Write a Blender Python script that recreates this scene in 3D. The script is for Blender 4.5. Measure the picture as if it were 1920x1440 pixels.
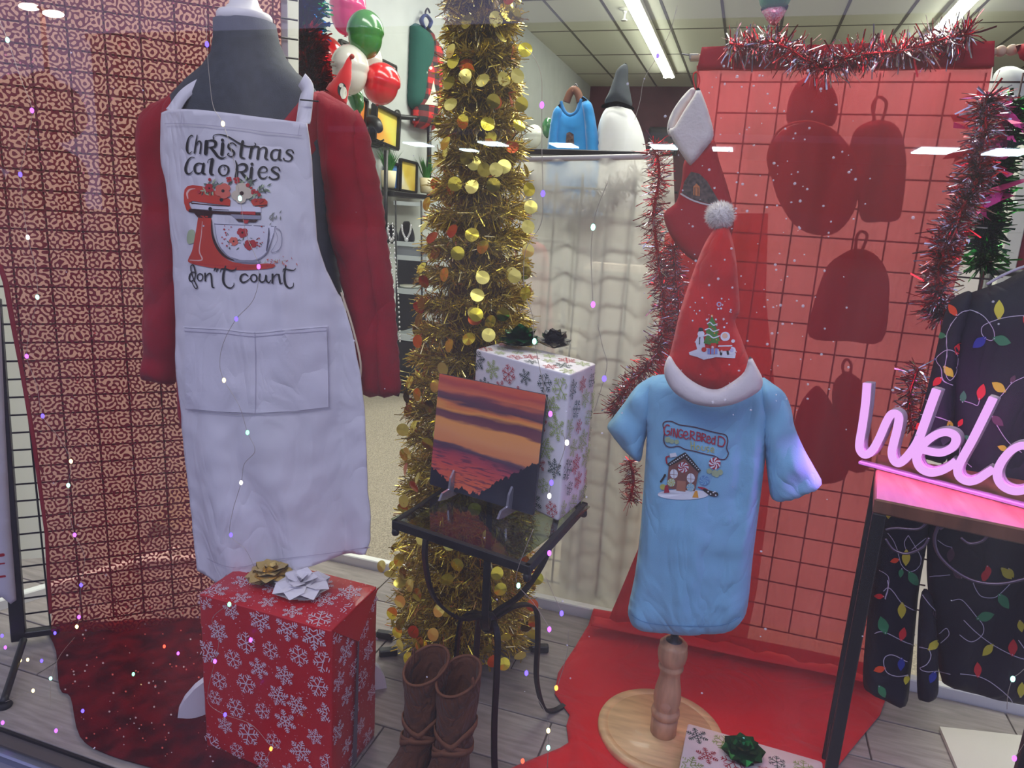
import bpy, math, random
import numpy as np
from mathutils import Vector, Matrix, noise
from mathutils.bvhtree import BVHTree
from mathutils.geometry import delaunay_2d_cdt

for o in list(bpy.data.objects): bpy.data.objects.remove(o)
random.seed(7)
SC = bpy.context.scene
COL = SC.collection
R_ = math.radians

# ---------------------------------------------------------------- camera
FOC = 1330.0
UPC = np.array([.0586, 1, 314/FOC]); UPC /= np.linalg.norm(UPC)
DEP = np.array([445, 288, -FOC]); DEP /= np.linalg.norm(DEP)
YC = DEP - UPC*DEP.dot(UPC); YC /= np.linalg.norm(YC)
XC = np.cross(YC, UPC)
ROT = np.array([XC, YC, UPC])
EYE = np.array([0, 0, 1.2])
cam_d = bpy.data.cameras.new('camera'); cam = bpy.data.objects.new('camera', cam_d); COL.objects.link(cam)
cam_d.sensor_fit = 'HORIZONTAL'; cam_d.sensor_width = 36; cam_d.lens = FOC/1920*36
cam_d.clip_start = .05; cam_d.clip_end = 300
M4 = Matrix([list(ROT[i])+[EYE[i]] for i in range(3)]+[[0, 0, 0, 1]])
cam.matrix_world = M4
SC.camera = cam

# ---------------------------------------------------------------- world, lights, exposure
SC.view_settings.view_transform = 'Standard'; SC.view_settings.look = 'None'
SC.view_settings.gamma = 1; SC.view_settings.use_curve_mapping = False
SC.view_settings.exposure = 0.0
SC.cycles.use_denoising = True
SC.cycles.transparent_max_bounces = 16
SC.cycles.max_bounces = 6
SC.cycles.diffuse_bounces = 3
SC.cycles.glossy_bounces = 3
SC.cycles.transmission_bounces = 4
SC.cycles.caustics_reflective = False
SC.cycles.caustics_refractive = False
SC.cycles.use_adaptive_sampling = True
SC.cycles.adaptive_threshold = .02
W = bpy.data.worlds.new('dusk_sky'); SC.world = W; W.use_nodes = True
wn = W.node_tree; wn.nodes['Background'].inputs[0].default_value = (.50, .48, .86, 1)
wn.nodes['Background'].inputs[1].default_value = 1.35

def area(name, loc, rot, sx, sy, power, col):
    l = bpy.data.lights.new(name, 'AREA'); l.shape = 'RECTANGLE'; l.size = sx; l.size_y = sy
    l.energy = power; l.color = col
    o = bpy.data.objects.new(name, l); COL.objects.link(o); o.location = loc; o.rotation_euler = rot
    return o
# soft light of the store's ceiling lamps over the display and down the room, and added fill lights
area('ceiling_and_fill_light', (-.6, 2.6, 3.2), (R_(-18), 0, 0), 2.6, .5, 62, (1, .97, .88))
area('ceiling_and_fill_light', (1.2, 4.6, 3.3), (0, 0, 0), .4, 2.4, 70, (1, .98, .88))
area('ceiling_and_fill_light', (-1.5, 5.2, 3.3), (0, 0, 0), .4, 2.4, 70, (1, .98, .88))
area('ceiling_and_fill_light', (-.2, 3.9, 3.25), (R_(-40), 0, 0), 2.8, .5, 52, (1, .97, .88))  # added light from behind to brighten the white cloth
area('front_fill_light', (-.3, -.6, 3.1), (R_(32), 0, 0), 3.2, .5, 36, (1, .96, .97))  # added light on the display front, apart from the lit canopy

# ---------------------------------------------------------------- pixel geometry
def ray(px, py):
    d = ROT @ np.array([px-960, 720-py, -FOC]); return d/np.linalg.norm(d)
def atZ(px, py, Z): d = ray(px, py); return Vector(EYE+d*(Z-EYE[2])/d[2])
def atY(px, py, Y): d = ray(px, py); return Vector(EYE+d*(Y-EYE[1])/d[1])
def atX(px, py, X): d = ray(px, py); return Vector(EYE+d*(X-EYE[0])/d[0])
def axial(P): return float(-(ROT.T @ (np.array(P)-EYE))[2])
def mpp(P): return axial(P)/FOC

class Plane:
    """a plane in the room: origin, horizontal axis u, second axis v, normal n towards the street"""
    def __init__(s, o, yaw=0, tilt=0):
        s.o = Vector(o)
        s.u = Vector((math.cos(yaw), math.sin(yaw), 0))
        back = Vector((-s.u.y, s.u.x, 0))
        s.v = Vector((0, 0, 1))*math.cos(tilt) + back*math.sin(tilt)
        s.n = s.u.cross(s.v)
        if s.n.y > 0: s.n = -s.n
    @staticmethod
    def floor(z):
        p = Plane((0, 0, z)); p.u = Vector((1, 0, 0)); p.v = Vector((0, 1, 0)); p.n = Vector((0, 0, 1)); return p
    @staticmethod
    def axes(o, u, v):
        p = Plane(o); p.u = Vector(u).normalized(); p.v = Vector(v).normalized(); p.n = p.u.cross(p.v); return p
    def hit(s, px, py):
        d = Vector(ray(px, py)); e = Vector(EYE)
        return e + d*((s.o-e).dot(s.n)/d.dot(s.n))
    def uv(s, px, py):
        h = s.hit(px, py)-s.o; return (h.dot(s.u), h.dot(s.v))
    def p3(s, u, v, w=0): return s.o+s.u*u+s.v*v+s.n*w

# ---------------------------------------------------------------- materials
MATS = {}
def srgb(r, g, b):
    f = lambda c: (c/255/12.92) if c/255 <= .04045 else ((c/255+.055)/1.055)**2.4
    return (f(r), f(g), f(b), 1)
def mat(name, rgb, rough=.7, metal=0, bump=0, bscale=200, var=0, vscale=6, emit=0, sheen=0, coat=0, trans=0, spec=.4, stretch=None, rgb2=None, wr=0, ws=9):
    if name in MATS: return MATS[name]
    m = bpy.data.materials.new(name); m.use_nodes = True; nt = m.node_tree; N = nt.nodes; L = nt.links
    b = N['Principled BSDF']; c = srgb(*rgb)
    b.inputs['Base Color'].default_value = c; b.inputs['Roughness'].default_value = rough
    b.inputs['Metallic'].default_value = metal; b.inputs['Specular IOR Level'].default_value = spec
    if sheen: b.inputs['Sheen Weight'].default_value = sheen; b.inputs['Sheen Roughness'].default_value = .5
    if coat: b.inputs['Coat Weight'].default_value = coat; b.inputs['Coat Roughness'].default_value = .1
    if emit: b.inputs['Emission Color'].default_value = c; b.inputs['Emission Strength'].default_value = emit
    if trans: b.inputs['Transmission Weight'].default_value = trans
    if bump or var or rgb2 or wr:
        tc = N.new('ShaderNodeTexCoord'); mp = N.new('ShaderNodeMapping'); L.new(tc.outputs['Object'], mp.inputs[0])
        if stretch: mp.inputs['Scale'].default_value = stretch
    if bump:
        n = N.new('ShaderNodeTexNoise'); n.inputs['Scale'].default_value = bscale; n.inputs['Detail'].default_value = 3
        L.new(mp.outputs[0], n.inputs['Vector'])
        bp = N.new('ShaderNodeBump'); bp.inputs['Strength'].default_value = bump; bp.inputs['Distance'].default_value = .002
        L.new(n.outputs['Fac'], bp.inputs['Height']); L.new(bp.outputs[0], b.inputs['Normal'])
    if wr:      # soft creases
        m2 = N.new('ShaderNodeMapping'); m2.inputs['Rotation'].default_value = (0, .5, .2); m2.inputs['Scale'].default_value = (1, 1, .55); L.new(tc.outputs['Object'], m2.inputs[0])
        n = N.new('ShaderNodeTexNoise'); n.inputs['Scale'].default_value = ws; n.inputs['Detail'].default_value = 2.5; n.inputs['Distortion'].default_value = 1.2; L.new(m2.outputs[0], n.inputs['Vector'])
        s1 = N.new('ShaderNodeMath'); s1.operation = 'SUBTRACT'; s1.inputs[1].default_value = .5; L.new(n.outputs['Fac'], s1.inputs[0]); a1 = N.new('ShaderNodeMath'); a1.operation = 'ABSOLUTE'; L.new(s1.outputs[0], a1.inputs[0])
        b2 = N.new('ShaderNodeBump'); b2.inputs['Strength'].default_value = min(1, wr); b2.inputs['Distance'].default_value = .06; L.new(a1.outputs[0], b2.inputs['Height'])
        if bump: L.new(b2.outputs[0], bp.inputs['Normal'])
        else: L.new(b2.outputs[0], b.inputs['Normal'])
    if var or rgb2:
        n = N.new('ShaderNodeTexNoise'); n.inputs['Scale'].default_value = vscale; n.inputs['Detail'].default_value = 5
        L.new(mp.outputs[0], n.inputs['Vector'])
        r = N.new('ShaderNodeValToRGB'); r.color_ramp.elements[0].position = .35; r.color_ramp.elements[1].position = .65
        c2 = srgb(*rgb2) if rgb2 else tuple(min(1, x*(1+var)) for x in c[:3])+(1,)
        c1 = c if rgb2 else tuple(x*(1-var) for x in c[:3])+(1,)
        r.color_ramp.elements[0].color = c1; r.color_ramp.elements[1].color = c2
        L.new(n.outputs['Fac'], r.inputs[0]); L.new(r.outputs[0], b.inputs['Base Color'])
    MATS[name] = m; return m

def emis(name, rgb, s):
    if name in MATS: return MATS[name]
    m = bpy.data.materials.new(name); m.use_nodes = True; nt = m.node_tree; nt.nodes.clear()
    e = nt.nodes.new('ShaderNodeEmission'); o = nt.nodes.new('ShaderNodeOutputMaterial')
    e.inputs[0].default_value = srgb(*rgb); e.inputs[1].default_value = s; nt.links.new(e.outputs[0], o.inputs[0])
    MATS[name] = m; return m

def sheer(name, rgb, tint, clear, trl=.5, weave=0, bump=.0):
    """thin cloth: part of the light goes straight through, the rest is scattered on both sides"""
    m = bpy.data.materials.new(name); m.use_nodes = True; nt = m.node_tree; N = nt.nodes; L = nt.links; N.clear()
    o = N.new('ShaderNodeOutputMaterial'); mx = N.new('ShaderNodeMixShader'); m2 = N.new('ShaderNodeMixShader')
    tr = N.new('ShaderNodeBsdfTransparent'); tr.inputs[0].default_value = srgb(*tint)
    d = N.new('ShaderNodeBsdfDiffuse'); d.inputs[0].default_value = srgb(*rgb)
    t = N.new('ShaderNodeBsdfTranslucent'); t.inputs[0].default_value = srgb(*rgb)
    m2.inputs[0].default_value = trl; L.new(d.outputs[0], m2.inputs[1]); L.new(t.outputs[0], m2.inputs[2])
    mx.inputs[0].default_value = clear; L.new(m2.outputs[0], mx.inputs[1]); L.new(tr.outputs[0], mx.inputs[2])
    L.new(mx.outputs[0], o.inputs[0]); MATS[name] = m; return m

def sequin_mat():
    """dark red tulle carrying a closed worm pattern of sequin thread; light shows through the gaps"""
    m = bpy.data.materials.new('sequin_tulle'); m.use_nodes = True; nt = m.node_tree; N = nt.nodes; L = nt.links; N.clear()
    o = N.new('ShaderNodeOutputMaterial'); tc = N.new('ShaderNodeTexCoord')
    # waves of one length crossing in many directions leave worm-like bands of even width
    nd_ = N.new('ShaderNodeTexNoise'); nd_.inputs['Scale'].default_value = 30; nd_.inputs['Detail'].default_value = 1; L.new(tc.outputs['Object'], nd_.inputs['Vector'])
    ofs = N.new('ShaderNodeVectorMath'); ofs.operation = 'MULTIPLY_ADD'; ofs.inputs[1].default_value = (.02, .02, .02); L.new(nd_.outputs['Color'], ofs.inputs[0]); L.new(tc.outputs['Object'], ofs.inputs[2])
    acc = None; rw = random.Random(5); K = 2*math.pi/.0108
    for i in range(7):
        a_ = i*math.pi/7+rw.uniform(-.12, .12); kk = K*rw.uniform(.93, 1.07)
        dt = N.new('ShaderNodeVectorMath'); dt.operation = 'DOT_PRODUCT'; dt.inputs[1].default_value = (.758*math.cos(a_)*kk, .652*math.cos(a_)*kk, math.sin(a_)*kk); L.new(ofs.outputs[0], dt.inputs[0])
        ph = N.new('ShaderNodeMath'); ph.operation = 'ADD'; ph.inputs[1].default_value = rw.uniform(0, 6.3); L.new(dt.outputs['Value'], ph.inputs[0])
        sn = N.new('ShaderNodeMath'); sn.operation = 'SINE'; L.new(ph.outputs[0], sn.inputs[0])
        if acc is None: acc = sn
        else:
            ad = N.new('ShaderNodeMath'); ad.operation = 'ADD'; L.new(acc.outputs[0], ad.inputs[0]); L.new(sn.outputs[0], ad.inputs[1]); acc = ad
    si = acc
    r = N.new('ShaderNodeMapRange'); r.inputs['From Min'].default_value = -.35; r.inputs['From Max'].default_value = .35
    L.new(si.outputs[0], r.inputs['Value'])
    tr = N.new('ShaderNodeBsdfTransparent'); tr.inputs[0].default_value = srgb(255, 204, 196)
    d = N.new('ShaderNodeBsdfPrincipled'); d.inputs['Base Color'].default_value = srgb(120, 22, 34); d.inputs['Roughness'].default_value = .35
    net = N.new('ShaderNodeBsdfTranslucent'); net.inputs[0].default_value = srgb(190, 60, 60)
    gap = N.new('ShaderNodeMixShader'); gap.inputs[0].default_value = .80; L.new(net.outputs[0], gap.inputs[1]); L.new(tr.outputs[0], gap.inputs[2])
    thr = N.new('ShaderNodeMixShader'); thr.inputs[0].default_value = .10
    tr2 = N.new('ShaderNodeBsdfTransparent'); tr2.inputs[0].default_value = srgb(200, 60, 60)
    L.new(d.outputs[0], thr.inputs[1]); L.new(tr2.outputs[0], thr.inputs[2])
    mx = N.new('ShaderNodeMixShader'); L.new(r.outputs[0], mx.inputs[0]); L.new(thr.outputs[0], mx.inputs[1]); L.new(gap.outputs[0], mx.inputs[2])
    # rare mirror-bright sequins
    v = N.new('ShaderNodeTexVoronoi'); v.inputs['Scale'].default_value = 95; L.new(tc.outputs['Object'], v.inputs['Vector'])
    lt = N.new('ShaderNodeMath'); lt.operation = 'LESS_THAN'; lt.inputs[1].default_value = .22; L.new(v.outputs['Distance'], lt.inputs[0])
    sep = N.new('ShaderNodeSeparateColor'); L.new(v.outputs['Color'], sep.inputs[0])
    gt = N.new('ShaderNodeMath'); gt.operation = 'GREATER_THAN'; gt.inputs[1].default_value = .93; L.new(sep.outputs[0], gt.inputs[0])
    an = N.new('ShaderNodeMath'); an.operation = 'MULTIPLY'; L.new(lt.outputs[0], an.inputs[0]); L.new(gt.outputs[0], an.inputs[1])
    g = N.new('ShaderNodeBsdfGlossy'); g.inputs[0].default_value = srgb(255, 150, 140); g.inputs['Roughness'].default_value = .25
    bp = N.new('ShaderNodeBump'); bp.inputs['Strength'].default_value = 1; L.new(v.outputs['Color'], bp.inputs['Height']); L.new(bp.outputs[0], g.inputs['Normal'])
    m3 = N.new('ShaderNodeMixShader'); L.new(an.outputs[0], m3.inputs[0]); L.new(mx.outputs[0], m3.inputs[1]); L.new(g.outputs[0], m3.inputs[2])
    L.new(m3.outputs[0], o.inputs[0]); MATS['sequin_tulle'] = m; return m

def glass_mat(name, refl=1.0, tint=(250, 252, 252), haze=0):
    m = bpy.data.materials.new(name); m.use_nodes = True; nt = m.node_tree; N = nt.nodes; L = nt.links; N.clear()
    o = N.new('ShaderNodeOutputMaterial'); ge = N.new('ShaderNodeNewGeometry')
    dt = N.new('ShaderNodeVectorMath'); dt.operation = 'DOT_PRODUCT'; L.new(ge.outputs['Incoming'], dt.inputs[0]); L.new(ge.outputs['Normal'], dt.inputs[1])
    ab = N.new('ShaderNodeMath'); ab.operation = 'ABSOLUTE'; L.new(dt.outputs['Value'], ab.inputs[0])
    su = N.new('ShaderNodeMath'); su.operation = 'SUBTRACT'; su.inputs[0].default_value = 1; L.new(ab.outputs[0], su.inputs[1])
    pw = N.new('ShaderNodeMath'); pw.operation = 'POWER'; pw.inputs[1].default_value = 5; L.new(su.outputs[0], pw.inputs[0])
    mu = N.new('ShaderNodeMath'); mu.operation = 'MULTIPLY_ADD'; mu.inputs[1].default_value = .96*refl; mu.inputs[2].default_value = .042*refl; L.new(pw.outputs[0], mu.inputs[0])
    g = N.new('ShaderNodeBsdfGlossy'); g.inputs['Roughness'].default_value = 0.0; g.inputs[0].default_value = (1, 1, 1, 1)
    t = N.new('ShaderNodeBsdfTransparent'); t.inputs[0].default_value = srgb(*tint)
    mx = N.new('ShaderNodeMixShader'); L.new(mu.outputs[0], mx.inputs[0]); L.new(t.outputs[0], mx.inputs[1]); L.new(g.outputs[0], mx.inputs[2])
    if not haze: L.new(mx.outputs[0], o.inputs[0])
    else:       # milky haze put in as a pale film, thicker in vertical streaks
        tc = N.new('ShaderNodeTexCoord'); mp = N.new('ShaderNodeMapping'); mp.inputs['Scale'].default_value = (2.2, 1, .6); L.new(tc.outputs['Object'], mp.inputs[0])
        n = N.new('ShaderNodeTexNoise'); n.inputs['Scale'].default_value = 2.2; n.inputs['Detail'].default_value = 6; n.inputs['Distortion'].default_value = .6; L.new(mp.outputs[0], n.inputs['Vector'])
        mr = N.new('ShaderNodeMapRange'); mr.inputs['From Min'].default_value = .3; mr.inputs['From Max'].default_value = .75; mr.inputs['To Max'].default_value = haze; mr.inputs['To Min'].default_value = haze*.2; L.new(n.outputs['Fac'], mr.inputs['Value'])
        df = N.new('ShaderNodeBsdfDiffuse'); df.inputs[0].default_value = (.8, .8, .8, 1); tl = N.new('ShaderNodeBsdfTranslucent'); tl.inputs[0].default_value = (.8, .8, .8, 1)
        dm = N.new('ShaderNodeMixShader'); L.new(df.outputs[0], dm.inputs[1]); L.new(tl.outputs[0], dm.inputs[2])
        m2 = N.new('ShaderNodeMixShader'); L.new(mr.outputs[0], m2.inputs[0]); L.new(mx.outputs[0], m2.inputs[1]); L.new(dm.outputs[0], m2.inputs[2]); L.new(m2.outputs[0], o.inputs[0])
    MATS[name] = m; return m

# ---------------------------------------------------------------- object helpers
def origin_of(p):
    o = Vector((0, 0, 0))
    while p is not None: o = o+p.location; p = p.parent
    return o
GEO = {}
def mesh(name, V, F, m, parent=None, smooth=True, mats=None, midx=None, autosm=None):
    org = origin_of(parent)
    me = bpy.data.meshes.new(name)
    me.from_pydata([tuple(Vector(v)-org) for v in V], [], F)
    if mats:
        for x in mats: me.materials.append(x)
        me.polygons.foreach_set('material_index', midx)
    else: me.materials.append(m)
    if smooth: me.polygons.foreach_set('use_smooth', [True]*len(F))
    me.update()
    o = bpy.data.objects.new(name, me); COL.objects.link(o)
    if parent is not None: o.parent = parent
    GEO[o.name] = (V, F)
    return o
def thing(name, label, cat, loc, group=None):
    o = bpy.data.objects.new(name, None); COL.objects.link(o); o.location = loc; o.empty_display_size = .05
    o['label'] = label; o['category'] = cat
    if group: o['group'] = group
    return o
def tag(o, label, cat, group=None, kind=None):
    if label: o['label'] = label
    if cat: o['category'] = cat
    if group: o['group'] = group
    if kind: o['kind'] = kind
    return o
def struct(o): o['kind'] = 'structure'; return o
def stuff(o): o['kind'] = 'stuff'; return o
def copy_tree(o, parent=None):
    c = o.copy(); COL.objects.link(c)
    if parent is not None: c.parent = parent
    for ch in list(o.children): copy_tree(ch, c)
    return c

def box_vf(c, s, u=Vector((1, 0, 0)), v=Vector((0, 1, 0)), w=Vector((0, 0, 1)), bev=0):
    """box with chamfered edges when bev > 0"""
    c = Vector(c); V = []; F = []
    if bev <= 0:
        for k in (-1, 1):
            for j in (-1, 1):
                for i in (-1, 1): V.append(c+u*(i*s[0]/2)+v*(j*s[1]/2)+w*(k*s[2]/2))
        F = [(0, 2, 3, 1), (4, 5, 7, 6), (0, 1, 5, 4), (2, 6, 7, 3), (0, 4, 6, 2), (1, 3, 7, 5)]
        return V, F
    h = [x/2 for x in s]; idx = {}
    for k in (-1, 1):
        for j in (-1, 1):
            for i in (-1, 1):
                for ax in range(3):
                    q = [i*h[0], j*h[1], k*h[2]]
                    for a in range(3):
                        if a != ax: q[a] -= (i, j, k)[a]*bev
                    idx[(i, j, k, ax)] = len(V); V.append(c+u*q[0]+v*q[1]+w*q[2])
    S = (-1, 1)
    for ax in range(3):
        a, b = [x for x in range(3) if x != ax]
        for s_ in S:
            def g(x, y, ax2=ax):
                t = [0, 0, 0]; t[ax] = s_; t[a] = x; t[b] = y; return idx[(t[0], t[1], t[2], ax2)]
            F.append((g(-1, -1), g(1, -1), g(1, 1), g(-1, 1)))
    for ax in range(3):   # edges along ax
        a, b = [x for x in range(3) if x != ax]
        for x in S:
            for y in S:
                def g(t_, f):
                    t = [0, 0, 0]; t[ax] = t_; t[a] = x; t[b] = y; return idx[(t[0], t[1], t[2], f)]
                F.append((g(-1, a), g(1, a), g(1, b), g(-1, b)))
    for k in S:
        for j in S:
            for i in S: F.append(tuple(idx[(i, j, k, q)] for q in range(3)))
    return V, F
def box(name, c, s, m, parent=None, u=Vector((1, 0, 0)), v=Vector((0, 1, 0)), w=Vector((0, 0, 1)), bev=0):
    V, F = box_vf(c, s, u, v, w, bev); return mesh(name, V, F, m, parent, smooth=False)
def join(parts):
    V = []; F = []
    for v, f in parts:
        n = len(V); V += list(v); F += [tuple(i+n for i in q) for q in f]
    return V, F
def cat_rom(P, n=6, closed=False):
    P = [Vector(p) for p in P]; out = []; N = len(P)
    rng = range(N if closed else N-1)
    for i in rng:
        if closed: a, b, c, d = P[(i-1) % N], P[i], P[(i+1) % N], P[(i+2) % N]
        else: a, b, c, d = P[max(i-1, 0)], P[i], P[i+1], P[min(i+2, N-1)]
        for k in range(n):
            t = k/n; out.append(.5*((2*b)+(c-a)*t+(2*a-5*b+4*c-d)*t*t+(3*b-3*c+d-a)*t**3))
    if not closed: out.append(P[-1])
    return out
def tube_vf(P, r, k=8, closed=False, flat=None):
    P = [Vector(p) for p in P]; n = len(P); V = []; F = []
    rs = r if isinstance(r, (list, tuple)) else [r]*n
    prev = None
    for i in range(n):
        t = (P[(i+1) % n]-P[i-1]) if closed else (P[min(i+1, n-1)]-P[max(i-1, 0)])
        t = t.normalized() if t.length > 1e-9 else Vector((0, 0, 1))
        if prev is None:
            a = Vector((0, 0, 1)) if abs(t.z) < .9 else Vector((1, 0, 0))
            x = t.cross(a).normalized()
        else: x = (prev-t*prev.dot(t)).normalized()
        prev = x; y = t.cross(x)
        fx, fy = flat if flat else (1, 1)
        for j in range(k):
            an = 2*math.pi*j/k; V.append(P[i]+(x*math.cos(an)*fx+y*math.sin(an)*fy)*rs[i])
    m = n if closed else n-1
    for i in range(m):
        for j in range(k):
            a = i*k+j; b = i*k+(j+1) % k; c = ((i+1) % n)*k+(j+1) % k; d = ((i+1) % n)*k+j; F.append((a, b, c, d))
    if not closed: F.append(tuple(range(k))[::-1]); F.append(tuple(range((n-1)*k, n*k)))
    return V, F
def tube(name, P, r, m, parent=None, k=8, closed=False, flat=None):
    V, F = tube_vf(P, r, k, closed, flat); return mesh(name, V, F, m, parent)
def lathe(name, c, prof, m, parent=None, k=32, axis=None):
    """prof: (radius, height) from the bottom up, about the vertical through c"""
    V = []; F = []; c = Vector(c); ax = Vector(axis).normalized() if axis is not None else Vector((0, 0, 1))
    a = Vector((1, 0, 0)) if abs(ax.x) < .9 else Vector((0, 1, 0)); x = ax.cross(a).normalized(); y = ax.cross(x)
    for r, h in prof:
        for j in range(k):
            an = 2*math.pi*j/k; V.append(c+ax*h+(x*math.cos(an)+y*math.sin(an))*r)
    for i in range(len(prof)-1):
        for j in range(k): F.append((i*k+j, i*k+(j+1) % k, (i+1)*k+(j+1) % k, (i+1)*k+j))
    F.append(tuple(range(k))[::-1]); F.append(tuple(range((len(prof)-1)*k, len(prof)*k)))
    return mesh(name, V, F, m, parent)
def loft(name, rings, m, parent=None, k=28, power=2.0, cap=True, fold=None):
    """rings: (centre, half width vector, half depth vector)"""
    V = []; F = []
    for i, (c, a, b) in enumerate(rings):
        c, a, b = Vector(c), Vector(a), Vector(b)
        for j in range(k):
            an = 2*math.pi*j/k; ca, sa = math.cos(an), math.sin(an)
            e = 2/power
            p = c+a*(math.copysign(abs(ca)**e, ca))+b*(math.copysign(abs(sa)**e, sa))
            if fold: p = p+(p-c).normalized()*fold(i, an, p)
            V.append(p)
    n = len(rings)
    for i in range(n-1):
        for j in range(k): F.append((i*k+j, i*k+(j+1) % k, (i+1)*k+(j+1) % k, (i+1)*k+j))
    if cap: F.append(tuple(range(k))[::-1]); F.append(tuple(range((n-1)*k, n*k)))
    return mesh(name, V, F, m, parent)
def uvsphere(c, rx, ry, rz, k=24, n=14, shape=None, u=Vector((1,0,0)), v=Vector((0,1,0)), w=Vector((0,0,1))):
    V = []; F = []; c = Vector(c)
    for i in range(n+1):
        th = math.pi*i/n
        for j in range(k):
            ph = 2*math.pi*j/k; q = [math.sin(th)*math.cos(ph), math.sin(th)*math.sin(ph), math.cos(th)]
            s = shape(q) if shape else 1
            V.append(c+u*(q[0]*rx*s)+v*(q[1]*ry*s)+w*(q[2]*rz*s))
    for i in range(n):
        for j in range(k): F.append((i*k+j, (i+1)*k+j, (i+1)*k+(j+1) % k, i*k+(j+1) % k))
    return V, F

def outline_uv(px, pl, smooth=True, sub=4):
    P = [Vector((*pl.uv(*p), 0)) for p in px]
    if smooth: P = cat_rom(P, sub, closed=True)
    return [(p.x, p.y) for p in P]
def resample(P, step):
    out = []; n = len(P)
    for i in range(n):
        a = np.array(P[i]); b = np.array(P[(i+1) % n]); L = np.linalg.norm(b-a); k = max(1, int(round(L/step)))
        for j in range(k): out.append(tuple(a+(b-a)*j/k))
    return out
def inside(P, X, Y):
    r = np.zeros(len(X), bool); n = len(P); j = n-1
    for i in range(n):
        xi, yi = P[i]; xj, yj = P[j]
        if yi != yj:
            c = ((yi > Y) != (yj > Y)) & (X < (xj-xi)*(Y-yi)/(yj-yi)+xi); r ^= c
        j = i
    return r
def edge_dist(P, X, Y):
    d = np.full(len(X), 1e9); n = len(P)
    for i in range(n):
        ax, ay = P[i]; bx, by = P[(i+1) % n]; dx, dy = bx-ax, by-ay; L = dx*dx+dy*dy+1e-18
        t = np.clip(((X-ax)*dx+(Y-ay)*dy)/L, 0, 1); d = np.minimum(d, np.hypot(X-ax-t*dx, Y-ay-t*dy))
    return d
def fill(P, step):
    """triangulate an outline with inner points; returns 2-D points, triangles, edge distance"""
    P = resample(P, step); A = np.array(P)
    # drop coincident neighbours
    keep = [i for i in range(len(A)) if np.linalg.norm(A[i]-A[i-1]) > step*.15]; A = A[keep]; P = [tuple(a) for a in A]
    x0, y0 = A.min(0); x1, y1 = A.max(0)
    xs = np.arange(x0, x1, step); ys = np.arange(y0, y1, step*.87)
    X, Y = np.meshgrid(xs, ys); X = X+((np.arange(len(ys)) % 2)*step/2)[:, None]; X = X.ravel(); Y = Y.ravel()
    ins = inside(P, X, Y); X, Y = X[ins], Y[ins]
    d = edge_dist(P, X, Y); k = d > step*.45; X, Y = X[k], Y[k]
    pts = [Vector(p) for p in P]+[Vector((a, b)) for a, b in zip(X, Y)]
    n = len(P); vo, _, fo, *_r = delaunay_2d_cdt(pts, [(i, (i+1) % n) for i in range(n)], [], 1, 1e-7)
    V2 = np.array([tuple(v) for v in vo]); D = edge_dist(P, V2[:, 0], V2[:, 1])
    T = []
    for f in fo:
        a, b, c = V2[f[0]], V2[f[1]], V2[f[2]]
        T.append(tuple(f) if (b[0]-a[0])*(c[1]-a[1])-(b[1]-a[1])*(c[0]-a[0]) > 0 else tuple(f)[::-1])
    return V2, T, D
def nz(x, y, z=0.0, s=1.0): return noise.noise(Vector((x*s, y*s, z*s)))
def puff(name, px, pl, thick, m, parent=None, R=.05, step=.012, back=None, fold=None, smooth=True, off=0, sub=4, bend=None):
    """a stuffed or worn shape: the outline in its own plane, swelling to both sides"""
    P = outline_uv(px, pl, smooth, sub); V2, T, D = fill(P, step)
    back = thick if back is None else back
    V = []; n = len(V2); edge = D < 1e-6; bi = {}
    f_of = lambda d: math.sqrt(max(0, 1-(1-min(d/R, 1))**2))
    for i, (u, v) in enumerate(V2):
        q = f_of(D[i]); w = thick*q+(fold(u, v)*q if fold else 0)+off+(bend(u, v) if bend else 0); V.append(pl.p3(u, v, w))
    F = list(T)
    for i, (u, v) in enumerate(V2):
        if edge[i]: bi[i] = i
        else:
            q = f_of(D[i]); bi[i] = len(V); V.append(pl.p3(u, v, -back*q+off+(bend(u, v) if bend else 0)))
    F += [(bi[a], bi[c], bi[b]) for a, b, c in T]
    return mesh(name, V, F, m, parent)
def sheet(name, px, pl, m, parent=None, h=None, step=.012, thick=.002, smooth=False, sub=4, single=False):
    """cloth of even thickness; h(u, v, d) lifts it out of its plane"""
    P = outline_uv(px, pl, smooth, sub); V2, T, D = fill(P, step)
    V = [pl.p3(u, v, h(u, v, D[i]) if h else 0) for i, (u, v) in enumerate(V2)]
    F = list(T)
    if not single:
        n = len(V); V += [p-pl.n*thick for p in V]; F += [(a+n, c+n, b+n) for a, b, c in T]
        from collections import Counter
        c = Counter()
        for t in T:
            for a, b in ((t[0], t[1]), (t[1], t[2]), (t[2], t[0])): c[(a, b)] += 1
        for (a, b) in c:
            if (b, a) not in c: F.append((b, a, a+n, b+n))
    return mesh(name, V, F, m, parent)

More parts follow.
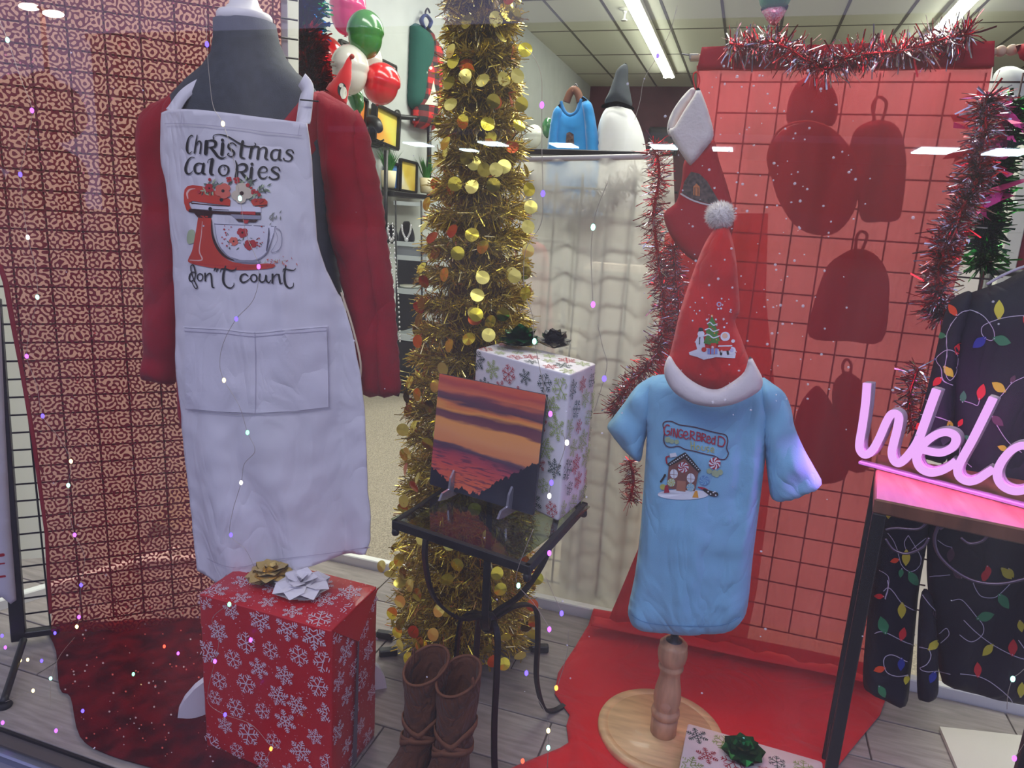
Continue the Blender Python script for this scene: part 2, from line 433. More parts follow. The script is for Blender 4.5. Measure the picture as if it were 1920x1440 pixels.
class Print:
    """flat print laid on a surface already built"""
    def __init__(s, targets, lift=.0012):
        V = []; F = []
        for t in targets:
            v, f = GEO[t.name]; n = len(V); V += list(v); F += [tuple(i+n for i in q) for q in f]
        s.b = BVHTree.FromPolygons([tuple(v) for v in V], F); s.V = []; s.F = []; s.M = []; s.mats = []; s.layer = 0; s.lift = lift
        s.xf = lambda x, y: (x, y)
    def crop(s, x0, y0, k): s.xf = lambda x, y: (x0+x/k, y0+y/k)
    def mi(s, m):
        if m not in s.mats: s.mats.append(m)
        return s.mats.index(m)
    def put(s, P2, F, m, layer=None):
        ids = []; lay = s.layer if layer is None else layer
        for p in P2:
            x, y = s.xf(p[0], p[1]); d = Vector(ray(x, y)); h, nn, _, _ = s.b.ray_cast(Vector(EYE), d, 20)
            if h is None: ids.append(None); continue
            if nn.dot(d) > 0: nn = -nn
            ids.append(len(s.V)); s.V.append(h+nn*(s.lift+.00025*lay))
        k = s.mi(m)
        for f in F:
            g = [ids[i] for i in f]
            if None in g: continue
            a, b, c = s.V[g[0]], s.V[g[1]], s.V[g[2]]
            if max((a-b).length, (b-c).length, (c-a).length) > .12: continue
            s.F.append(tuple(g)); s.M.append(k)
    def poly(s, P, m, smooth=False, step=10, layer=None):
        P = [(p[0], -p[1]) for p in P]
        if smooth: P = [(q.x, q.y) for q in cat_rom([Vector((*p, 0)) for p in P], 5, closed=True)]
        V2, T, D = fill(P, step); s.put([(a, -b) for a, b in V2], T, m, layer)
    def disc(s, c, r, m, ry=None, k=14, layer=None):
        ry = ry or r; P = [(c[0], c[1])]+[(c[0]+r*math.cos(2*math.pi*i/k), c[1]+ry*math.sin(2*math.pi*i/k)) for i in range(k)]
        s.put(P, [(0, 1+i, 1+(i+1) % k) for i in range(k)], m, layer)
    def stroke(s, P, w, m, smooth=True, sub=5, layer=None, closed=False):
        n0 = len(P); ws = w if isinstance(w, (list, tuple)) else [w]*n0
        Q = [Vector((p[0], p[1], ws[i])) for i, p in enumerate(P)]
        if smooth and n0 > 2: Q = cat_rom(Q, sub, closed=closed)
        elif n0 == 2: Q = [Q[0].lerp(Q[1], t/4) for t in range(5)]
        if closed: Q = Q+[Q[0]]
        V = []; F = []; n = len(Q)
        for i in range(n):
            t = Q[min(i+1, n-1)]-Q[max(i-1, 0)]; t.z = 0
            if t.length < 1e-9: t = Vector((1, 0, 0))
            t.normalize(); nn = Vector((-t.y, t.x, 0)); r = max(.1, Q[i].z/2)
            V += [(Q[i].x+nn.x*r, Q[i].y+nn.y*r), (Q[i].x-nn.x*r, Q[i].y-nn.y*r)]
        for i in range(n-1): F.append((2*i, 2*i+1, 2*i+3, 2*i+2))
        for e in (0, n-1):      # round ends
            b = len(V); r = Q[e].z/2; V.append((Q[e].x, Q[e].y))
            for j in range(8): V.append((Q[e].x+r*math.cos(j*math.pi/4), Q[e].y+r*math.sin(j*math.pi/4)))
            F += [(b, b+1+j, b+1+(j+1) % 8) for j in range(8)]
        s.put(V, F, m, layer)
    def done(s, name, parent):
        o = mesh(name, s.V, s.F, None, parent, smooth=False, mats=s.mats, midx=s.M); return o

def garland(name, path, n, length, width, ms, weights, parent, seed=1, core=.004, curl=.4, spread=1.0):
    """metallic strips standing out all round a wire"""
    rnd = random.Random(seed); P = cat_rom(path, 10); V = []; F = []; M = []
    seg = len(P)-1
    for i in range(n):
        t = rnd.random()*seg; a = int(t); p = P[a].lerp(P[min(a+1, seg)], t-a); tan = (P[min(a+1, seg)]-P[a]).normalized()
        d = Vector((rnd.gauss(0, 1), rnd.gauss(0, 1), rnd.gauss(0, 1))); d = (d-tan*d.dot(tan)*.6).normalized()
        s = d.cross(Vector((rnd.gauss(0, 1), rnd.gauss(0, 1), rnd.gauss(0, 1)))).normalized()
        L = length*rnd.uniform(.55, 1.15)*spread; w = width*rnd.uniform(.6, 1.3)
        c = Vector((rnd.gauss(0, 1), rnd.gauss(0, 1), rnd.gauss(0, 1)-.4))*L*curl*.5
        q0 = p; q1 = p+d*L*.5+c*.3; q2 = p+d*L+c; b = len(V); s2 = (s+Vector((rnd.gauss(0, .5), rnd.gauss(0, .5), rnd.gauss(0, .5)))).normalized()
        V += [q0-s*w*.4, q0+s*w*.4, q1-s*w*.5, q1+s*w*.5, q2-s2*w*.5, q2+s2*w*.5]
        k = rnd.choices(range(len(ms)), weights)[0]
        F += [(b, b+1, b+3, b+2), (b+2, b+3, b+5, b+4)]; M += [k, k]
    o = mesh('tinsel_strips', V, F, None, parent, smooth=False, mats=ms, midx=M); stuff(o)
    tube('wire', P, core, ms[0], parent, k=5)
    return o

def bow_loops(c, r, m, parent, up=Vector((0, 0, 1)), layers=((9, .15, 1.0), (8, .55, .85), (5, 1.0, .6)), seed=1):
    """a glued star bow: pointed ribbon loops fanned out in layers"""
    rnd = random.Random(seed); up = up.normalized(); a = Vector((1, 0, 0)); x = (a-up*a.dot(up)).normalized(); y = up.cross(x)
    proto = None; org = origin_of(parent)
    for (n, el, k) in layers:
        for i in range(n):
            an = 2*math.pi*(i+rnd.uniform(-.15, .15)+el*2)/n; L = r*k
            d = (x*math.cos(an)+y*math.sin(an)); e = el+rnd.uniform(-.1, .1); dirv = d*math.cos(e)+up*math.sin(e)
            side = dirv.cross(up).normalized() if abs(dirv.dot(up)) < .98 else x; nn = side.cross(dirv).normalized()
            wd = r*.34
            if proto is None:
                # loop in local frame: X out, Y side, Z over
                pts = []; 
                for (X, Z, w) in ((0, 0, .18), (.35, -.02, .55), (.7, 0, .75), (1.0, .07, .03), (.72, .2, .7), (.35, .26, .6), (.02, .16, .3)):
                    pts += [(X, -w, Z+.03*w), (X, 0, Z), (X, w, Z+.03*w)]
                F = []
                for q in range(6):
                    for z in range(2): b = q*3+z; F.append((b, b+1, b+4, b+3))
                me = bpy.data.meshes.new('ribbon_loop'); me.from_pydata([(p[0], p[1]*.34*1.3, p[2]) for p in pts], [], F); me.materials.append(m)
                proto = me
            o = bpy.data.objects.new('ribbon_loop', proto); COL.objects.link(o); o.parent = parent
            base = Vector(c)-org+up*(.02*r+el*.12*r)
            M = Matrix((dirv*L, side*L*1.15, nn*L)).transposed().to_4x4(); M.translation = base
            o.matrix_local = M

def fairy(label, wires, bulbs, plane, idx=1):
    """a copper wire with tiny lit bulbs: wires = pixel paths, bulbs = (px, py, colour)"""
    p0 = plane.hit(*wires[0][0]); t = thing('fairy_light_string', label, 'lights', p0, 'battery fairy light strings in the window')
    for w in wires:
        tube('wire', cat_rom([plane.hit(*p) for p in w], 6), .0005, mat('fairy_wire', (190, 180, 165), .4, .6), t, k=4)
    for x, y, c in bulbs:
        V, F = uvsphere(plane.hit(x, y), .0034, .0034, .005, 8, 6)
        mesh('bulb', V, F, emis('bulb_'+c, {'b': (90, 70, 255), 'v': (170, 80, 255), 'c': (150, 255, 225), 'g': (120, 255, 170), 'y': (255, 225, 150), 'o': (255, 150, 60), 'w': (255, 245, 235), 'r': (255, 70, 50)}[c], 5), t)
    return t

# ================================================================ THE SETTING
GLASS_Y = .93
wood_grey = mat('grey_oak_plank', (158, 150, 143), .5, bump=.25, bscale=30, var=.18, vscale=9, stretch=(1, 9, 1), spec=.35)
wood_grey2 = mat('grey_oak_plank_dark', (146, 138, 132), .5, bump=.25, bscale=30, var=.2, vscale=8, stretch=(1, 8, 1), spec=.35)
white_trim = mat('white_painted_trim', (236, 238, 232), .4)
floor = struct(box('floor', (-.2, 1.46, -.045), (4.6, 1.02, .08), mat('plank_underlay', (90, 84, 80), .9)))
# planks run along the window
PW = .165; prot = {}
for r in range(6):
    y = .985+PW/2+r*PW; off = (r*.37) % .9
    for k in range(-3, 4):
        x0 = -.3+k*.9+off-.3
        if x0 < -2.3 or x0 > 1.7: continue
        key = r % 2
        if key not in prot:
            V, F = box_vf((0, 0, 0), (.896, PW-.004, .012), bev=.0012)
            me = bpy.data.meshes.new('floor_plank'); me.from_pydata([tuple(v) for v in V], [], F); me.materials.append([wood_grey, wood_grey2][key]); prot[key] = me
        o = bpy.data.objects.new('floor_plank', prot[key]); COL.objects.link(o); o.parent = floor; o.location = (x0, y, -.006)
# platform rim: white upstand along the store side
t1 = struct(box('trim_1', (.55, 1.995, .008), (3.7, .03, .045), white_trim, bev=.003))
a = atZ(0, 1140, 0); b = atZ(250, 1066, 0); dl = (b-a).normalized()
t2 = struct(box('trim_2', (a+b)/2-dl*.1+Vector((0, 0, .008)), ((b-a).length+.5, .03, .045), white_trim, u=dl, v=Vector((-dl.y, dl.x, 0)), bev=.003))
t3 = struct(box('trim_3', ((b.x-1.3)/2, (b.y+1.995)/2, .008), ((Vector((-1.3, 1.995, 0))-b).length, .03, .045), white_trim,
    u=(Vector((-1.3, 1.995, 0))-b).normalized(), v=Vector((0, 0, 1)).cross((Vector((-1.3, 1.995, 0))-b).normalized()), bev=.003))
# window: aluminium sill, gasket, pane
alu = mat('blue_grey_aluminium', (132, 138, 152), .35, .7)
w1 = struct(box('window_1', (-.1, .955, -.055), (4.8, .045, .09), alu, bev=.004))
g_ = box('gasket', (-.1, .981, -.004), (4.8, .006, .01), mat('black_rubber', (18, 18, 20), .6), w1)
g_ = box('sill_lip', (-.1, .93, -.075), (4.8, .03, .09), mat('pale_aluminium', (150, 152, 162), .35, .6), w1, bev=.003)
pane = box('pane', (-.1, GLASS_Y, 1.62), (4.8, .006, 3.24), glass_mat('window_glass', .85, haze=.032), w1)
struct(box('wall_front', (-.1, .955, 3.36), (4.8, .06, .25), mat('window_header', (90, 90, 96), .6)))

# carpeted store floor
cp = mat('loop_carpet', (150, 141, 124), .95, bump=.9, bscale=160, var=.3, vscale=150)
struct(box('floor', (0, 7.2, -.13), (9, 10.8, .05), cp))
# side, rear and left walls
plaster = mat('troweled_wall', (190, 195, 193), .8, bump=.5, bscale=14, var=.04, vscale=5)
XW = -2.82
struct(box('wall_left', (XW-.06, 7.6, 1.6), (.12, 10, 3.7), plaster))
struct(box('wall_right', (4.5, 7.2, 1.6), (.12, 10.9, 3.7), plaster))
struct(box('wall_rear', (.8, 12.5, 1.6), (7.5, .12, 3.7), mat('maroon_wall', (104, 56, 66), .75, var=.15, vscale=4)))
struct(box('wall_left_return', (-2.9, 1.7, 1.6), (.1, 1.6, 3.7), plaster))
# ceiling: dark T-bar grid, lay-in panels as parts
ZC = 3.4
ceil = struct(box('ceiling', (.8, 6.75, ZC+.04), (7.6, 11.6, .03), mat('ceiling_void', (70, 70, 66), .9)))
tile_m = mat('mineral_fibre_panel', (222, 224, 206), .9, bump=.2, bscale=90)
V, F = box_vf((0, 0, 0), (.565, 1.195, .015), bev=.003)
tme = bpy.data.meshes.new('ceiling_panel'); tme.from_pydata([tuple(v) for v in V], [], F); tme.materials.append(tile_m)
tx0 = -2.32-.59; ty0 = 7.73
for i in range(13):
    for j in range(-6, 5):
        x = tx0+.5925*i+.296; y = 8.95-1.24*2+1.24*j+.62+1.24
        if y > 12.3 or x > 4.3: continue
        o = bpy.data.objects.new('ceiling_panel', tme); COL.objects.link(o); o.parent = ceil; o.location = (x, y, ZC)
tb = mat('grid_bar', (98, 96, 84), .5)
for i in range(14): box('grid_bar', (tx0+.5925*i, 6.6, ZC-.004), (.028, 11.4, .012), tb, ceil)
for j in range(9): box('grid_bar', (.8, 8.95-6*1.24+1.24*(j+1), ZC-.003), (7.4, .028, .010), tb, ceil)

def strip_light(x0, y0, x1, y1, label):
    p0, p1 = Vector((x0, y0, ZC-.05)), Vector((x1, y1, ZC-.05)); c = (p0+p1)/2; L = (p1-p0).length
    t = thing('fluorescent_fixture', label, 'ceiling light', (c.x, c.y, ZC-.01), 'strip lights on the shop ceiling')
    u = (p1-p0).normalized(); v = Vector((-u.y, u.x, 0))
    box('housing', c+Vector((0, 0, .01)), (L, .16, .05), mat('white_enamel', (225, 226, 215), .4), t, u=u, v=v, bev=.006)
    for s in (-1, 1): tube('tube', [p0+v*s*.045-Vector((0, 0, .03)), p1+v*s*.045-Vector((0, 0, .03))], .019, emis('fluorescent_glow', (255, 255, 236), 24), t, k=8)
    for q in (p0, p1): box('end_cap', q-Vector((0, 0, .01)), (.03, .17, .07), mat('white_enamel', (225, 226, 215), .4), t, u=u, v=v, bev=.004)
strip_light(-1.40, 11.3, -1.36, 5.0, 'long double-tube ceiling light above the blue sweater, left of the two')
strip_light(1.62, 9.8, 1.62, 4.6, 'double-tube ceiling light running behind the garland on the red curtain')
# sprinkler
sp = atZ(1172, 14, ZC); t = thing('fire_sprinkler', 'small white sprinkler head on the ceiling left of the long tube light', 'sprinkler', sp)
wm = MATS['white_enamel']
lathe('escutcheon', sp-Vector((0, 0, .03)), [(.02, 0), (.06, .008), (.065, .03)], wm, t, 20)
lathe('head', sp-Vector((0, 0, .13)), [(.03, 0), (.035, .01), (.012, .02), (.012, .07), (.022, .08), (.022, .1)], wm, t, 14)

# ---------------------------------------------------------------- the street behind the camera, seen only as reflections
asph = struct(box('ground', (0, -30, -.45), (120, 62, .1), mat('asphalt', (70, 70, 76), .9, var=.2, vscale=1)))
def mirror(P): return Vector((P.x, 2*GLASS_Y-P.y, P.z))
# dark row of shops opposite; the sky stands open above it
dk = mat('dusk_facade', (46, 40, 44), .8, var=.2, vscale=.4)
A = mirror(atY(168, 60, 58)); B = mirror(atY(2300, 60, 58)); hb = atY(1200, 52, 58).z
t = thing('shop_building', 'dark low building across the street, mirrored in the window pane', 'building', ((A.x+B.x)/2, A.y, -.4))
box('wall', ((A.x+B.x)/2, A.y-3, hb/2-.2), (B.x-A.x, 6, hb+.4), dk, t)
box('parapet', ((A.x+B.x)/2, A.y-3, hb+.2), (B.x-A.x+.6, 6.6, .5), mat('parapet_grey', (70, 66, 74), .7), t)
box('window_band', ((A.x+B.x)/2, A.y+.1, 1.6), (B.x-A.x-4, .1, 2.2), mat('shop_window_dark', (60, 62, 74), .2), t)
t = thing('tree', 'dark rounded tree beside the street lamp, mirrored low at the left of the window', 'tree', mirror(atY(60, 300, 40)))
rt = random.Random(4)
tube('trunk', [mirror(atY(60, 420, 40)), mirror(atY(60, 260, 40))], .35, mat('bark', (50, 40, 36)), t)
C0 = mirror(atY(30, 300, 40)); parts = []
for i in range(60):
    q = mirror(atY(rt.uniform(-120, 130), rt.uniform(150, 420)+abs(rt.gauss(0, 20)), 40)); parts.append(uvsphere(q, rt.uniform(1, 2), 1.4, rt.uniform(.8, 1.8), 8, 6))
V, F = join(parts); stuff(mesh('foliage', V, F, mat('dark_leaves', (48, 34, 34), .9), t))
# bare tree to the left of it
# street lamp
lp = mirror(atY(80, 250, 22)); lamp_top = mirror(atY(78, 16, 22)); 
t = thing('street_lamp', 'tall street lamp with two lit heads mirrored at the upper left of the window', 'street lamp', (lamp_top.x, lamp_top.y, -.4))
tube('pole', [(lamp_top.x, lamp_top.y, -.4), (lamp_top.x, lamp_top.y, lamp_top.z)], .09, mat('rusty_pole', (120, 60, 60), .6), t)
for (x, y) in ((55, 13), (100, 26)):
    q = mirror(atY(x, y, 22)); tube('arm', [lamp_top, q+Vector((0, 0, .1))], .05, mat('rusty_pole', (120, 60, 60)), t)
    V, F = uvsphere(q, .42, .3, .12, 14, 8); mesh('lamp_head', V, F, emis('sodium_lamp', (255, 252, 235), 45), t)
# fuel-station style canopy with square lamps
cz = 5.2
cc = mirror(atZ(1300, 290, cz)); t = thing('lit_canopy', 'flat white canopy with square lamps mirrored across the middle of the window', 'canopy', (cc.x, cc.y, cz))
lam = [(785, 271, 1), (880, 282, .7), (925, 270, 1), (1058, 273, 1), (1245, 276, 1), (1355, 280, .8), (1752, 283, 1.2), (1890, 286, 1.2)]
ps = [mirror(atZ(x, y, cz)) for x, y, k in lam]
xs = [p.x for p in ps]; ys = [p.y for p in ps]
box('soffit', ((min(xs)+max(xs))/2, (min(ys)+max(ys))/2, cz+.2), (max(xs)-min(xs)+6, max(ys)-min(ys)+3, .3), mat('canopy_soffit', (120, 124, 140), .6), t)
for (x, y, k), p in zip(lam, ps): box('square_lamp', p, (1.25*k, 1.9*k, .08), emis('canopy_lamp', (225, 245, 255), 22), t)

# water drops clinging to the pane, right of the middle
rd = random.Random(31); V = []; F = []; gq = Plane((0, GLASS_Y-.0035, 0))
for i in range(210):
    x = rd.gauss(1440, 90) if i < 170 else rd.uniform(600, 1900); y = rd.uniform(120, 780) if i < 170 else rd.uniform(60, 1300)
    c = gq.hit(x, y); r = rd.uniform(.0006, .0019)
    v, f = uvsphere(c, r, r*.5, r*rd.uniform(.7, 1.1), 8, 5); n = len(V); V += v; F += [tuple(a+n for a in q) for q in f]
def drop_mat():
    m = bpy.data.materials.new('water_drop'); m.use_nodes = True; nt = m.node_tree; N = nt.nodes; L = nt.links; N.clear(); o = N.new('ShaderNodeOutputMaterial')
    t_ = N.new('ShaderNodeBsdfTransparent'); g = N.new('ShaderNodeBsdfPrincipled'); g.inputs['Base Color'].default_value = (.8, .8, .85, 1); g.inputs['Roughness'].default_value = .1
    mx = N.new('ShaderNodeMixShader'); mx.inputs[0].default_value = .35; L.new(t_.outputs[0], mx.inputs[1]); L.new(g.outputs[0], mx.inputs[2]); L.new(mx.outputs[0], o.inputs[0]); return m
stuff(mesh('water_drops', V, F, drop_mat(), w1))

# ================================================================ LEFT BAY: grid stand, board, sequin curtain
GD = Vector((.758, .652, 0)); GP = atZ(60, 1200, 0)
GYAW = math.atan2(GD.y, GD.x)
gp = Plane(GP, GYAW)                       # plane of the black grid panel
def back(pl, d): q = Plane(pl.o-pl.n*d, math.atan2(pl.u.y, pl.u.x)); return q
black = mat('black_powder_coat', (22, 22, 24), .4, spec=.5)
wire_b = mat('black_grid_wire', (30, 26, 28), .4, .3)
# measured grid: rows every 36 px at x=40
def grid_panel(label, pl, u0, u1, z0, z1, du, dz, rw=.0026, m=wire_b, uoff=0):
    c = pl.p3((u0+u1)/2, z0); t = thing('wire_grid_panel', label, 'grid panel', c)
    k = 0; u = u0+uoff
    while u <= u1+1e-6: tube('upright_wire', [pl.p3(u, z0, .003), pl.p3(u, z1, .003)], rw, m, t, k=5); u += du
    z = z0
    while z <= z1+1e-6: tube('cross_wire', [pl.p3(u0, z), pl.p3(u1, z)], rw, m, t, k=5); z += dz
    return t
dz = (gp.hit(40, 560)-gp.hit(40, 600)).z
p_a, p_b = gp.uv(150, 640), gp.uv(203, 640)
gl = grid_panel('black wire grid panel standing on its foot behind the red sequin curtain', gp, -.03, .72, gp.uv(60, 1185)[1]+.01, 1.86, .0765, .0465)
# the stand
t = thing('grid_stand', 'black steel stand with a flat foot at the lower left holding the grid', 'stand', gp.hit(30, 1200))
def bar_px(name, a, b, w, d, pl, m, par):
    A, B = pl.hit(*a), pl.hit(*b); u = (B-A).normalized(); n = pl.n; v = n.cross(u)
    return box(name, (A+B)/2, ((B-A).length, w, d), m, par, u=u, v=v, w=n, bev=.002)
gf = back(gp, -.015)
bar_px('post', (-14, 560), (36, 1200), .034, .02, gf, black, t)
bar_px('foot_rail', (22, 1192), (112, 1180), .018, .02, gf, black, t)
A_, B_ = atZ(44, 1200, .05), atZ(6, 1318, .015)
tube('foot_leg', cat_rom([A_, (A_+B_)/2, B_], 4), .009, black, t, k=8)
lathe('foot_pad', atZ(8, 1325, 0), [(.016, 0), (.018, .004), (.014, .012)], mat('black_rubber', (18, 18, 20), .6), t, 16)
# white board behind the grid, store side
bb = back(gp, .05)
white_board = sheer('white_backing_sheet', (240, 240, 230), (250, 250, 246), .04, .6)
t = thing('backing_board', 'large white board seen through the sequin curtain and the grid', 'board', bb.p3(.3, .4))
q = bb.uv(60, 1055)
sheet('board', [(-260, -200), (560, -200), (560, 560), (480, 660), (400, 780), (330, 900), (262, 1030), (-260, 1075)], bb, white_board, t, step=.04, single=True)
t = thing('white_column', 'narrow white post right of the sequin curtain at the top', 'column', back(gp, .02).hit(532, 0))
pc = back(gp, .02); A = pc.hit(533, -60); B = pc.hit(535, 260)
box('post', ((A+B)/2).lerp(A, .0), (.018, .018, 1.0), mat('post_white', (206, 208, 206), .6), t, u=gp.u, v=-gp.n, bev=.002)

seq = sequin_mat()
tull = mat('tulle_edge', (150, 30, 40), .6)
cf = back(gp, -.035)
t = thing('sequin_curtain', 'dark red sequin tulle curtain with a worm pattern, pooling on the floor at left', 'curtain', cf.hit(180, 1150))
def foldc(u, v, d): return .010*math.sin(u*28+2*nz(u, v, 0, 2))+.006*math.sin(u*61+v*2)+.05*max(0, .25-v)*nz(u, v, 3, 5)
CUR = sheet('panel', [(-170, -160), (300, -160), (526, -160), (527, 60), (529, 130), (528, 400), (524, 700), (515, 1000), (505, 1185), (380, 1190), (200, 1190), (96, 1185), (97, 1150), (90, 1000), (65, 830), (40, 690), (10, 520), (0, 490), (-60, 430), (-170, 400)],
      cf, seq, t, h=foldc, step=.016, single=True)
sheet('edge_hem', [(-70, 440), (-4, 500), (6, 530), (34, 680), (60, 830), (84, 1000), (92, 1150), (98, 1150), (91, 1000), (68, 830), (43, 690), (17, 530), (5, 498), (-60, 430)], back(cf, -.004), tull, t, h=foldc, step=.01)
fl = Plane.floor(.006)
def poolh(u, v, d):
    return min(d*2.2, 1)*(.022+.02*nz(u, v, 0, 9)+.016*abs(nz(u, v, 4, 17))+.012*math.sin(u*60+v*22+5*nz(u, v, 1, 6)))
seq2 = mat('sequin_tulle_bunched', (104, 14, 22), .75, bump=.9, bscale=240, rgb2=(58, 8, 14), vscale=22, spec=.12)
TRAIN = sheet('train', [(96, 1172), (105, 1220), (112, 1290), (132, 1306), (150, 1380), (205, 1415), (300, 1445), (385, 1500), (480, 1440), (560, 1330), (520, 1200), (380, 1160), (200, 1165)], fl, seq2, t, h=poolh, step=.01, smooth=True)
# scattered glints on the train and panel
P_ = Print([TRAIN, CUR], lift=.002); rr = random.Random(11)
gm = mat('sequin_glint', (255, 120, 110), .2, .3, spec=1); gm2 = mat('sequin_silver', (255, 235, 235), .15, .5)
for i in range(210):
    x, y = (rr.uniform(100, 400), rr.uniform(1130, 1430)) if i < 130 else (rr.uniform(100, 500), rr.uniform(10, 1100))
    P_.disc((x, y), rr.uniform(.9, 2.2), gm if rr.random() < .6 else gm2, k=5)
stuff(P_.done('loose_sequins', t))

# garment at the very left edge
t = thing('white_garment', 'white garment with a red printed hem hanging at the far left edge', 'garment', gf.hit(5, 1100))
lg = back(gp, -.03)
o = puff('cloth', [(-120, 480), (-2, 520), (3, 640), (10, 800), (20, 980), (31, 1125), (20, 1133), (4, 1120), (-120, 1150)], lg, .02, mat('white_cotton', (206, 202, 216), .9, bump=.3, bscale=400), t, R=.03, smooth=False)
P_ = Print([o]); P_.stroke([(-30, 1046), (6, 1040)], 6, mat('print_red', (170, 30, 45)), smooth=False); P_.stroke([(-30, 1060), (8, 1056)], 3, mat('print_red', (170, 30, 45)), smooth=False); P_.stroke([(-30, 1085), (9, 1080)], 4, mat('print_red', (170, 30, 45)), smooth=False)
stuff(P_.done('hem_print', t))

# ================================================================ MANNEQUIN WITH SWEATSHIRT AND APRON
MY = 1.38
mp = Plane((0, MY, 0)); 
cx = atY(459, 45, MY); mc = Vector((cx.x+.02, MY, 0))
man = thing('adult_mannequin', 'dark grey headless dress form with a white neck cap on a round white base', 'mannequin', (mc.x, mc.y, 0))
dark_cloth = mat('charcoal_jersey', (66, 70, 78), .85, bump=.5, bscale=420, var=.12, vscale=60)
def ring(y, xl, xr, ry, Y=MY):
    a, b = atY(xl, y, Y), atY(xr, y, Y); c = (a+b)/2; return (c, Vector(((b.x-a.x)/2, 0, 0)), Vector((0, ry, 0)))
zr = [ring(42, 412, 507, .055), ring(75, 413, 513, .058), ring(105, 408, 526, .062), ring(130, 392, 545, .070), ring(155, 362, 575, .08), ring(185, 335, 600, .088), ring(220, 318, 618, .092), ring(330, 335, 622, .095), ring(480, 365, 625, .09), ring(620, 372, 645, .085), ring(760, 380, 655, .08)]
loft('torso', zr[::-1], dark_cloth, man, k=36, power=2.3)
cw = mat('cap_white', (232, 228, 226), .35)
rr_ = mpp(cx)*48
zc = atY(459, 42, MY).z
lathe('neck_cap', (cx.x, MY, zc), [(rr_*.98, -.004), (rr_*1.04, .0), (rr_*1.04, .012), (rr_*.98, .017), (rr_*.72, .02), (rr_*.66, .028), (rr_*.58, .031), (rr_*.5, .045), (rr_*.46, .06), (rr_*.5, .075), (rr_*.4, .09), (.004, .095)], cw, man, 36)
bx = (atZ(345, 1350, 0).x+atZ(722, 1280, 0).x)/2
tube('pole', [(mc.x, MY, .03), (mc.x, MY, 1.0)], .014, mat('steel_grey', (120, 120, 124), .3, .8), man)
# base: two crossed half-round white feet
def half_disc(c, u, r, th):
    P = [(-r, 0)]+[(-r*math.cos(math.pi*i/16), r*.62*math.sin(math.pi*i/16)) for i in range(1, 16)]+[(r, 0)]
    n = Vector((-u.y, u.x, 0)); V = [c+u*a+Vector((0, 0, b))+n*th/2 for a, b in P]+[c+u*a+Vector((0, 0, b))-n*th/2 for a, b in P]
    k = len(P); F = [tuple(range(k)), tuple(range(2*k-1, k-1, -1))]+[(i, (i+1) % k, (i+1) % k+k, i+k) for i in range(k)]
    return V, F
L_, Rr = atZ(332, 1352, 0), atZ(724, 1285, 0)
bc = (L_+Rr)/2; ub = (Rr-L_).normalized(); rb = (Rr-L_).length/2
cwm = mat('base_white', (226, 222, 228), .45)
V, F = half_disc(bc, ub, rb, .022); mesh('base_foot', V, F, cwm, man, smooth=False)
V, F = half_disc(bc, Vector((-ub.y, ub.x, 0)), rb*.8, .022); mesh('base_foot', V, F, cwm, man, smooth=False)
tube('pole', [(bc.x, bc.y, .02), (mc.x, MY, .32)], .014, MATS['steel_grey'], man)

red_sw = mat('red_fleece', (154, 14, 36), .95, bump=.4, bscale=500, var=.08, vscale=30, sheen=.08, wr=.4, ws=6)
sw = thing('sweatshirt', 'dark red long-sleeved sweatshirt worn by the grey dress form under the apron', 'sweatshirt', (mc.x, MY, .6))
sp_ = Plane((0, MY, 0))
def vf(u, v): return .006*nz(u, v, 1, 14)+.008*math.sin(u*55+2*nz(u, v, 2, 4))
puff('body', [(372, 160), (340, 180), (328, 205), (330, 240), (336, 330), (345, 480), (352, 640), (362, 800), (480, 830), (630, 800), (640, 700), (632, 600), (622, 480), (612, 380), (622, 260), (622, 200), (596, 170), (560, 200), (470, 222), (395, 205)], sp_, .095, red_sw, sw, R=.12, step=.015, smooth=True, fold=vf, sub=3)
def sf(u, v): return .006*math.sin(v*30+4*nz(u, v, 3, 6))+.005*nz(u, v, 5, 20)
puff('sleeve', [(345, 165), (318, 180), (288, 194), (271, 214), (266, 245), (271, 330), (276, 450), (278, 600), (275, 700), (280, 714), (304, 718), (326, 720), (338, 690), (346, 640), (351, 560), (350, 420), (340, 300), (345, 220)], back(sp_, .0), .05, red_sw, sw, R=.06, step=.012, fold=sf, sub=3)
def creas(u, v): return sf(u, v)
puff('sleeve', [(596, 172), (630, 185), (662, 206), (673, 242), (685, 315), (697, 390), (708, 480), (716, 562), (722, 650), (718, 736), (708, 742), (686, 742), (676, 700), (660, 620), (640, 520), (618, 410), (606, 310), (600, 240)], back(sp_, .0), .05, red_sw, sw, R=.06, step=.012, fold=sf, sub=3)
puff('sleeve_back', [(664, 208), (686, 234), (698, 285), (712, 355), (725, 450), (738, 560), (745, 650), (750, 736), (738, 741), (712, 738), (705, 640), (698, 540), (680, 420), (668, 320)], back(sp_, .012), .036, red_sw, sw, R=.035, step=.012, fold=sf, sub=3)

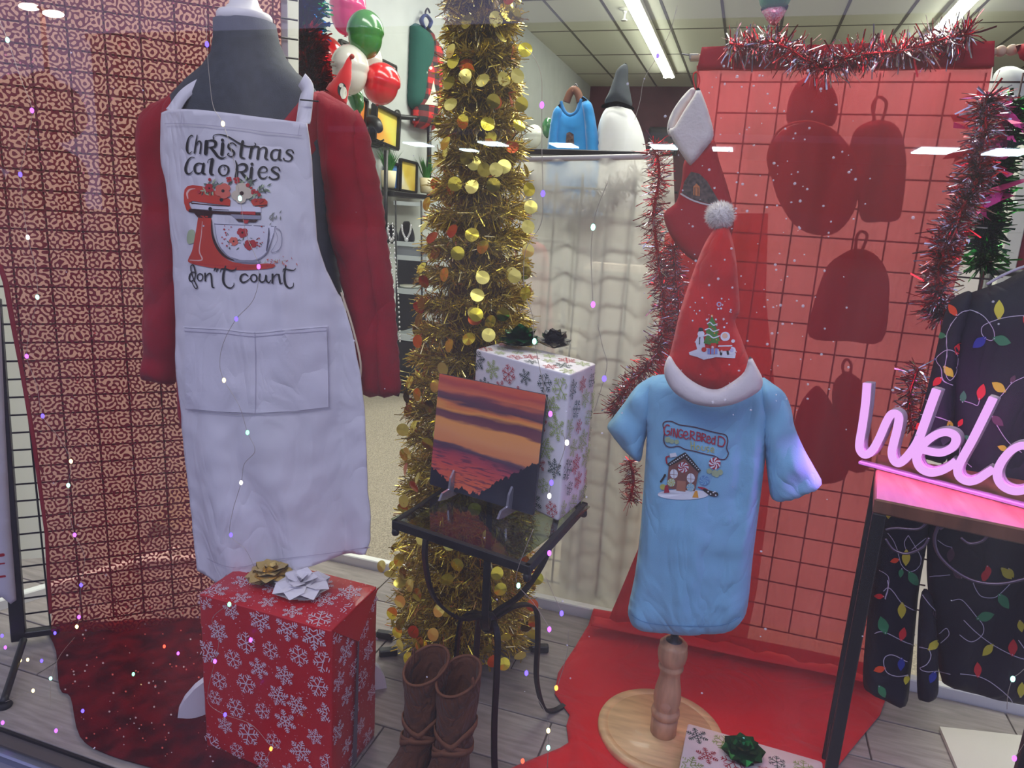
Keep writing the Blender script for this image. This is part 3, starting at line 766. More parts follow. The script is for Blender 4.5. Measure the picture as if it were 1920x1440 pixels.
ap = thing('apron', 'white bib apron printed Christmas Calories don\'t count on the dress form', 'apron', (mc.x, 1.29, .4))
ap_m = mat('white_apron_cotton', (222, 218, 224), .8, bump=.15, bscale=600, wr=.35, ws=7)
app = Plane((0, 1.295, 0))
ac = app.uv(470, 500)[0]
apx = [(314, 214), (352, 212), (420, 216), (480, 223), (540, 230), (597, 236), (603, 300), (606, 370), (610, 450), (621, 505), (641, 565), (656, 610), (666, 655), (676, 705), (683, 765), (688, 850), (690, 920), (697, 970), (697, 1012), (690, 1035), (640, 1043), (600, 1046), (560, 1050), (500, 1059), (460, 1070), (425, 1069), (393, 1055), (383, 1010), (375, 950), (365, 850), (356, 750), (347, 640), (347, 560), (343, 450), (335, 380), (324, 330), (312, 290), (307, 260), (309, 232)]
def aph(u, v, d):
    x = (u-ac)/.2; bulge = .075*max(0, 1-x*x*.8)**.8 if abs(x) < 1.1 else 0
    low = max(0, min(1, (.85-v)/.45))
    f = .013*low*math.sin(u*38+1.2*v*6+2*nz(u, v, 1, 3))+.006*nz(u, v, 2, 9)+.003*nz(u, v, 7, 24)
    # side creases right of the mixer and above the pocket
    f += .010*math.exp(-((u-ac-.105-.12*(1.15-v))/.015)**2)*max(0, min(1, (1.25-v)/.15))*max(0, min(1, (v-.8)/.2))
    f += -.005*math.exp(-((u-ac-.01)/.006)**2)*low
    return bulge+f
APR = sheet('panel', apx, app, ap_m, ap, h=aph, step=.009, thick=.003)
P_ = Print([APR], lift=.0015)
pk = mat('apron_pocket_cotton', (222, 218, 226), .8, bump=.15, bscale=600, wr=.35, ws=7)
def patch(P, m, lift, name):
    """a second layer of cloth sewn on top"""
    Q = Print([APR], lift=lift); Q.poly(P, m, step=9); return Q.done(name, ap)
patch([(350, 612), (420, 616), (480, 622), (545, 616), (612, 611), (615, 690), (616, 762), (550, 770), (480, 774), (410, 771), (352, 765), (350, 690)], pk, .004, 'pocket')
POC = bpy.data.objects['pocket']
stitch = mat('apron_stitching', (188, 182, 196), .8)
edge = mat('apron_hem_ridge', (238, 234, 240), .8)
Q = Print([APR], lift=.0052)
Q.stroke([(349, 612), (420, 616), (480, 622), (545, 616), (613, 611)], 3, edge); Q.stroke([(350, 620), (420, 624), (480, 630), (545, 624), (612, 619)], 1.2, stitch)
Q.stroke([(352, 766), (410, 772), (480, 775), (550, 771), (616, 763)], 1.6, stitch); Q.stroke([(615, 612), (617, 690), (618, 762)], 1.4, stitch); Q.stroke([(480, 622), (482, 700), (481, 774)], 1.2, stitch)
Q.stroke([(314, 233), (352, 232), (420, 238), (480, 245), (540, 252), (600, 258)], 1.4, stitch); Q.stroke([(344, 232), (345, 216)], 1, stitch); Q.stroke([(560, 254), (564, 234)], 1, stitch)
Q.stroke([(393, 1046), (425, 1060), (460, 1061), (500, 1050), (600, 1038), (690, 1025)], 1.2, stitch)
stuff(Q.done('seams', ap))
# neck straps
def strap(name, px, w, pl, m, par, h=None):
    C_ = cat_rom([Vector((*pl.uv(*p), 0)) for p in px], 8); V = []; F = []; n = len(C_)
    for i in range(n):
        t_ = (C_[min(i+1, n-1)]-C_[max(i-1, 0)]).normalized(); nn = Vector((-t_.y, t_.x, 0)); wi = w if not isinstance(w, list) else w[0]+(w[1]-w[0])*i/(n-1)
        hh = h(i/(n-1)) if h else 0
        for s_ in (-1, 1):
            for k_ in (0, .003): q = C_[i]+nn*s_*wi/2; V.append(pl.p3(q.x, q.y, hh+k_))
    for i in range(n-1):
        a = 4*i; b_ = 4*(i+1); F += [(a, a+2, b_+2, b_), (a+1, b_+1, b_+3, a+3), (a, b_, b_+1, a+1), (a+2, a+3, b_+3, b_+2)]
    F += [(0, 1, 3, 2), (4*n-4, 4*n-2, 4*n-1, 4*n-3)]
    return mesh(name, V, F, m, par)
strap('neck_strap', [(392, 140), (370, 156), (350, 180), (336, 214)], [.014, .030], Plane((0, 1.30, 0)), ap_m, ap, h=lambda s: -.02+.04*s)
strap('neck_strap', [(556, 146), (574, 164), (580, 190), (582, 236)], [.028, .032], Plane((0, 1.30, 0)), ap_m, ap, h=lambda s: -.02+.045*s)
tube('strap_slider', [Plane((0, 1.27, 0)).hit(563, 187), Plane((0, 1.27, 0)).hit(597, 190)], .0016, black, ap, k=6)
Q = Plane((0, 1.31, 0))
tube('waist_tie', cat_rom([Q.hit(*p) for p in ((640, 548), (660, 610), (676, 680), (672, 720), (660, 700))], 6), .004, mat('tie_cream', (222, 206, 180), .8), ap, k=6, flat=(1, .4))

# the print: lettering and stand mixer
ink = mat('ink_black', (24, 22, 28), .7); P_.crop(280, 200, 4)
def S(p, w): P_.stroke(p, [x*1.22 for x in w] if isinstance(w, list) else w*1.22, ink, layer=3)
S([(335, 222), (322, 216), (302, 235), (291, 275), (288, 315), (296, 345), (310, 350), (328, 335)], [4, 7, 8, 13, 14, 10, 6, 3])
S([(366, 214), (356, 270), (345, 348)], [5, 9, 10]); S([(352, 300), (372, 264), (388, 262), (394, 285), (386, 352)], [4, 8, 9, 10, 8])
S([(434, 262), (428, 350)], 22); S([(432, 258), (478, 253), (502, 270), (492, 300), (440, 306)], [6, 12, 20, 12, 5]); S([(462, 306), (490, 335), (520, 375), (552, 388), (582, 376)], [10, 18, 16, 10, 4])
S([(556, 278), (549, 358)], [20, 20]); P_.disc((554, 252), 12, ink, layer=3)
S([(655, 292), (632, 272), (602, 282), (600, 308), (628, 328), (642, 350), (622, 375), (592, 362), (600, 350)], [8, 6, 10, 14, 14, 12, 8, 6, 9])
S([(704, 262), (690, 350), (694, 380), (722, 388)], [18, 18, 14, 5])
S([(487, 242), (488, 218), (530, 208), (600, 228), (680, 276), (740, 298), (790, 296), (800, 282), (792, 272)], [9, 5, 6, 9, 10, 8, 7, 7, 4])
S([(772, 304), (758, 382)], 17); S([(774, 318), (800, 300), (822, 306), (824, 330), (816, 390)], [6, 8, 14, 17, 17]); S([(832, 322), (856, 306), (878, 314), (882, 340), (874, 384), (896, 398)], [6, 8, 14, 17, 15, 4])
S([(982, 330), (952, 322), (926, 338), (918, 370), (930, 396), (958, 398), (978, 372)], [8, 8, 12, 16, 12, 7, 5]); S([(984, 326), (976, 390), (1000, 402)], [14, 16, 4])
S([(1082, 345), (1070, 325), (1042, 326), (1032, 345), (1056, 362), (1074, 382), (1056, 408), (1020, 404), (1010, 390)], [11, 6, 9, 13, 14, 13, 8, 7, 11])
S([(345, 382), (322, 380), (296, 405), (280, 450), (280, 485), (295, 504), (315, 500), (332, 482)], [4, 6, 9, 14, 15, 11, 6, 3])
S([(410, 432), (378, 424), (352, 440), (346, 472), (358, 498), (388, 498), (406, 470)], [8, 8, 12, 16, 12, 7, 5]); S([(414, 428), (406, 494), (430, 506)], [14, 17, 4]); 
S([(478, 396), (466, 496), (490, 510)], [19, 19, 4]); S([(442, 420), (450, 400), (470, 392)], [4, 4, 8])
P_.stroke([(560, 440), (592, 452), (598, 482), (580, 512), (548, 514), (528, 488), (534, 456)], [8, 14, 16, 9, 10, 16, 12], ink, layer=3, closed=True); P_.stroke([(562, 452), (575, 465), (565, 474)], 5, ink, layer=3)
S([(650, 404), (662, 448), (656, 526)], [4, 14, 20]); S([(660, 446), (700, 430), (730, 442), (732, 470), (706, 488), (668, 488)], [6, 11, 18, 16, 10, 5]); S([(690, 490), (714, 516), (746, 548), (782, 558), (812, 544)], [10, 18, 18, 11, 4])
S([(772, 462), (764, 536)], 19); P_.disc((774, 432), 12, ink, layer=3)
S([(830, 492), (878, 490), (884, 466), (862, 450), (836, 464), (824, 500), (838, 534), (866, 540), (890, 524)], [5, 6, 10, 9, 12, 17, 13, 9, 4])
S([(980, 478), (968, 456), (938, 454), (922, 474), (944, 494), (970, 512), (966, 538), (930, 546), (904, 532)], [11, 6, 9, 14, 15, 15, 12, 9, 12])
# script line
S([(358, 1252), (334, 1240), (312, 1260), (306, 1290), (318, 1310), (344, 1292), (352, 1250), (338, 1190), (318, 1196), (322, 1240), (342, 1300), (366, 1352), (350, 1360), (322, 1310)], [5, 8, 9, 9, 8, 6, 8, 8, 6, 6, 8, 7, 6, 4])
P_.stroke([(388, 1252), (406, 1268), (402, 1296), (384, 1306), (368, 1290), (370, 1264)], [9, 9, 8, 8, 9, 9], ink, layer=3, closed=True)
S([(424, 1250), (426, 1306)], 10); S([(428, 1280), (448, 1254), (466, 1254), (472, 1290), (478, 1350), (494, 1356)], [5, 8, 9, 10, 10, 4])
S([(500, 1212), (490, 1232)], [12, 5]); S([(518, 1216), (508, 1238)], [12, 5])
S([(578, 1196), (562, 1250), (560, 1310), (582, 1348), (616, 1360), (638, 1342), (640, 1322)], [8, 14, 14, 11, 8, 6, 4]); S([(536, 1242), (548, 1218), (580, 1218), (620, 1230), (650, 1220), (656, 1206)], [4, 8, 10, 9, 6, 4])
S([(742, 1268), (722, 1254), (696, 1266), (688, 1296), (706, 1318), (738, 1306), (760, 1286)], [8, 9, 12, 13, 11, 7, 5])
P_.stroke([(786, 1258), (808, 1270), (808, 1300), (788, 1314), (768, 1298), (768, 1272)], [9, 12, 11, 9, 12, 11], ink, layer=3, closed=True)
S([(834, 1256), (828, 1292), (844, 1314), (868, 1304), (880, 1262), (880, 1300), (900, 1318), (916, 1300)], [11, 12, 10, 8, 10, 12, 8, 5])
S([(930, 1256), (928, 1320)], 12); S([(932, 1286), (954, 1258), (972, 1262), (978, 1300), (986, 1326), (1002, 1322)], [5, 8, 11, 12, 8, 4])
S([(1022, 1196), (1012, 1270), (1022, 1334), (1050, 1360), (1078, 1348), (1082, 1322)], [8, 14, 14, 10, 7, 4]); S([(1000, 1238), (1010, 1216), (1050, 1224), (1084, 1226), (1100, 1212)], [4, 8, 9, 6, 4])
# mixer
mr = mat('ink_mixer_red', (206, 62, 44), .6); md = mat('ink_mixer_dark', (58, 24, 26), .6); mg = mat('ink_grey', (150, 148, 164), .6); ml = mat('ink_pale', (226, 222, 232), .6); hl = mat('ink_highlight', (240, 190, 180), .6)
gr = mat('ink_leaf_green', (110, 124, 104), .6); gl_ = mat('ink_pale_green', (176, 190, 150), .6); co = mat('ink_coral', (226, 110, 92), .6); be = mat('ink_berry', (190, 48, 52), .6); cr = mat('ink_cream', (216, 200, 176), .6)
P_.poly([(300, 930), (340, 930), (345, 1010), (300, 1030), (285, 990)], gl_, True, 14, layer=0)
P_.poly([(300, 762), (400, 775), (600, 790), (838, 798), (840, 836), (640, 812), (478, 802), (466, 836), (372, 834), (340, 796), (300, 790)], md, False, 14, layer=1)
P_.poly([(264, 660), (270, 622), (290, 598), (330, 588), (400, 598), (470, 620), (560, 660), (612, 700), (608, 744), (500, 730), (330, 708), (300, 722), (318, 766), (300, 786), (284, 776), (266, 722)], mr, False, 14, layer=1)
P_.stroke([(296, 690), (290, 650), (312, 622), (350, 616)], [8, 14, 12, 4], hl, layer=2)
P_.stroke([(322, 724), (460, 738), (600, 748)], 8, md, layer=2)
P_.poly([(330, 732), (600, 752), (838, 752), (842, 792), (600, 784), (420, 772), (336, 764)], ml, False, 14, layer=2)
P_.disc((462, 766), 14, ink, layer=3); P_.stroke([(480, 768), (600, 776)], 5, md, layer=3); P_.disc((546, 698), 14, ink, layer=3)
P_.poly([(760, 700), (800, 690), (870, 690), (890, 712), (886, 744), (838, 756), (780, 740)], mr, False, 14, layer=2); P_.stroke([(800, 746), (886, 738)], 8, md, layer=3)
P_.poly([(614, 808), (842, 818), (838, 846), (650, 840)], mg, False, 14, layer=3); P_.poly([(650, 842), (824, 850), (796, 868), (672, 862)], md, False, 14, layer=3)
P_.poly([(690, 786), (800, 788), (800, 812), (690, 808)], be, False, 14, layer=3); P_.poly([(706, 850), (752, 852), (742, 876), (718, 876)], be, False, 12, layer=4)
P_.poly([(374, 826), (400, 818), (464, 832), (470, 900), (478, 980), (510, 1062), (570, 1130), (640, 1166), (760, 1182), (880, 1176), (938, 1182), (940, 1200), (880, 1216), (700, 1224), (500, 1212), (360, 1186), (302, 1166), (298, 1142), (326, 1080), (346, 980), (362, 890)], mr, True, 16, layer=1)
P_.stroke([(312, 1150), (400, 1148), (380, 1080), (396, 960), (404, 860)], [6, 10, 8, 6, 4], hl, layer=2); P_.stroke([(330, 1170), (500, 1190), (760, 1200), (900, 1190)], 6, be, layer=2)
P_.disc((414, 894), 6, ml, layer=3)
P_.stroke([(470, 850), (478, 960), (512, 1050), (570, 1120), (650, 1156)], [5, 14, 20, 18, 6], md, layer=2)
P_.poly([(496, 872), (940, 896), (932, 960), (908, 1040), (872, 1110), (800, 1150), (690, 1150), (600, 1122), (534, 1046), (506, 960)], ml, False, 16, layer=3)
P_.stroke([(496, 876), (510, 980), (545, 1064), (610, 1128), (700, 1156), (800, 1150), (876, 1104), (908, 1040), (934, 950)], [4, 5, 7, 9, 9, 9, 8, 5, 4], mg, layer=4)
P_.stroke([(494, 880), (700, 888), (952, 900)], 5, mat('ink_slate', (96, 92, 110)), layer=4); P_.poly([(640, 1148), (846, 1156), (830, 1172), (650, 1166)], mg, False, 14, layer=4)
P_.stroke([(902, 912), (900, 1000), (886, 1080)], [8, 14, 8], mat('ink_slate', (96, 92, 110)), layer=5); P_.stroke([(948, 912), (978, 926), (994, 970), (990, 1040), (960, 1084), (920, 1090), (940, 1050), (962, 990), (946, 930)], [6, 6, 6, 6, 6, 4, 3, 3, 3], mg, layer=5)
rf = random.Random(3)
def flower(x, y, r, m, n=5, lay=5):
    for i in range(n):
        a = i*2*math.pi/n+rf.random(); P_.disc((x+math.cos(a)*r*.5, y+math.sin(a)*r*.5), r*.52, m, ry=r*.46, k=9, layer=lay)
    P_.disc((x, y), r*.2, md, k=7, layer=lay+1)
def leaf(x, y, a, L, m=gr, lay=4): P_.stroke([(x, y), (x+math.cos(a)*L*.5, y+math.sin(a)*L*.5), (x+math.cos(a)*L, y+math.sin(a)*L)], [2, L*.28, 1], m, layer=lay)
for i in range(80):
    bx_, by_ = rf.choice([(460, 600), (540, 590), (760, 610), (800, 680), (430, 640), (850, 630), (720, 560)]); leaf(bx_+rf.gauss(0, 22), by_+rf.gauss(0, 16), rf.uniform(0, 6.3), rf.uniform(24, 50), rf.choice([gr, gr, gl_, mat('ink_dark_green', (70, 84, 72))]))
flower(700, 650, 82, cr, 7, 5); flower(560, 632, 62, co, 6, 6); flower(458, 612, 36, be, 5, 6); flower(602, 546, 24, be, 4, 6); flower(660, 552, 28, be, 4, 6); flower(790, 640, 24, be, 4, 6)
for (x, y) in ((745, 590), (770, 610), (815, 640), (830, 660), (800, 700), (850, 700), (380, 640), (462, 548), (840, 712)): P_.disc((x, y), rf.uniform(9, 16), be, k=9, layer=7)
for i in range(26): leaf(rf.gauss(710, 60), rf.gauss(1035, 34), rf.uniform(0, 6.3), rf.uniform(16, 32), rf.choice([gr, MATS['ink_dark_green']]), 6)
flower(706, 944, 42, be, 5, 7); flower(640, 1010, 36, co, 5, 7); flower(764, 1034, 46, be, 5, 7)
for i in range(26): P_.disc((rf.choice([rf.gauss(575, 18), rf.gauss(835, 24)]), rf.gauss(990, 42)), rf.uniform(3, 8), be, k=6, layer=8)
for i in range(14): leaf(rf.gauss(920, 26), rf.gauss(840, 22), rf.uniform(-1.5, -.4), rf.uniform(20, 36), mat('ink_grey_leaf', (136, 138, 130)), 3)
for i in range(30): leaf(rf.gauss(960, 44), rf.gauss(1160, 16), rf.uniform(0, 6.3), rf.uniform(12, 24), rf.choice([gl_, be, co]), 3)
P_.done('print', ap)

# ================================================================ RED GIFT BOX
def gift_box(name, label, corners, z0, z1, m, group=None, par=None):
    """corners: four ground points anticlockwise"""
    c = sum(corners, Vector())/4; t = thing(name, label, 'gift', (c.x, c.y, z0), group)
    V = []; F = []
    n = 12; b = .006
    C4 = [Vector((p.x, p.y, 0)) for p in corners]
    # rounded footprint
    foot = []
    for i in range(4):
        p = C4[i]; a = (C4[i-1]-p).normalized(); d = (C4[(i+1) % 4]-p).normalized(); foot += [p+a*b, p+(a+d)*b*.3, p+d*b]
        q = C4[(i+1) % 4]
        for k in range(1, 9): foot.append((p+d*b).lerp(q-d*b, k/9))
    k = len(foot); hs = [z0, z0+.004]+[z0+.004+(z1-z0-.008)*i/12 for i in range(1, 12)]+[z1-.004, z1-.001, z1]; cc = Vector((c.x, c.y, 0))
    for i, z in enumerate(hs):
        for j, p in enumerate(foot):
            s = 1 if 0 < i < len(hs)-1 else .985
            w = .0018*nz(p.x, p.y, z, 30) if 1 < i < len(hs)-2 else 0
            V.append(cc+(p-cc)*s+(p-cc).normalized()*w+Vector((0, 0, z)))
    for i in range(len(hs)-1):
        for j in range(k): F.append((i*k+j, i*k+(j+1) % k, (i+1)*k+(j+1) % k, (i+1)*k+j))
    F.append(tuple(range(k))[::-1])
    b0 = (len(hs)-1)*k; ci = len(V); V.append(cc+Vector((0, 0, z1)))
    for j in range(k): F.append((b0+j, b0+(j+1) % k, ci))
    o = mesh('wrapped_box', V, F, m, t); return t, o
def snowflake(Q, face, cu, cv, r, m, kind, w=1.0, rot=0, layer=0):
    """face: (origin, u, v, n) in the room; six branched arms as thin print"""
    o_, u_, v_, n_, eu, ev = face
    def q(a, b): return o_+u_*(cu+a)+v_*(cv+b)+n_*(.0011+.0002*layer)
    k = Q['mi'](m)
    def seg(a, b, c, d, wd):
        L = math.hypot(c-a, d-b)+1e-9; nx, ny = -(d-b)/L*wd/2, (c-a)/L*wd/2
        for (x, y) in ((a, b), (c, d)):
            if not (0 < cu+x < eu and 0 < cv+y < ev): return
        i = len(Q['V']); Q['V'] += [q(a-nx, b-ny), q(a+nx, b+ny), q(c+nx, d+ny), q(c-nx, d-ny)]; Q['F'].append((i, i+3, i+2, i+1)); Q['M'].append(k)
    wd = r*.075*w
    for i in range(6):
        a = rot+i*math.pi/3; ca, sa = math.cos(a), math.sin(a)
        seg(0, 0, r*ca, r*sa, wd)
        for (f, L) in ([(.35, .38), (.6, .34), (.82, .2)] if kind == 0 else [(.5, .42), (.78, .26)] if kind == 1 else [(.3, .26), (.55, .3), (.75, .24), (.92, .14)]):
            for s_ in (-1, 1):
                b = a+s_*math.pi/3.2; seg(r*f*ca, r*f*sa, r*f*ca+r*L*math.cos(b), r*f*sa+r*L*math.sin(b), wd)
        if kind == 0:   # dot at the tip
            ii = len(Q['V']); R0 = r*.09
            if 0 < cu+r*ca < eu and 0 < cv+r*sa < ev:
                Q['V'] += [q(r*ca+R0*math.cos(t*math.pi/3), r*sa+R0*math.sin(t*math.pi/3)) for t in range(6)]; Q['F'].append(tuple(range(ii, ii+6))); Q['M'].append(k)
def dots(Q, face, n, m, rnd, r=.0012):
    o_, u_, v_, n_, eu, ev = face; k = Q['mi'](m)
    for _ in range(n):
        a, b = rnd.uniform(.004, eu-.004), rnd.uniform(.004, ev-.004); rr0 = r*rnd.uniform(.5, 1.2); i = len(Q['V'])
        Q['V'] += [o_+u_*(a+rr0*math.cos(t*math.pi/2.5))+v_*(b+rr0*math.sin(t*math.pi/2.5))+n_*.001 for t in range(5)]; Q['F'].append(tuple(range(i, i+5))); Q['M'].append(k)
def newQ():
    Q = {'V': [], 'F': [], 'M': [], 'mats': []}
    def mi(m):
        if m not in Q['mats']: Q['mats'].append(m)
        return Q['mats'].index(m)
    Q['mi'] = mi; return Q
def faces_of(corners, z0, z1, lift=.002):
    out = []
    for i in range(4):
        p, q = corners[i], corners[(i+1) % 4]; u = (q-p); L = u.length; u.normalize(); n = u.cross(Vector((0, 0, 1)))
        out.append((Vector((p.x, p.y, z0))+n*lift, u, Vector((0, 0, 1)), n, L, z1-z0))
    p = corners[0]; u = (corners[1]-p).normalized(); v = (corners[3]-p).normalized()
    out.append((Vector((p.x, p.y, z1+.0)), u, v, Vector((0, 0, 1)), (corners[1]-p).length, (corners[3]-p).length)); return out
def scatter(Q, face, sp, rad, mats_, rnd, ws=1.0):
    o_, u_, v_, n_, eu, ev = face; j = 0; y = sp*.4
    while y < ev:
        x = sp*.35+(j % 2)*sp*.5
        while x < eu: snowflake(Q, face, x+rnd.gauss(0, sp*.07), y+rnd.gauss(0, sp*.07), rad*rnd.uniform(.72, 1.15), rnd.choice(mats_), rnd.randrange(3), ws, rnd.uniform(0, 1)); x += sp
        y += sp*.86; j += 1
H = .385
c0 = atZ(372, 1113, H); c1 = atZ(621, 1183, H); c2 = atZ(708, 1100, H)
c3 = c0+(c2-c1)
G1 = [Vector((p.x, p.y, 0)) for p in (c0, c1, c2, c3)]
wrap_red = mat('red_wrapping_paper', (196, 22, 34), .38, bump=.12, bscale=25, var=.05, vscale=8, coat=.25)
gt, go = gift_box('red_gift_box', 'tall red wrapped gift with white snowflakes and two bows below the apron', G1, 0.002, H, wrap_red)
Q = newQ(); rnd = random.Random(5); wi = mat('snowflake_white', (236, 214, 222), .5)
for f in faces_of(G1, 0, H): scatter(Q, f, .066, .0255, [wi], rnd); dots(Q, f, 260, wi, rnd)
stuff(mesh('snowflake_print', Q['V'], Q['F'], None, gt, smooth=False, mats=Q['mats'], midx=Q['M']))
# folded paper flap on the narrow side
u = (G1[2]-G1[1]).normalized(); nF = u.cross(Vector((0, 0, 1))); L = (G1[2]-G1[1]).length
def fp(a, z, w=.003): return G1[1]+u*a*L+Vector((0, 0, z))+nF*w
V = [fp(-.04, H-.002, .006), fp(.98, H-.002, .005), fp(.42, H-.075, .009), fp(.98, H-.02, .006)]
mesh('flap_and_gap_shade', [fp(.0, H, .003), fp(1, H, .003), fp(.5, H-.078, .008), fp(.5, H-.079, .003)], [(0, 2, 1), (0, 3, 2), (3, 1, 2)], wrap_red, gt, smooth=False)
mesh('flap_and_gap_shade', [fp(.5, H-.08, .006), fp(.56, H-.08, .003), fp(.52, .005, .003), fp(.40, .01, .004)], [(0, 3, 2, 1)], mat('paper_shadow_gap', (110, 96, 104), .8), gt, smooth=False)  # shade in the paper gap put in as a dark strip
gold = mat('gold_ribbon', (236, 206, 120), .25, .8)
whit = mat('white_satin_ribbon', (240, 236, 238), .3, coat=.6)
t = thing('gold_bow', 'gold foil star bow on the red gift', 'bow', atZ(508, 1086, H+.004)); bow_loops(atZ(508, 1086, H+.004), .055, gold, t, seed=2)
t = thing('white_bow', 'white satin star bow on the red gift beside the gold bow', 'bow', atZ(565, 1106, H+.004)); bow_loops(atZ(565, 1106, H+.004), .066, whit, t, layers=((8, .10, 1.0), (4, .55, .7), (2, 1.1, .5)), seed=3)

# ================================================================ GOLD TINSEL TREE
TY = 1.67
gt_mats = [mat('gold_tinsel', (236, 212, 86), .3, .8), mat('gold_tinsel_deep', (170, 142, 46), .35, .8), mat('gold_tinsel_pale', (252, 238, 160), .22, .9)]
base = atZ(862, 1262, 0); tc_ = atY(868, 1200, TY); top_ = atY(905, -10, TY)
tree = thing('tinsel_tree', 'tall slim gold tinsel pull-up tree covered in round gold sequins', 'christmas tree', (tc_.x, TY, 0))
prof_px = [(-20, 848, 962), (60, 846, 962), (200, 836, 968), (300, 830, 976), (450, 808, 984), (560, 796, 988), (700, 776, 992), (850, 768, 1000), (1000, 756, 1003), (1100, 750, 1000), (1180, 752, 996), (1235, 776, 970)]
prof = []
for y, l, r in prof_px:
    a_, b_ = atY(l, y, TY), atY(r, y, TY); prof.append(((a_.z+b_.z)/2, (a_.x+b_.x)/2, (b_.x-a_.x)/2))
def tree_at(z):
    P = sorted(prof)
    if z <= P[0][0]: return P[0][1], P[0][2]
    for i in range(len(P)-1):
        if z <= P[i+1][0]:
            t_ = (z-P[i][0])/(P[i+1][0]-P[i][0]); return P[i][1]+(P[i+1][1]-P[i][1])*t_, P[i][2]+(P[i+1][2]-P[i][2])*t_
    return P[-1][1], P[-1][2]
ztop = prof[0][0]; zlo = .035
rt = random.Random(21); V = []; F = []; M = []
def spiral(s):
    z = zlo+(ztop-zlo)*s; a = s*2*math.pi*24; x, r = tree_at(z); r *= rt.uniform(.5, .92)
    return Vector((x+math.cos(a)*r, TY+math.sin(a)*r, z)), Vector((math.cos(a), math.sin(a), 0))
for i in range(62000):
    p, rad = spiral(rt.random()); p = p+Vector((rt.gauss(0, .006), rt.gauss(0, .006), rt.gauss(0, .010)))
    d = (rad*1.1+Vector((rt.gauss(0, .8), rt.gauss(0, .8), rt.gauss(0, .8)))).normalized(); L = rt.uniform(.016, .040); s_ = d.cross(Vector((rt.gauss(0, 1), rt.gauss(0, 1), rt.gauss(0, 1)))).normalized()*.0011
    b = len(V); q = p+d*L+Vector((0, 0, -rt.random()*.008)); V += [p-s_, p+s_, q+s_, q-s_]; F.append((b, b+1, b+2, b+3)); M.append(rt.choices((0, 1, 2), (5, 4, 2))[0])
stuff(mesh('tinsel_strands', V, F, None, tree, smooth=False, mats=gt_mats, midx=M))
# spring of ribbon inside that keeps the shape
prf = [(max(.01, tree_at(zlo+(ztop-zlo)*i/30)[1]*.5), zlo+(ztop-zlo)*i/30) for i in range(31)]
rings = [(Vector((tree_at(h)[0], TY, h)), Vector((r, 0, 0)), Vector((0, r, 0))) for r, h in prf]
loft('ribbon_core', rings, mat('gold_core', (110, 86, 26), .5, .6), tree, k=20)
for x, y in ((722, 1190), (728, 1222), (1012, 1215), (990, 1205), (880, 1262)):
    q = atZ(x, y, .012); box('foot', q, (.05, .022, .02), black, tree, u=(q-Vector((tc_.x, TY, q.z))).normalized(), v=Vector((0, 0, 1)).cross((q-Vector((tc_.x, TY, q.z))).normalized()), bev=.003)
# sequins
dm = {}
dmats = [mat('sequin_gold', (236, 216, 66), .2, .85), mat('sequin_gold_olive', (170, 152, 52), .22, 1), mat('sequin_gold_bright', (255, 240, 120), .3, .7), mat('sequin_orange_reflection', (206, 92, 36), .3, .7)]  # orange discs hold a red-orange reflection in their colour
for k, m in enumerate(dmats):
    n = 18; R0 = .0162; VV = [(0, 0, .0014)]+[(R0*math.cos(2*math.pi*i/n), R0*math.sin(2*math.pi*i/n), .0012*math.cos(4*math.pi*i/n)) for i in range(n)]
    me = bpy.data.meshes.new('sequin_disc'); me.from_pydata(VV+[(x, y, z-.0006) for x, y, z in VV], [], [(0, 1+i, 1+(i+1) % n) for i in range(n)]+[(n+1, n+2+(i+1) % n, n+2+i) for i in range(n)]+[(1+i, n+2+i, n+2+(i+1) % n, 1+(i+1) % n) for i in range(n)])
    me.materials.append(m); dm[k] = me
seen = [(875, 40), (930, 35), (965, 30), (845, 95), (850, 115), (872, 143), (905, 150), (945, 148), (970, 142), (842, 155), (985, 93), (925, 190), (978, 195), (868, 228), (915, 232), (973, 235), (845, 195), (835, 268), (960, 275), (908, 318), (930, 318), (945, 312), (853, 345), (885, 350), (925, 347), (992, 355), (995, 388), (990, 425), (848, 433), (885, 440), (800, 382), (795, 425), (810, 445), (905, 463), (990, 470), (858, 475), (833, 515), (905, 520), (965, 518), (985, 512), (795, 528), (895, 553), (985, 550), (893, 590), (943, 590), (790, 570), (785, 600), (783, 640), (842, 648), (916, 628), (830, 692), (782, 740), (768, 716), (805, 762), (775, 800), (755, 806), (757, 853), (782, 898), (764, 850), (757, 940), (760, 880), (792, 1010), (843, 1020), (875, 1030), (715, 1062), (748, 1050), (755, 1075), (838, 1087), (768, 1098), (782, 1115), (823, 1145), (735, 1150), (745, 1185), (775, 1185), (750, 1210), (785, 1205), (916, 1005), (935, 1030), (932, 1075), (938, 1105), (1008, 1085), (998, 1135), (1000, 1165), (925, 1178), (1000, 1190), (975, 1230), (925, 1240), (945, 1245), (750, 1128), (765, 1235), (790, 1210), (812, 1190), (690+60, 1170)]
n_d = 0
def put_disc(p, nrm, k):
    o = bpy.data.objects.new('sequin_disc', dm[k]); COL.objects.link(o); o.parent = tree
    z = nrm.normalized(); x = z.cross(Vector((.3, .2, 1))).normalized(); y = z.cross(x)
    M_ = Matrix((x, y, z)).transposed().to_4x4(); M_.translation = p-origin_of(tree); o.matrix_local = M_
for (x, y) in seen:
    z = atY(x, y, TY-.1).z; cxx, r = tree_at(max(z, .05)); q = atY(x, y, TY-.1); dx = max(-1.15, min(1.15, (q.x-cxx)/r)); yy = TY-math.sqrt(max(0.02, 1.1-dx*dx*.8))*r-.012
    q = atY(x, y, yy); d = Vector((dx*.7+rt.gauss(0, .35), -1, rt.gauss(.25, .3))); put_disc(q, d, rt.choices((0, 1, 2, 3), (7, 4, 6, 1))[0]); n_d += 1
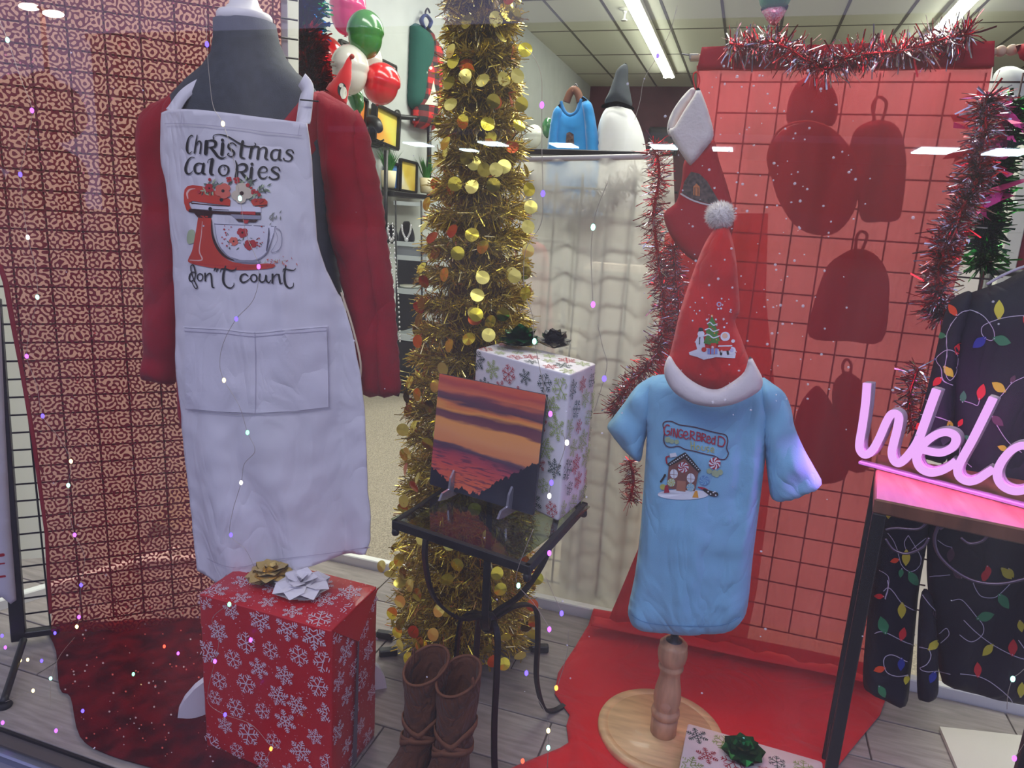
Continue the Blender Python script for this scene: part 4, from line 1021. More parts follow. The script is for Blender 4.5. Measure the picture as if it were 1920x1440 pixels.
for i in range(170):
    s = rt.random(); z = zlo+.03+(ztop-zlo)*s; x, r = tree_at(z); a = rt.uniform(0, 2*math.pi); rr_ = r+rt.uniform(-.004, .012)
    put_disc(Vector((x+math.cos(a)*rr_, TY+math.sin(a)*rr_, z)), Vector((math.cos(a)+rt.gauss(0, .4), math.sin(a)+rt.gauss(0, .4), rt.gauss(.1, .4))), rt.choices((0, 1, 2, 3), (5, 4, 2, 2))[0])

# ================================================================ SIDE TABLE WITH GLASS TOP
TZ = .60
A_, B_, C_, D_ = atZ(742, 975, TZ), atZ(990, 1058, TZ), atZ(1096, 943, TZ), atZ(832, 920, TZ)
D_ = A_+(C_-B_)
tb = thing('side_table', 'small black iron side table with a clear glass top and bent legs', 'side table', (A_.x+.5*(C_.x-A_.x), A_.y+.5*(C_.y-A_.y), 0))
tcn = (A_+B_+C_+D_)/4; fw = .012
iron = mat('black_wrought_iron', (26, 26, 30), .45, .3, bump=.1, bscale=60)
for a_, b_ in ((A_, B_), (B_, C_), (C_, D_), (D_, A_)):
    u = (b_-a_).normalized(); L = (b_-a_).length
    box('frame_rail', (a_+b_)/2-Vector((0, 0, .009)), (L+fw, fw, .018), iron, tb, u=u, v=Vector((-u.y, u.x, 0)), bev=.0015)
uu = (B_-A_).normalized(); vv = (C_-B_).normalized()
box('glass_top', tcn-Vector((0, 0, .004)), ((B_-A_).length-fw*.9, (C_-B_).length-fw*.9, .004), glass_mat('table_glass', 1.4, (205, 215, 200)), tb, u=uu, v=Vector((-uu.y, uu.x, 0)))
nd = Vector((tcn.x, tcn.y, atY(908, 1165, tcn.y).z))
def bent(px, Y0, Y1):   # helper: leg through given points
    pass
mids = [(A_+(B_-A_)*.25), (A_+(B_-A_)*.72), (C_+(D_-C_)*.22), (C_+(D_-C_)*.8)]
def leg_up(p):
    out = Vector((p.x-nd.x, p.y-nd.y, 0)); h = TZ-nd.z
    return cat_rom([Vector((p.x, p.y, TZ-.015)), Vector((p.x, p.y, TZ-.25*h)), nd+out*.86+Vector((0, 0, h*.42)), nd+out*.5+Vector((0, 0, h*.16)), nd+out*.12+Vector((0, 0, .02)), nd], 8)
def flatbar(name, P, w, th, m, par):
    V = []; F = []; n = len(P)
    ax = None
    d0 = (P[0]-P[-1]); h = Vector((d0.x, d0.y, 0)); side = h.cross(Vector((0, 0, 1))).normalized() if h.length > 1e-5 else Vector((1, 0, 0))
    for i in range(n):
        t_ = (P[min(i+1, n-1)]-P[max(i-1, 0)]).normalized(); nn = t_.cross(side).normalized()
        for s_, k_ in ((-1, -1), (1, -1), (1, 1), (-1, 1)): V.append(P[i]+side*s_*w/2+nn*k_*th/2)
    for i in range(n-1):
        for j in range(4): F.append((4*i+j, 4*i+(j+1) % 4, 4*i+4+(j+1) % 4, 4*i+4+j))
    F += [(3, 2, 1, 0), (4*n-4, 4*n-3, 4*n-2, 4*n-1)]
    return mesh(name, V, F, m, par, smooth=False)
feet = [atZ(935, 1462, .004), atZ(1058, 1322, .004), nd+(mids[2]-nd)*1.0, nd+(mids[3]-nd)*1.0]
feet[0] = Vector((feet[0].x, feet[0].y, .004)); f0 = feet[0]-Vector((nd.x, nd.y, 0)); f1 = feet[1]-Vector((nd.x, nd.y, 0))
feet[2] = Vector((nd.x, nd.y, .004))-f0*1.0; feet[2].z = .004; feet[3] = Vector((nd.x, nd.y, .004))-f1*1.0; feet[3].z = .004
feet[3] = Vector((nd.x-.13, nd.y+.02, .004))
for i, p in enumerate(mids):
    flatbar('leg', leg_up(p), .013, .006, iron, tb)
for f in feet:
    o_ = Vector((f.x-nd.x, f.y-nd.y, 0)); h = nd.z
    P = cat_rom([nd, nd+o_*.28+Vector((0, 0, .012)), nd+o_*.52-Vector((0, 0, h*.05)), nd+o_*.58-Vector((0, 0, h*.3)), nd+o_*.6-Vector((0, 0, h*.62)), nd+o_*.72-Vector((0, 0, h*.9)), nd+o_*.86-Vector((0, 0, h-.006)), Vector((f.x, f.y, .004))], 7)
    flatbar('leg', P, .013, .006, iron, tb)
V, F = uvsphere(nd, .02, .02, .024, 14, 10); mesh('knot', V, F, iron, tb)
for c in (A_, B_, C_, D_): lathe('corner_foot', c-Vector((0, 0, .032)), [(.006, 0), (.008, .004), (.007, .014)], iron, tb, 10)

# white snowflake gift on the table
tz = TZ+.001
q1 = atZ(1047, 978, tz); q2 = atZ(1096, 936, tz)
def z_over(P, px, py):     # height at which the vertical through P crosses the row py
    lo, hi = P.z, P.z+2
    for _ in range(50):
        m_ = (lo+hi)/2; c = ROT.T @ (np.array((P.x, P.y, m_))-EYE); y = 720+c[1]*FOC/c[2]
        if y > py: lo = m_
        else: hi = m_
    return lo
gh = z_over(q1, 0, 703)
q0 = atZ(892, 655, gh); q0.z = tz; q3 = q0+(q2-q1)
G2 = [Vector((p.x, p.y, 0)) for p in (q0, q1, q2, q3)]
wrap_w = mat('white_wrapping_paper', (238, 234, 236), .4, bump=.1, bscale=25, coat=.2)
t, o = gift_box('white_gift_box', 'tall white wrapped gift with red and green snowflakes standing on the glass side table', G2, tz, gh, wrap_w)
sfm = [mat('snowflake_red', (190, 44, 56), .5), mat('snowflake_dark_green', (40, 72, 66), .5), mat('snowflake_lime', (170, 190, 110), .5)]
Q = newQ(); rnd = random.Random(8)
for f in faces_of(G2, tz, gh): scatter(Q, f, .050, .0215, sfm, rnd, .95); dots(Q, f, 25, sfm[1], rnd, .0013)
stuff(mesh('snowflake_print', Q['V'], Q['F'], None, t, smooth=False, mats=Q['mats'], midx=Q['M']))
gb = mat('green_foil_ribbon', (16, 92, 52), .18, .75); kb = mat('black_satin_ribbon', (28, 28, 32), .3, coat=.5)
p_ = atZ(975, 650, gh+.003); t = thing('green_bow', 'dark green foil bow on the tall white gift', 'bow', p_); bow_loops(p_, .056, gb, t, layers=((9, .2, 1), (7, .65, .9), (4, 1.15, .8)), seed=5)
p_ = atZ(1038, 655, gh+.003); t = thing('black_bow', 'black satin bow on the tall white gift', 'bow', p_); bow_loops(p_, .046, kb, t, layers=((7, .3, 1), (6, .8, 1), (4, 1.2, .9)), seed=6)

# sunset tile on its easel
BL, BR = atZ(806, 908, TZ+.012), atZ(999, 966, TZ+.012)
u = (BR-BL).normalized(); tilt = R_(5); tw = (BR-BL).length
bk = Vector((-u.y, u.x, 0)); v = Vector((0, 0, 1))*math.cos(tilt)+bk*math.sin(tilt)
tp = Plane.axes(BL, u, v); tp.n = -bk*math.cos(tilt)+Vector((0, 0, 1))*math.sin(tilt)
th_ = (tp.uv(850, 706)[1]+tp.uv(1047, 745)[1])/2
t = thing('sunset_tile', 'square photo tile of an orange sunset over dark trees leaning on a clear easel', 'photo tile', (BL+BR)/2)
def tile_mat():
    m = bpy.data.materials.new('sunset_photo'); m.use_nodes = True; nt = m.node_tree; N = nt.nodes; L = nt.links; b = N['Principled BSDF']; b.inputs['Roughness'].default_value = .18
    uvn = N.new('ShaderNodeUVMap'); sp = N.new('ShaderNodeSeparateXYZ'); L.new(uvn.outputs[0], sp.inputs[0])
    def noise_(sx, sy, sc, det=4):
        mp = N.new('ShaderNodeMapping'); mp.inputs['Scale'].default_value = (sx, sy, 1); L.new(uvn.outputs[0], mp.inputs[0])
        n = N.new('ShaderNodeTexNoise'); n.inputs['Scale'].default_value = sc; n.inputs['Detail'].default_value = det; L.new(mp.outputs[0], n.inputs['Vector']); return n.outputs['Fac']
    def math_(op, a, b2=None, c=None):
        n = N.new('ShaderNodeMath'); n.operation = op
        for i, x in enumerate((a, b2, c)):
            if x is None: continue
            if isinstance(x, (int, float)): n.inputs[i].default_value = x
            else: L.new(x, n.inputs[i])
        return n.outputs[0]
    n1 = noise_(1, 6, 1.8, 5)
    yy = math_('ADD', sp.outputs['Y'], math_('MULTIPLY', math_('SUBTRACT', n1, .5), .16))
    yy = math_('ADD', yy, math_('MULTIPLY', sp.outputs['X'], .03))
    r = N.new('ShaderNodeValToRGB'); L.new(yy, r.inputs[0]); E_ = r.color_ramp.elements
    stops = [(0.0, (250, 130, 90)), (.12, (232, 110, 80)), (.24, (214, 88, 84)), (.33, (180, 74, 88)), (.38, (92, 62, 84)), (.41, (110, 80, 92)), (.43, (226, 140, 92)), (.52, (238, 160, 104)), (.62, (244, 164, 92)), (.645, (130, 76, 84)), (.70, (110, 66, 80)), (.735, (240, 160, 84)), (.77, (226, 130, 80)), (.80, (96, 66, 82)), (.86, (122, 70, 84)), (.90, (226, 120, 84)), (.95, (190, 84, 78)), (1, (224, 104, 76))]
    while len(E_) < len(stops): E_.new(.5)
    for e, (p, c) in zip(sorted(E_, key=lambda q: q.position), stops): pass
    for i, (p, c) in enumerate(stops): E_[i].position = p; E_[i].color = srgb(*c)
    # streaks of cloud in the lower third
    n2 = noise_(1, 7, 7, 6); st = N.new('ShaderNodeMapRange'); st.inputs['From Min'].default_value = .52; st.inputs['From Max'].default_value = .6; L.new(n2, st.inputs['Value'])
    lowm = math_('LESS_THAN', yy, .36); k = math_('MULTIPLY', st.outputs[0], lowm)
    mx = N.new('ShaderNodeMix'); mx.data_type = 'RGBA'; L.new(math_('MULTIPLY', k, .8), mx.inputs[0]); L.new(r.outputs[0], mx.inputs[6]); mx.inputs[7].default_value = srgb(104, 58, 80)
    # trees: silhouette height rises at the right
    n3 = noise_(26, 3, 1, 6); x = sp.outputs['X']
    ht = math_('MULTIPLY', math_('POWER', math_('MAXIMUM', math_('MULTIPLY', math_('SUBTRACT', x, .5), 2.0), .001), .8), .40)
    hl_ = math_('MULTIPLY', math_('MAXIMUM', math_('SUBTRACT', .26, x), 0), .5)
    h = math_('ADD', math_('ADD', ht, hl_), math_('ADD', math_('MULTIPLY', n3, .16), -.04))
    tr = math_('LESS_THAN', sp.outputs['Y'], h)
    m2 = N.new('ShaderNodeMix'); m2.data_type = 'RGBA'; L.new(tr, m2.inputs[0]); L.new(mx.outputs[2], m2.inputs[6]); m2.inputs[7].default_value = srgb(34, 36, 50)
    L.new(m2.outputs[2], b.inputs['Base Color']); return m
dkb = mat('tile_edge_dark', (40, 42, 58), .4)
ct = tp.p3(tw/2, th_/2, -.004)
box('slab', ct, (tw, th_, .008), dkb, t, u=u, v=v, w=tp.n, bev=.001)
Vt = [tp.p3(a, b, .0008) for a, b in ((.0, .0), (tw, 0), (tw, th_), (0, th_))]
o = mesh('photo_face', Vt, [(0, 1, 2, 3)], tile_mat(), t, smooth=False); ul = o.data.uv_layers.new(name='UVMap')
for i, c in enumerate(((0, 0), (1, 0), (1, 1), (0, 1))): ul.data[i].uv = c
acr = mat('clear_acrylic', (225, 222, 235), .08, trans=.75, spec=.6)
t = thing('acrylic_easel', 'clear plastic easel holding the sunset tile on the glass table', 'easel', tp.p3(tw/2, 0, .02))
for s in (.24, .80):
    p = tp.p3(tw*s, 0, 0); p.z = TZ+.006
    pts = [(0, .055), (.012, .04), (.016, .016), (.04, .014), (.05, .0), (.03, -.004), (-.05, -.004), (-.075, .0), (-.06, .1), (-.04, .12), (-.012, .03)]
    f_ = -bk; V = [p+f_*a+Vector((0, 0, b))+u*.0025 for a, b in pts]+[p+f_*a+Vector((0, 0, b))-u*.0025 for a, b in pts]; k = len(pts)
    mesh('easel_leg', V, [tuple(range(k)), tuple(range(2*k-1, k-1, -1))]+[(i, (i+1) % k, (i+1) % k+k, i+k) for i in range(k)], acr, t, smooth=False)
box('easel_bar', tp.p3(tw*.52, .03, -.05), (tw*.56, .004, .03), acr, t, u=u, v=bk)

# ================================================================ BOOTS
suede = mat('brown_suede', (88, 52, 32), .9, bump=.5, bscale=350, wr=.6, ws=22, var=.22, vscale=26, sheen=.08)
suede_s = mat('brown_suede_strap', (116, 74, 50), .85, bump=.4, bscale=350, var=.15, vscale=30)
dark_in = mat('boot_lining', (60, 40, 34), .9)
def boot(label, px, sc, seed, mirror_=1):
    """px: shaft centre pixels at heel level; loft from sole to collar with a foot towards the street"""
    ground = px; t = thing('ankle_boot', label, 'boot', (ground.x, ground.y, 0), 'pair of brown slouch boots')
    toe = Vector((-.42, -.9, 0)).normalized(); sd = Vector((-toe.y, toe.x, 0)); rn = random.Random(seed)
    R3 = []
    # sole to instep: the ring centres move back from the foot into the shaft
    def rg(z, f, hl, hw, tip=0): return (ground+toe*f+Vector((0, 0, z)), sd*hw*sc, toe*hl*sc+Vector((0, 0, -tip)))
    R3 = [rg(.0, .055, .118, .036), rg(.012, .057, .122, .040), rg(.03, .055, .118, .041), rg(.05, .045, .105, .040, .012), rg(.07, .03, .085, .038, .014), rg(.092, .014, .064, .037, .012),
          rg(.112, .004, .052, .039), rg(.13, .0, .050, .043), rg(.142, 0, .047, .040), rg(.155, 0, .051, .045), rg(.168, 0, .048, .042), rg(.182, -.001, .052, .047), rg(.2, -.002, .051, .046), rg(.23, -.003, .054, .049), rg(.262, -.004, .056, .051, .012), rg(.285, -.004, .057, .052, .020)]
    def fo(i, an, p): return .0035*nz(p.x, p.y, p.z*2.6+seed, 26)+.0015*nz(p.x, p.y, p.z*3+seed, 60)
    R4 = R3+[(c, a*.95, b*.95) for c, a, b in (R3[-1],)]+[(R3[-1][0]-Vector((0, 0, .02)), R3[-1][1]*.9, R3[-1][2]*.9), (R3[-1][0]-Vector((0, 0, .09)), R3[-1][1]*.82, R3[-1][2]*.8)]
    loft('upper', R4, suede, t, k=40, power=2.1, fold=fo)
    loft('sole', [(c-Vector((0, 0, .0)), a*1.02, b*1.02) for c, a, b in (rg(-.002, .055, .118, .037), rg(.012, .056, .12, .039))], dark_in, t, k=32)
    def band(z0, z1, ph, w, lf=1.07):
        P = []
        for j in range(41):
            an = 2*math.pi*j/40; z = z0+(z1-z0)*(.5+.5*math.sin(an+ph))
            i = max(q for q in range(len(R3)) if R3[q][0].z <= z); i2 = min(i+1, len(R3)-1); f = (z-R3[i][0].z)/max(1e-6, R3[i2][0].z-R3[i][0].z)
            c = R3[i][0].lerp(R3[i2][0], f); a = R3[i][1].lerp(R3[i2][1], f); b = R3[i][2].lerp(R3[i2][2], f); b = Vector((b.x, b.y, 0)); c = Vector((c.x, c.y, z))
            P.append(c+a*lf*math.cos(an)+b*lf*math.sin(an))
        V = []; F = []
        for j, p in enumerate(P[:-1]):
            o_ = Vector((p.x-ground.x, p.y-ground.y, 0)).normalized(); V += [p+Vector((0, 0, w/2)), p+o_*.003+Vector((0, 0, w/2)), p+o_*.003-Vector((0, 0, w/2)), p-Vector((0, 0, w/2))]
        n = 40
        for j in range(n):
            for q in range(4): F.append((4*j+q, 4*j+(q+1) % 4, 4*((j+1) % n)+(q+1) % 4, 4*((j+1) % n)+q))
        return mesh('wrap_strap', V, F, suede_s, t)
    band(.112, .182, 2.2, .013); band(.118, .165, -.5, .013); band(.104, .134, .6, .012)
    tube('collar_trim', [R3[-1][0]+R3[-1][1]*math.cos(a)*1.0+R3[-1][2]*math.sin(a)*1.0 for a in [2*math.pi*i/36 for i in range(36)]], .003, suede_s, t, k=6, closed=True)
    q = R3[-1]; tube('pull_loop', cat_rom([q[0]+q[1]*.9*mirror_-Vector((0, 0, .02)), q[0]+q[1]*.95*mirror_+Vector((0, 0, .016)), q[0]+q[1]*1.06*mirror_+Vector((0, 0, .0))], 6), .004, suede_s, t, k=6, flat=(1, .4))
    return t
bz = .30
ba = atZ(858, 1248, bz+.01); bb_ = atZ(797, 1228, bz+.01)
boot('brown suede slouch boot nearer the glass, right one of the pair below the side table', Vector((ba.x, ba.y, 0)), .82, 1)
boot('brown suede slouch boot at the left, beside the red gift box', Vector((bb_.x, bb_.y, 0)), .84, 2, -1)

# ================================================================ CENTRE: white cloth screen, shelf and things behind
SY = 2.04
sc_ = Plane((0, SY, 0))
cl = sheer('white_sheer_cloth', (250, 248, 238), (255, 252, 246), .38, .66)
def shf(u, v, d): return .008*math.sin(u*42+2*nz(u, v, 0, 2))+.004*math.sin(u*97+3)+.003*nz(u, v, 2, 14)
t = thing('white_cloth_screen', 'translucent white cloth hung over a wire grid behind the gold tree and table', 'cloth', sc_.hit(1100, 1150))
sheet('cloth', [(930, 300), (1215, 296), (1262, 292), (1275, 700), (1290, 1130), (1270, 1184), (1120, 1156), (1000, 1130), (900, 1106), (905, 700)], sc_, cl, t, h=shf, step=.014, single=True)
tube('top_rail', [sc_.hit(925, 300), sc_.hit(1240, 293)], .008, mat('pale_rail', (206, 204, 200), .5), t, k=10)
sb = Plane((0, 2.10, 0))
du = (sb.hit(1100, 600)-sb.hit(1150, 600)).length; 
a0 = sb.hit(1000, 600); 
grid_panel('thin wire grid hanging behind the white cloth screen', Plane((a0.x, 2.06, 0)), -.10, .40, .05, 1.33, .077, .0775, .0034, mat('grey_grid_wire', (26, 22, 24), .6, .0))
t = thing('black_shelf', 'black shelf board above the white cloth screen', 'shelf', atY(1080, 290, 2.16))
a_, b_ = atY(960, 291, 2.16), atY(1216, 284, 2.16); box('board', (a_+b_)/2, ((b_-a_).length, .06, .016), black, t, bev=.002)
tm_rs = [mat('tinsel_red', (206, 40, 52), .22, 1), mat('tinsel_silver', (226, 220, 228), .15, 1), mat('tinsel_dark', (120, 60, 70), .3, 1)]
tm_gy = [mat('tinsel_grey', (150, 138, 140), .4, .6), mat('tinsel_mauve', (132, 116, 122), .4, .6)]
def gar(label, pts, Y, n, L, w, ms, wt, seed, group=None, **k):
    P = [atY(x, y, Y if not callable(Y) else Y(x)) for x, y in pts]; t = thing('tinsel_garland', label, 'garland', P[0], group); garland('g', P, n, L, w, ms, wt, t, seed, **k); return t
gar('dull silver tinsel garland swagged behind the white cloth screen', [(985, 340), (1030, 365), (1085, 385), (1130, 375), (1165, 350), (1200, 325)], 2.11, 1100, .045, .0028, tm_gy, (1, 1), 3)
# things stored behind the cloth
t = thing('beige_box', 'plain beige case faintly visible behind the white cloth screen', 'case', atY(1145, 800, 2.3)); a_ = atY(1092, 492, 2.3); b_ = atY(1205, 900, 2.3)
box('body', ((a_.x+b_.x)/2, 2.36, (a_.z-.1)/2), (abs(b_.x-a_.x), .12, a_.z+.1), mat('beige_case', (150, 132, 118), .8), t, bev=.02)
cp5 = Plane((0, 2.35, 0))
t = thing('red_garment', 'soft red garment glimpsed behind the white cloth right of the gold tree', 'garment', cp5.hit(1015, 700)); puff('cloth', [(985, 450), (1010, 455), (1028, 480), (1036, 600), (1040, 760), (985, 780), (960, 640)], cp5, .03, mat('rose_fabric', (170, 70, 66), .9), t, R=.05)

# blue sweater and white blouse on display above the shelf
b5 = Plane((0, 4.2, 0))
def vw(k): return lambda u, v: .012*math.sin(u*k+2*nz(u, v, 0, 4))+.006*nz(u, v, 2, 12)
blue = mat('bright_blue_knit', (40, 140, 206), .85, bump=.3, bscale=200, sheen=.2)
t = thing('blue_sweater', 'bright blue crew-neck sweater on a wooden hanger above the black shelf', 'sweater', b5.hit(1072, 400))
bs = puff('body', [(1046, 198), (1054, 192), (1064, 210), (1078, 208), (1087, 182), (1098, 184), (1112, 204), (1118, 260), (1124, 330), (1126, 400), (1022, 400), (1024, 330), (1030, 260), (1038, 212)], b5, .06, blue, t, R=.10, step=.025, fold=vw(26))
puff('sleeve', [(1090, 184), (1102, 188), (1112, 202), (1122, 260), (1130, 330), (1132, 400), (1108, 400), (1100, 300), (1096, 230)], Plane((0, 4.14, 0)), .04, blue, t, R=.06, step=.025)
puff('sleeve', [(1056, 192), (1046, 198), (1036, 212), (1028, 260), (1022, 330), (1018, 400), (1036, 400), (1044, 300), (1050, 230)], Plane((0, 4.14, 0)), .04, blue, t, R=.06, step=.025)
bn = Plane((0, 4.08, 0)); tube('collar', cat_rom([bn.hit(*p) for p in ((1052, 190), (1056, 206), (1068, 216), (1082, 208), (1090, 186))], 6), .008, mat('blue_rib', (34, 118, 184), .8), t, k=8)
tube('stand_pole', [Plane((0, 4.2, 0)).hit(1072, 380), Vector((Plane((0, 4.2, 0)).hit(1072, 380).x, 4.2, -.1))], .015, black, t)
wood = mat('hanger_wood', (120, 76, 56), .5)
Q = Print([bs], lift=.004); Q.poly([(1062, 250), (1068, 247), (1076, 252), (1077, 276), (1060, 276)], mat('leopard_print', (120, 96, 84), .8, rgb2=(60, 44, 40), vscale=60), step=8); Q.done('printed_patch', t)
t = thing('wooden_hanger', 'brown wooden hanger with a hook inside the blue sweater', 'hanger', b5.hit(1074, 175))
tube('yoke', cat_rom([b5.hit(*p) for p in ((1062, 192), (1068, 176), (1076, 168), (1084, 176), (1088, 192))], 6), .022, wood, t, k=8); tube('hook', cat_rom([b5.hit(*p) for p in ((1076, 170), (1076, 162), (1080, 158), (1083, 162))], 5), .004, MATS['steel_grey'], t, k=6)
wh5 = mat('white_chiffon', (222, 224, 222), .85)
t = thing('white_blouse', 'white blouse on a form under a tall black pointed hat', 'blouse', b5.hit(1165, 400))
puff('body', [(1138, 202), (1160, 196), (1180, 202), (1196, 226), (1208, 262), (1212, 300), (1214, 400), (1116, 400), (1118, 300), (1120, 250), (1126, 222)], b5, .12, wh5, t, R=.16, step=.025, fold=lambda u, v: .02*math.sin(u*34+nz(u, v, 0, 3)*2))
t = thing('pointed_hat', 'tall charcoal felt pointed hat above the white blouse', 'hat', b5.hit(1158, 196))
ft = mat('charcoal_felt', (64, 70, 76), .9, bump=.4, bscale=200)
puff('crown', [(1134, 194), (1142, 172), (1150, 150), (1156, 132), (1166, 122), (1174, 119), (1178, 130), (1178, 152), (1183, 180), (1184, 200), (1160, 202)], b5, .10, ft, t, R=.10, step=.02)
puff('brim', [(1130, 196), (1158, 190), (1186, 200), (1186, 206), (1158, 199), (1131, 203)], Plane((0, 4.08, 0)), .03, ft, t, R=.02, step=.02)

# balloons
def balloon(label, x, y, rx, ry, Y, rgb, tilt=0, group=None, knot=True):
    c = atY(x, y, Y); k = mpp(c); t = thing('balloon', label, 'balloon', c-Vector((0, 0, ry*k)), group)
    m = mat('latex_'+'_'.join(map(str, rgb)), rgb, .2, coat=.6, spec=.6)
    sh = lambda q: 1+(.14*(-q[2])**2 if q[2] < 0 else 0)-(.10*(1-abs(q[2])) if q[2] < 0 else 0)
    w = Vector((math.sin(tilt), 0, math.cos(tilt))); u_ = Vector((math.cos(tilt), 0, -math.sin(tilt)))
    V, F = uvsphere(c, rx*k, rx*k, ry*k*.98, 32, 22, sh, u=u_, w=w); mesh('latex_skin', V, F, m, t)
    if knot: lathe('knot', c-w*ry*k*1.16, [(.010, 0), (.004, .006), (.010, .018)], m, t, 10, axis=w)
    return t
G = 'balloons of the party cluster at the upper left'
BY = 3.7
balloon('pink balloon cut by the top edge of the picture', 652, 14, 34, 44, BY, (232, 62, 128), .1, G)
balloon('glossy green balloon overlapping the pink one', 685, 62, 35, 41, BY-.2, (62, 132, 54), 0, G)
balloon('red balloon half hidden behind the red sequin bunting', 612, 116, 36, 46, BY+.05, (206, 26, 34), 0, G)
balloon('white balloon behind the small santa hat', 656, 128, 36, 42, BY-.25, (226, 224, 212), 0, G)
balloon('white balloon tucked behind the green balloon', 693, 116, 24, 34, BY+.1, (226, 224, 212), 0, G)
balloon('round red balloon at the right of the cluster', 715, 155, 36, 36, BY-.1, (222, 30, 40), .2, G)
balloon('small green balloon below the white balloon', 667, 184, 15, 24, BY, (52, 122, 62), -.3, G)
balloon('small white balloon by the left wall beyond the gold tree', 1001, 254, 17, 20, 5.0, (222, 226, 210), 0, G)
balloon('dark green balloon peeping out beside the blue sweater', 1027, 238, 11, 17, 5.1, (40, 110, 60), 0, G)

# tinsel bunches left of the balloons
tl = [mat('tinsel_blue', (50, 110, 190), .2, .9), mat('tinsel_teal', (40, 150, 150), .2, .9), mat('tinsel_green', (46, 150, 80), .2, .9)]
c = atY(570, 20, 3.3); t = thing('teal_tinsel_bunch', 'shiny blue and teal tinsel bunch at the top beside the white post', 'decoration', c)
garland('g', [atY(568, -50, 3.3), atY(568, 15, 3.3), atY(566, 62, 3.3)], 2600, .10, .012, tl, (3, 3, 2), t, 5)
rs_ = [mat('sequin_red', (186, 24, 34), .22, .9), mat('sequin_dark_red', (92, 14, 20), .3, .8)]
t = thing('red_sequin_bunting', 'dark red glittering sequin bunting behind the dress form shoulder', 'decoration', atY(575, 120, 3.2))
garland('g', [atY(566, 70, 3.2), atY(575, 110, 3.2), atY(590, 170, 3.2)], 2600, .10, .012, rs_, (1, 1), t, 6)
# small santa hat
hp = Plane((0, 3.2, 0)); red_felt = mat('red_felt', (200, 30, 36), .9, bump=.4, bscale=200, sheen=.4)
t = thing('small_santa_hat', 'small red pointed hat with a printed badge in front of the white balloon', 'hat', hp.hit(635, 190))
o = puff('cone', [(603, 178), (612, 164), (630, 144), (645, 122), (655, 104), (659, 108), (658, 150), (653, 172), (650, 196), (625, 192)], hp, .04, red_felt, t, R=.07, step=.012, smooth=False)
Q = Print([o], lift=.003); Q.disc((641, 168), 8, mat('print_black', (40, 50, 50)), ry=13); Q.disc((644, 174), 6, mat('print_cream', (220, 220, 205)), ry=12, layer=2); Q.disc((640, 160), 4, MATS['print_cream'], layer=2); Q.done('printed_badge', t)
V, F = uvsphere(hp.hit(660, 106), .012, .012, .012, 10, 8); mesh('tip_bobble', V, F, mat('bobble_red', (150, 60, 50), .9), t)

# ---------------------------------------------------------------- left wall of the shop
wl = Plane((XW+.03, 0, 0), math.pi/2); wl.n = Vector((1, 0, 0)); wl.u = Vector((0, 1, 0))
def rectpx(name, label, cat, quad, pl, th, mfr, mface, gap=.02, fr=.02):
    P = [pl.hit(*p) for p in quad]; c = sum(P, Vector())/4; t = thing(name, label, cat, c); u = (P[1]-P[0]).normalized(); v = (P[3]-P[0]); v = (v-u*v.dot(u)).normalized()
    w_ = (P[1]-P[0]).length; h_ = (P[3]-P[0]).length
    o0 = P[0]; n = pl.n
    for (a, b, sa, sb) in ((w_/2, 0, w_, fr), (w_/2, h_, w_, fr), (0, h_/2, fr, h_), (w_, h_/2, fr, h_)): box('frame_side', o0+u*a+v*b+n*th/2, (sa+fr*.0, sb, th), mfr, t, u=u, v=v, w=n, bev=.002)
    box('picture', o0+u*w_/2+v*h_/2+n*th*.3, (w_-fr, h_-fr, th*.3), mface, t, u=u, v=v, w=n)
    return t
def art(name, c1, c2, c3, sc=3, st=(1, 1, 1)):
    m = bpy.data.materials.new(name); m.use_nodes = True; nt = m.node_tree; N = nt.nodes; L = nt.links; b = N['Principled BSDF']; b.inputs['Roughness'].default_value = .3
    tc = N.new('ShaderNodeTexCoord'); mp = N.new('ShaderNodeMapping'); mp.inputs['Scale'].default_value = st; L.new(tc.outputs['Object'], mp.inputs[0]); n = N.new('ShaderNodeTexNoise'); n.inputs['Scale'].default_value = sc; L.new(mp.outputs[0], n.inputs['Vector'])
    r = N.new('ShaderNodeValToRGB'); L.new(n.outputs['Fac'], r.inputs[0]); E_ = r.color_ramp.elements; E_[0].position = .35; E_[0].color = srgb(*c1); E_[1].position = .68; E_[1].color = srgb(*c3); e = E_.new(.5); e.color = srgb(*c2); L.new(r.outputs[0], b.inputs['Base Color']); return m
rectpx('framed_picture', 'black framed picture with a yellow and orange sunrise under the red balloon', 'picture', [(694, 262), (738, 280), (740, 214), (694, 194)], wl, .05, black, art('art_sunrise', (226, 226, 110), (232, 206, 90), (232, 140, 70), 2), fr=.022)
rectpx('framed_picture', 'orange framed picture mostly hidden behind the sweatshirt shoulder', 'picture', [(664, 232), (678, 240), (678, 186), (664, 178)], wl, .04, black, art('art_orange', (236, 150, 70), (220, 120, 50), (180, 90, 50), 3))
rectpx('framed_picture', 'black framed yellow waterfall picture leaning on the wall shelf', 'picture', [(746, 356), (776, 361), (768, 306), (737, 301)], wl, .03, black, art('art_waterfall', (196, 160, 50), (220, 196, 90), (230, 232, 226), 5, (1, .5, .5)), fr=.02)
rectpx('framed_picture', 'blue picture leaning on the wall shelf left of the yellow one', 'picture', [(722, 352), (741, 356), (733, 310), (713, 306)], wl, .03, black, art('art_blue', (50, 90, 150), (80, 130, 190), (120, 160, 210), 5), fr=.02)
rectpx('small_wall_frame', 'tiny black framed sign near the left balloons', 'picture', [(634, 88), (648, 94), (648, 84), (634, 76)], wl, .03, black, mat('sign_white', (225, 225, 220)), fr=.02)
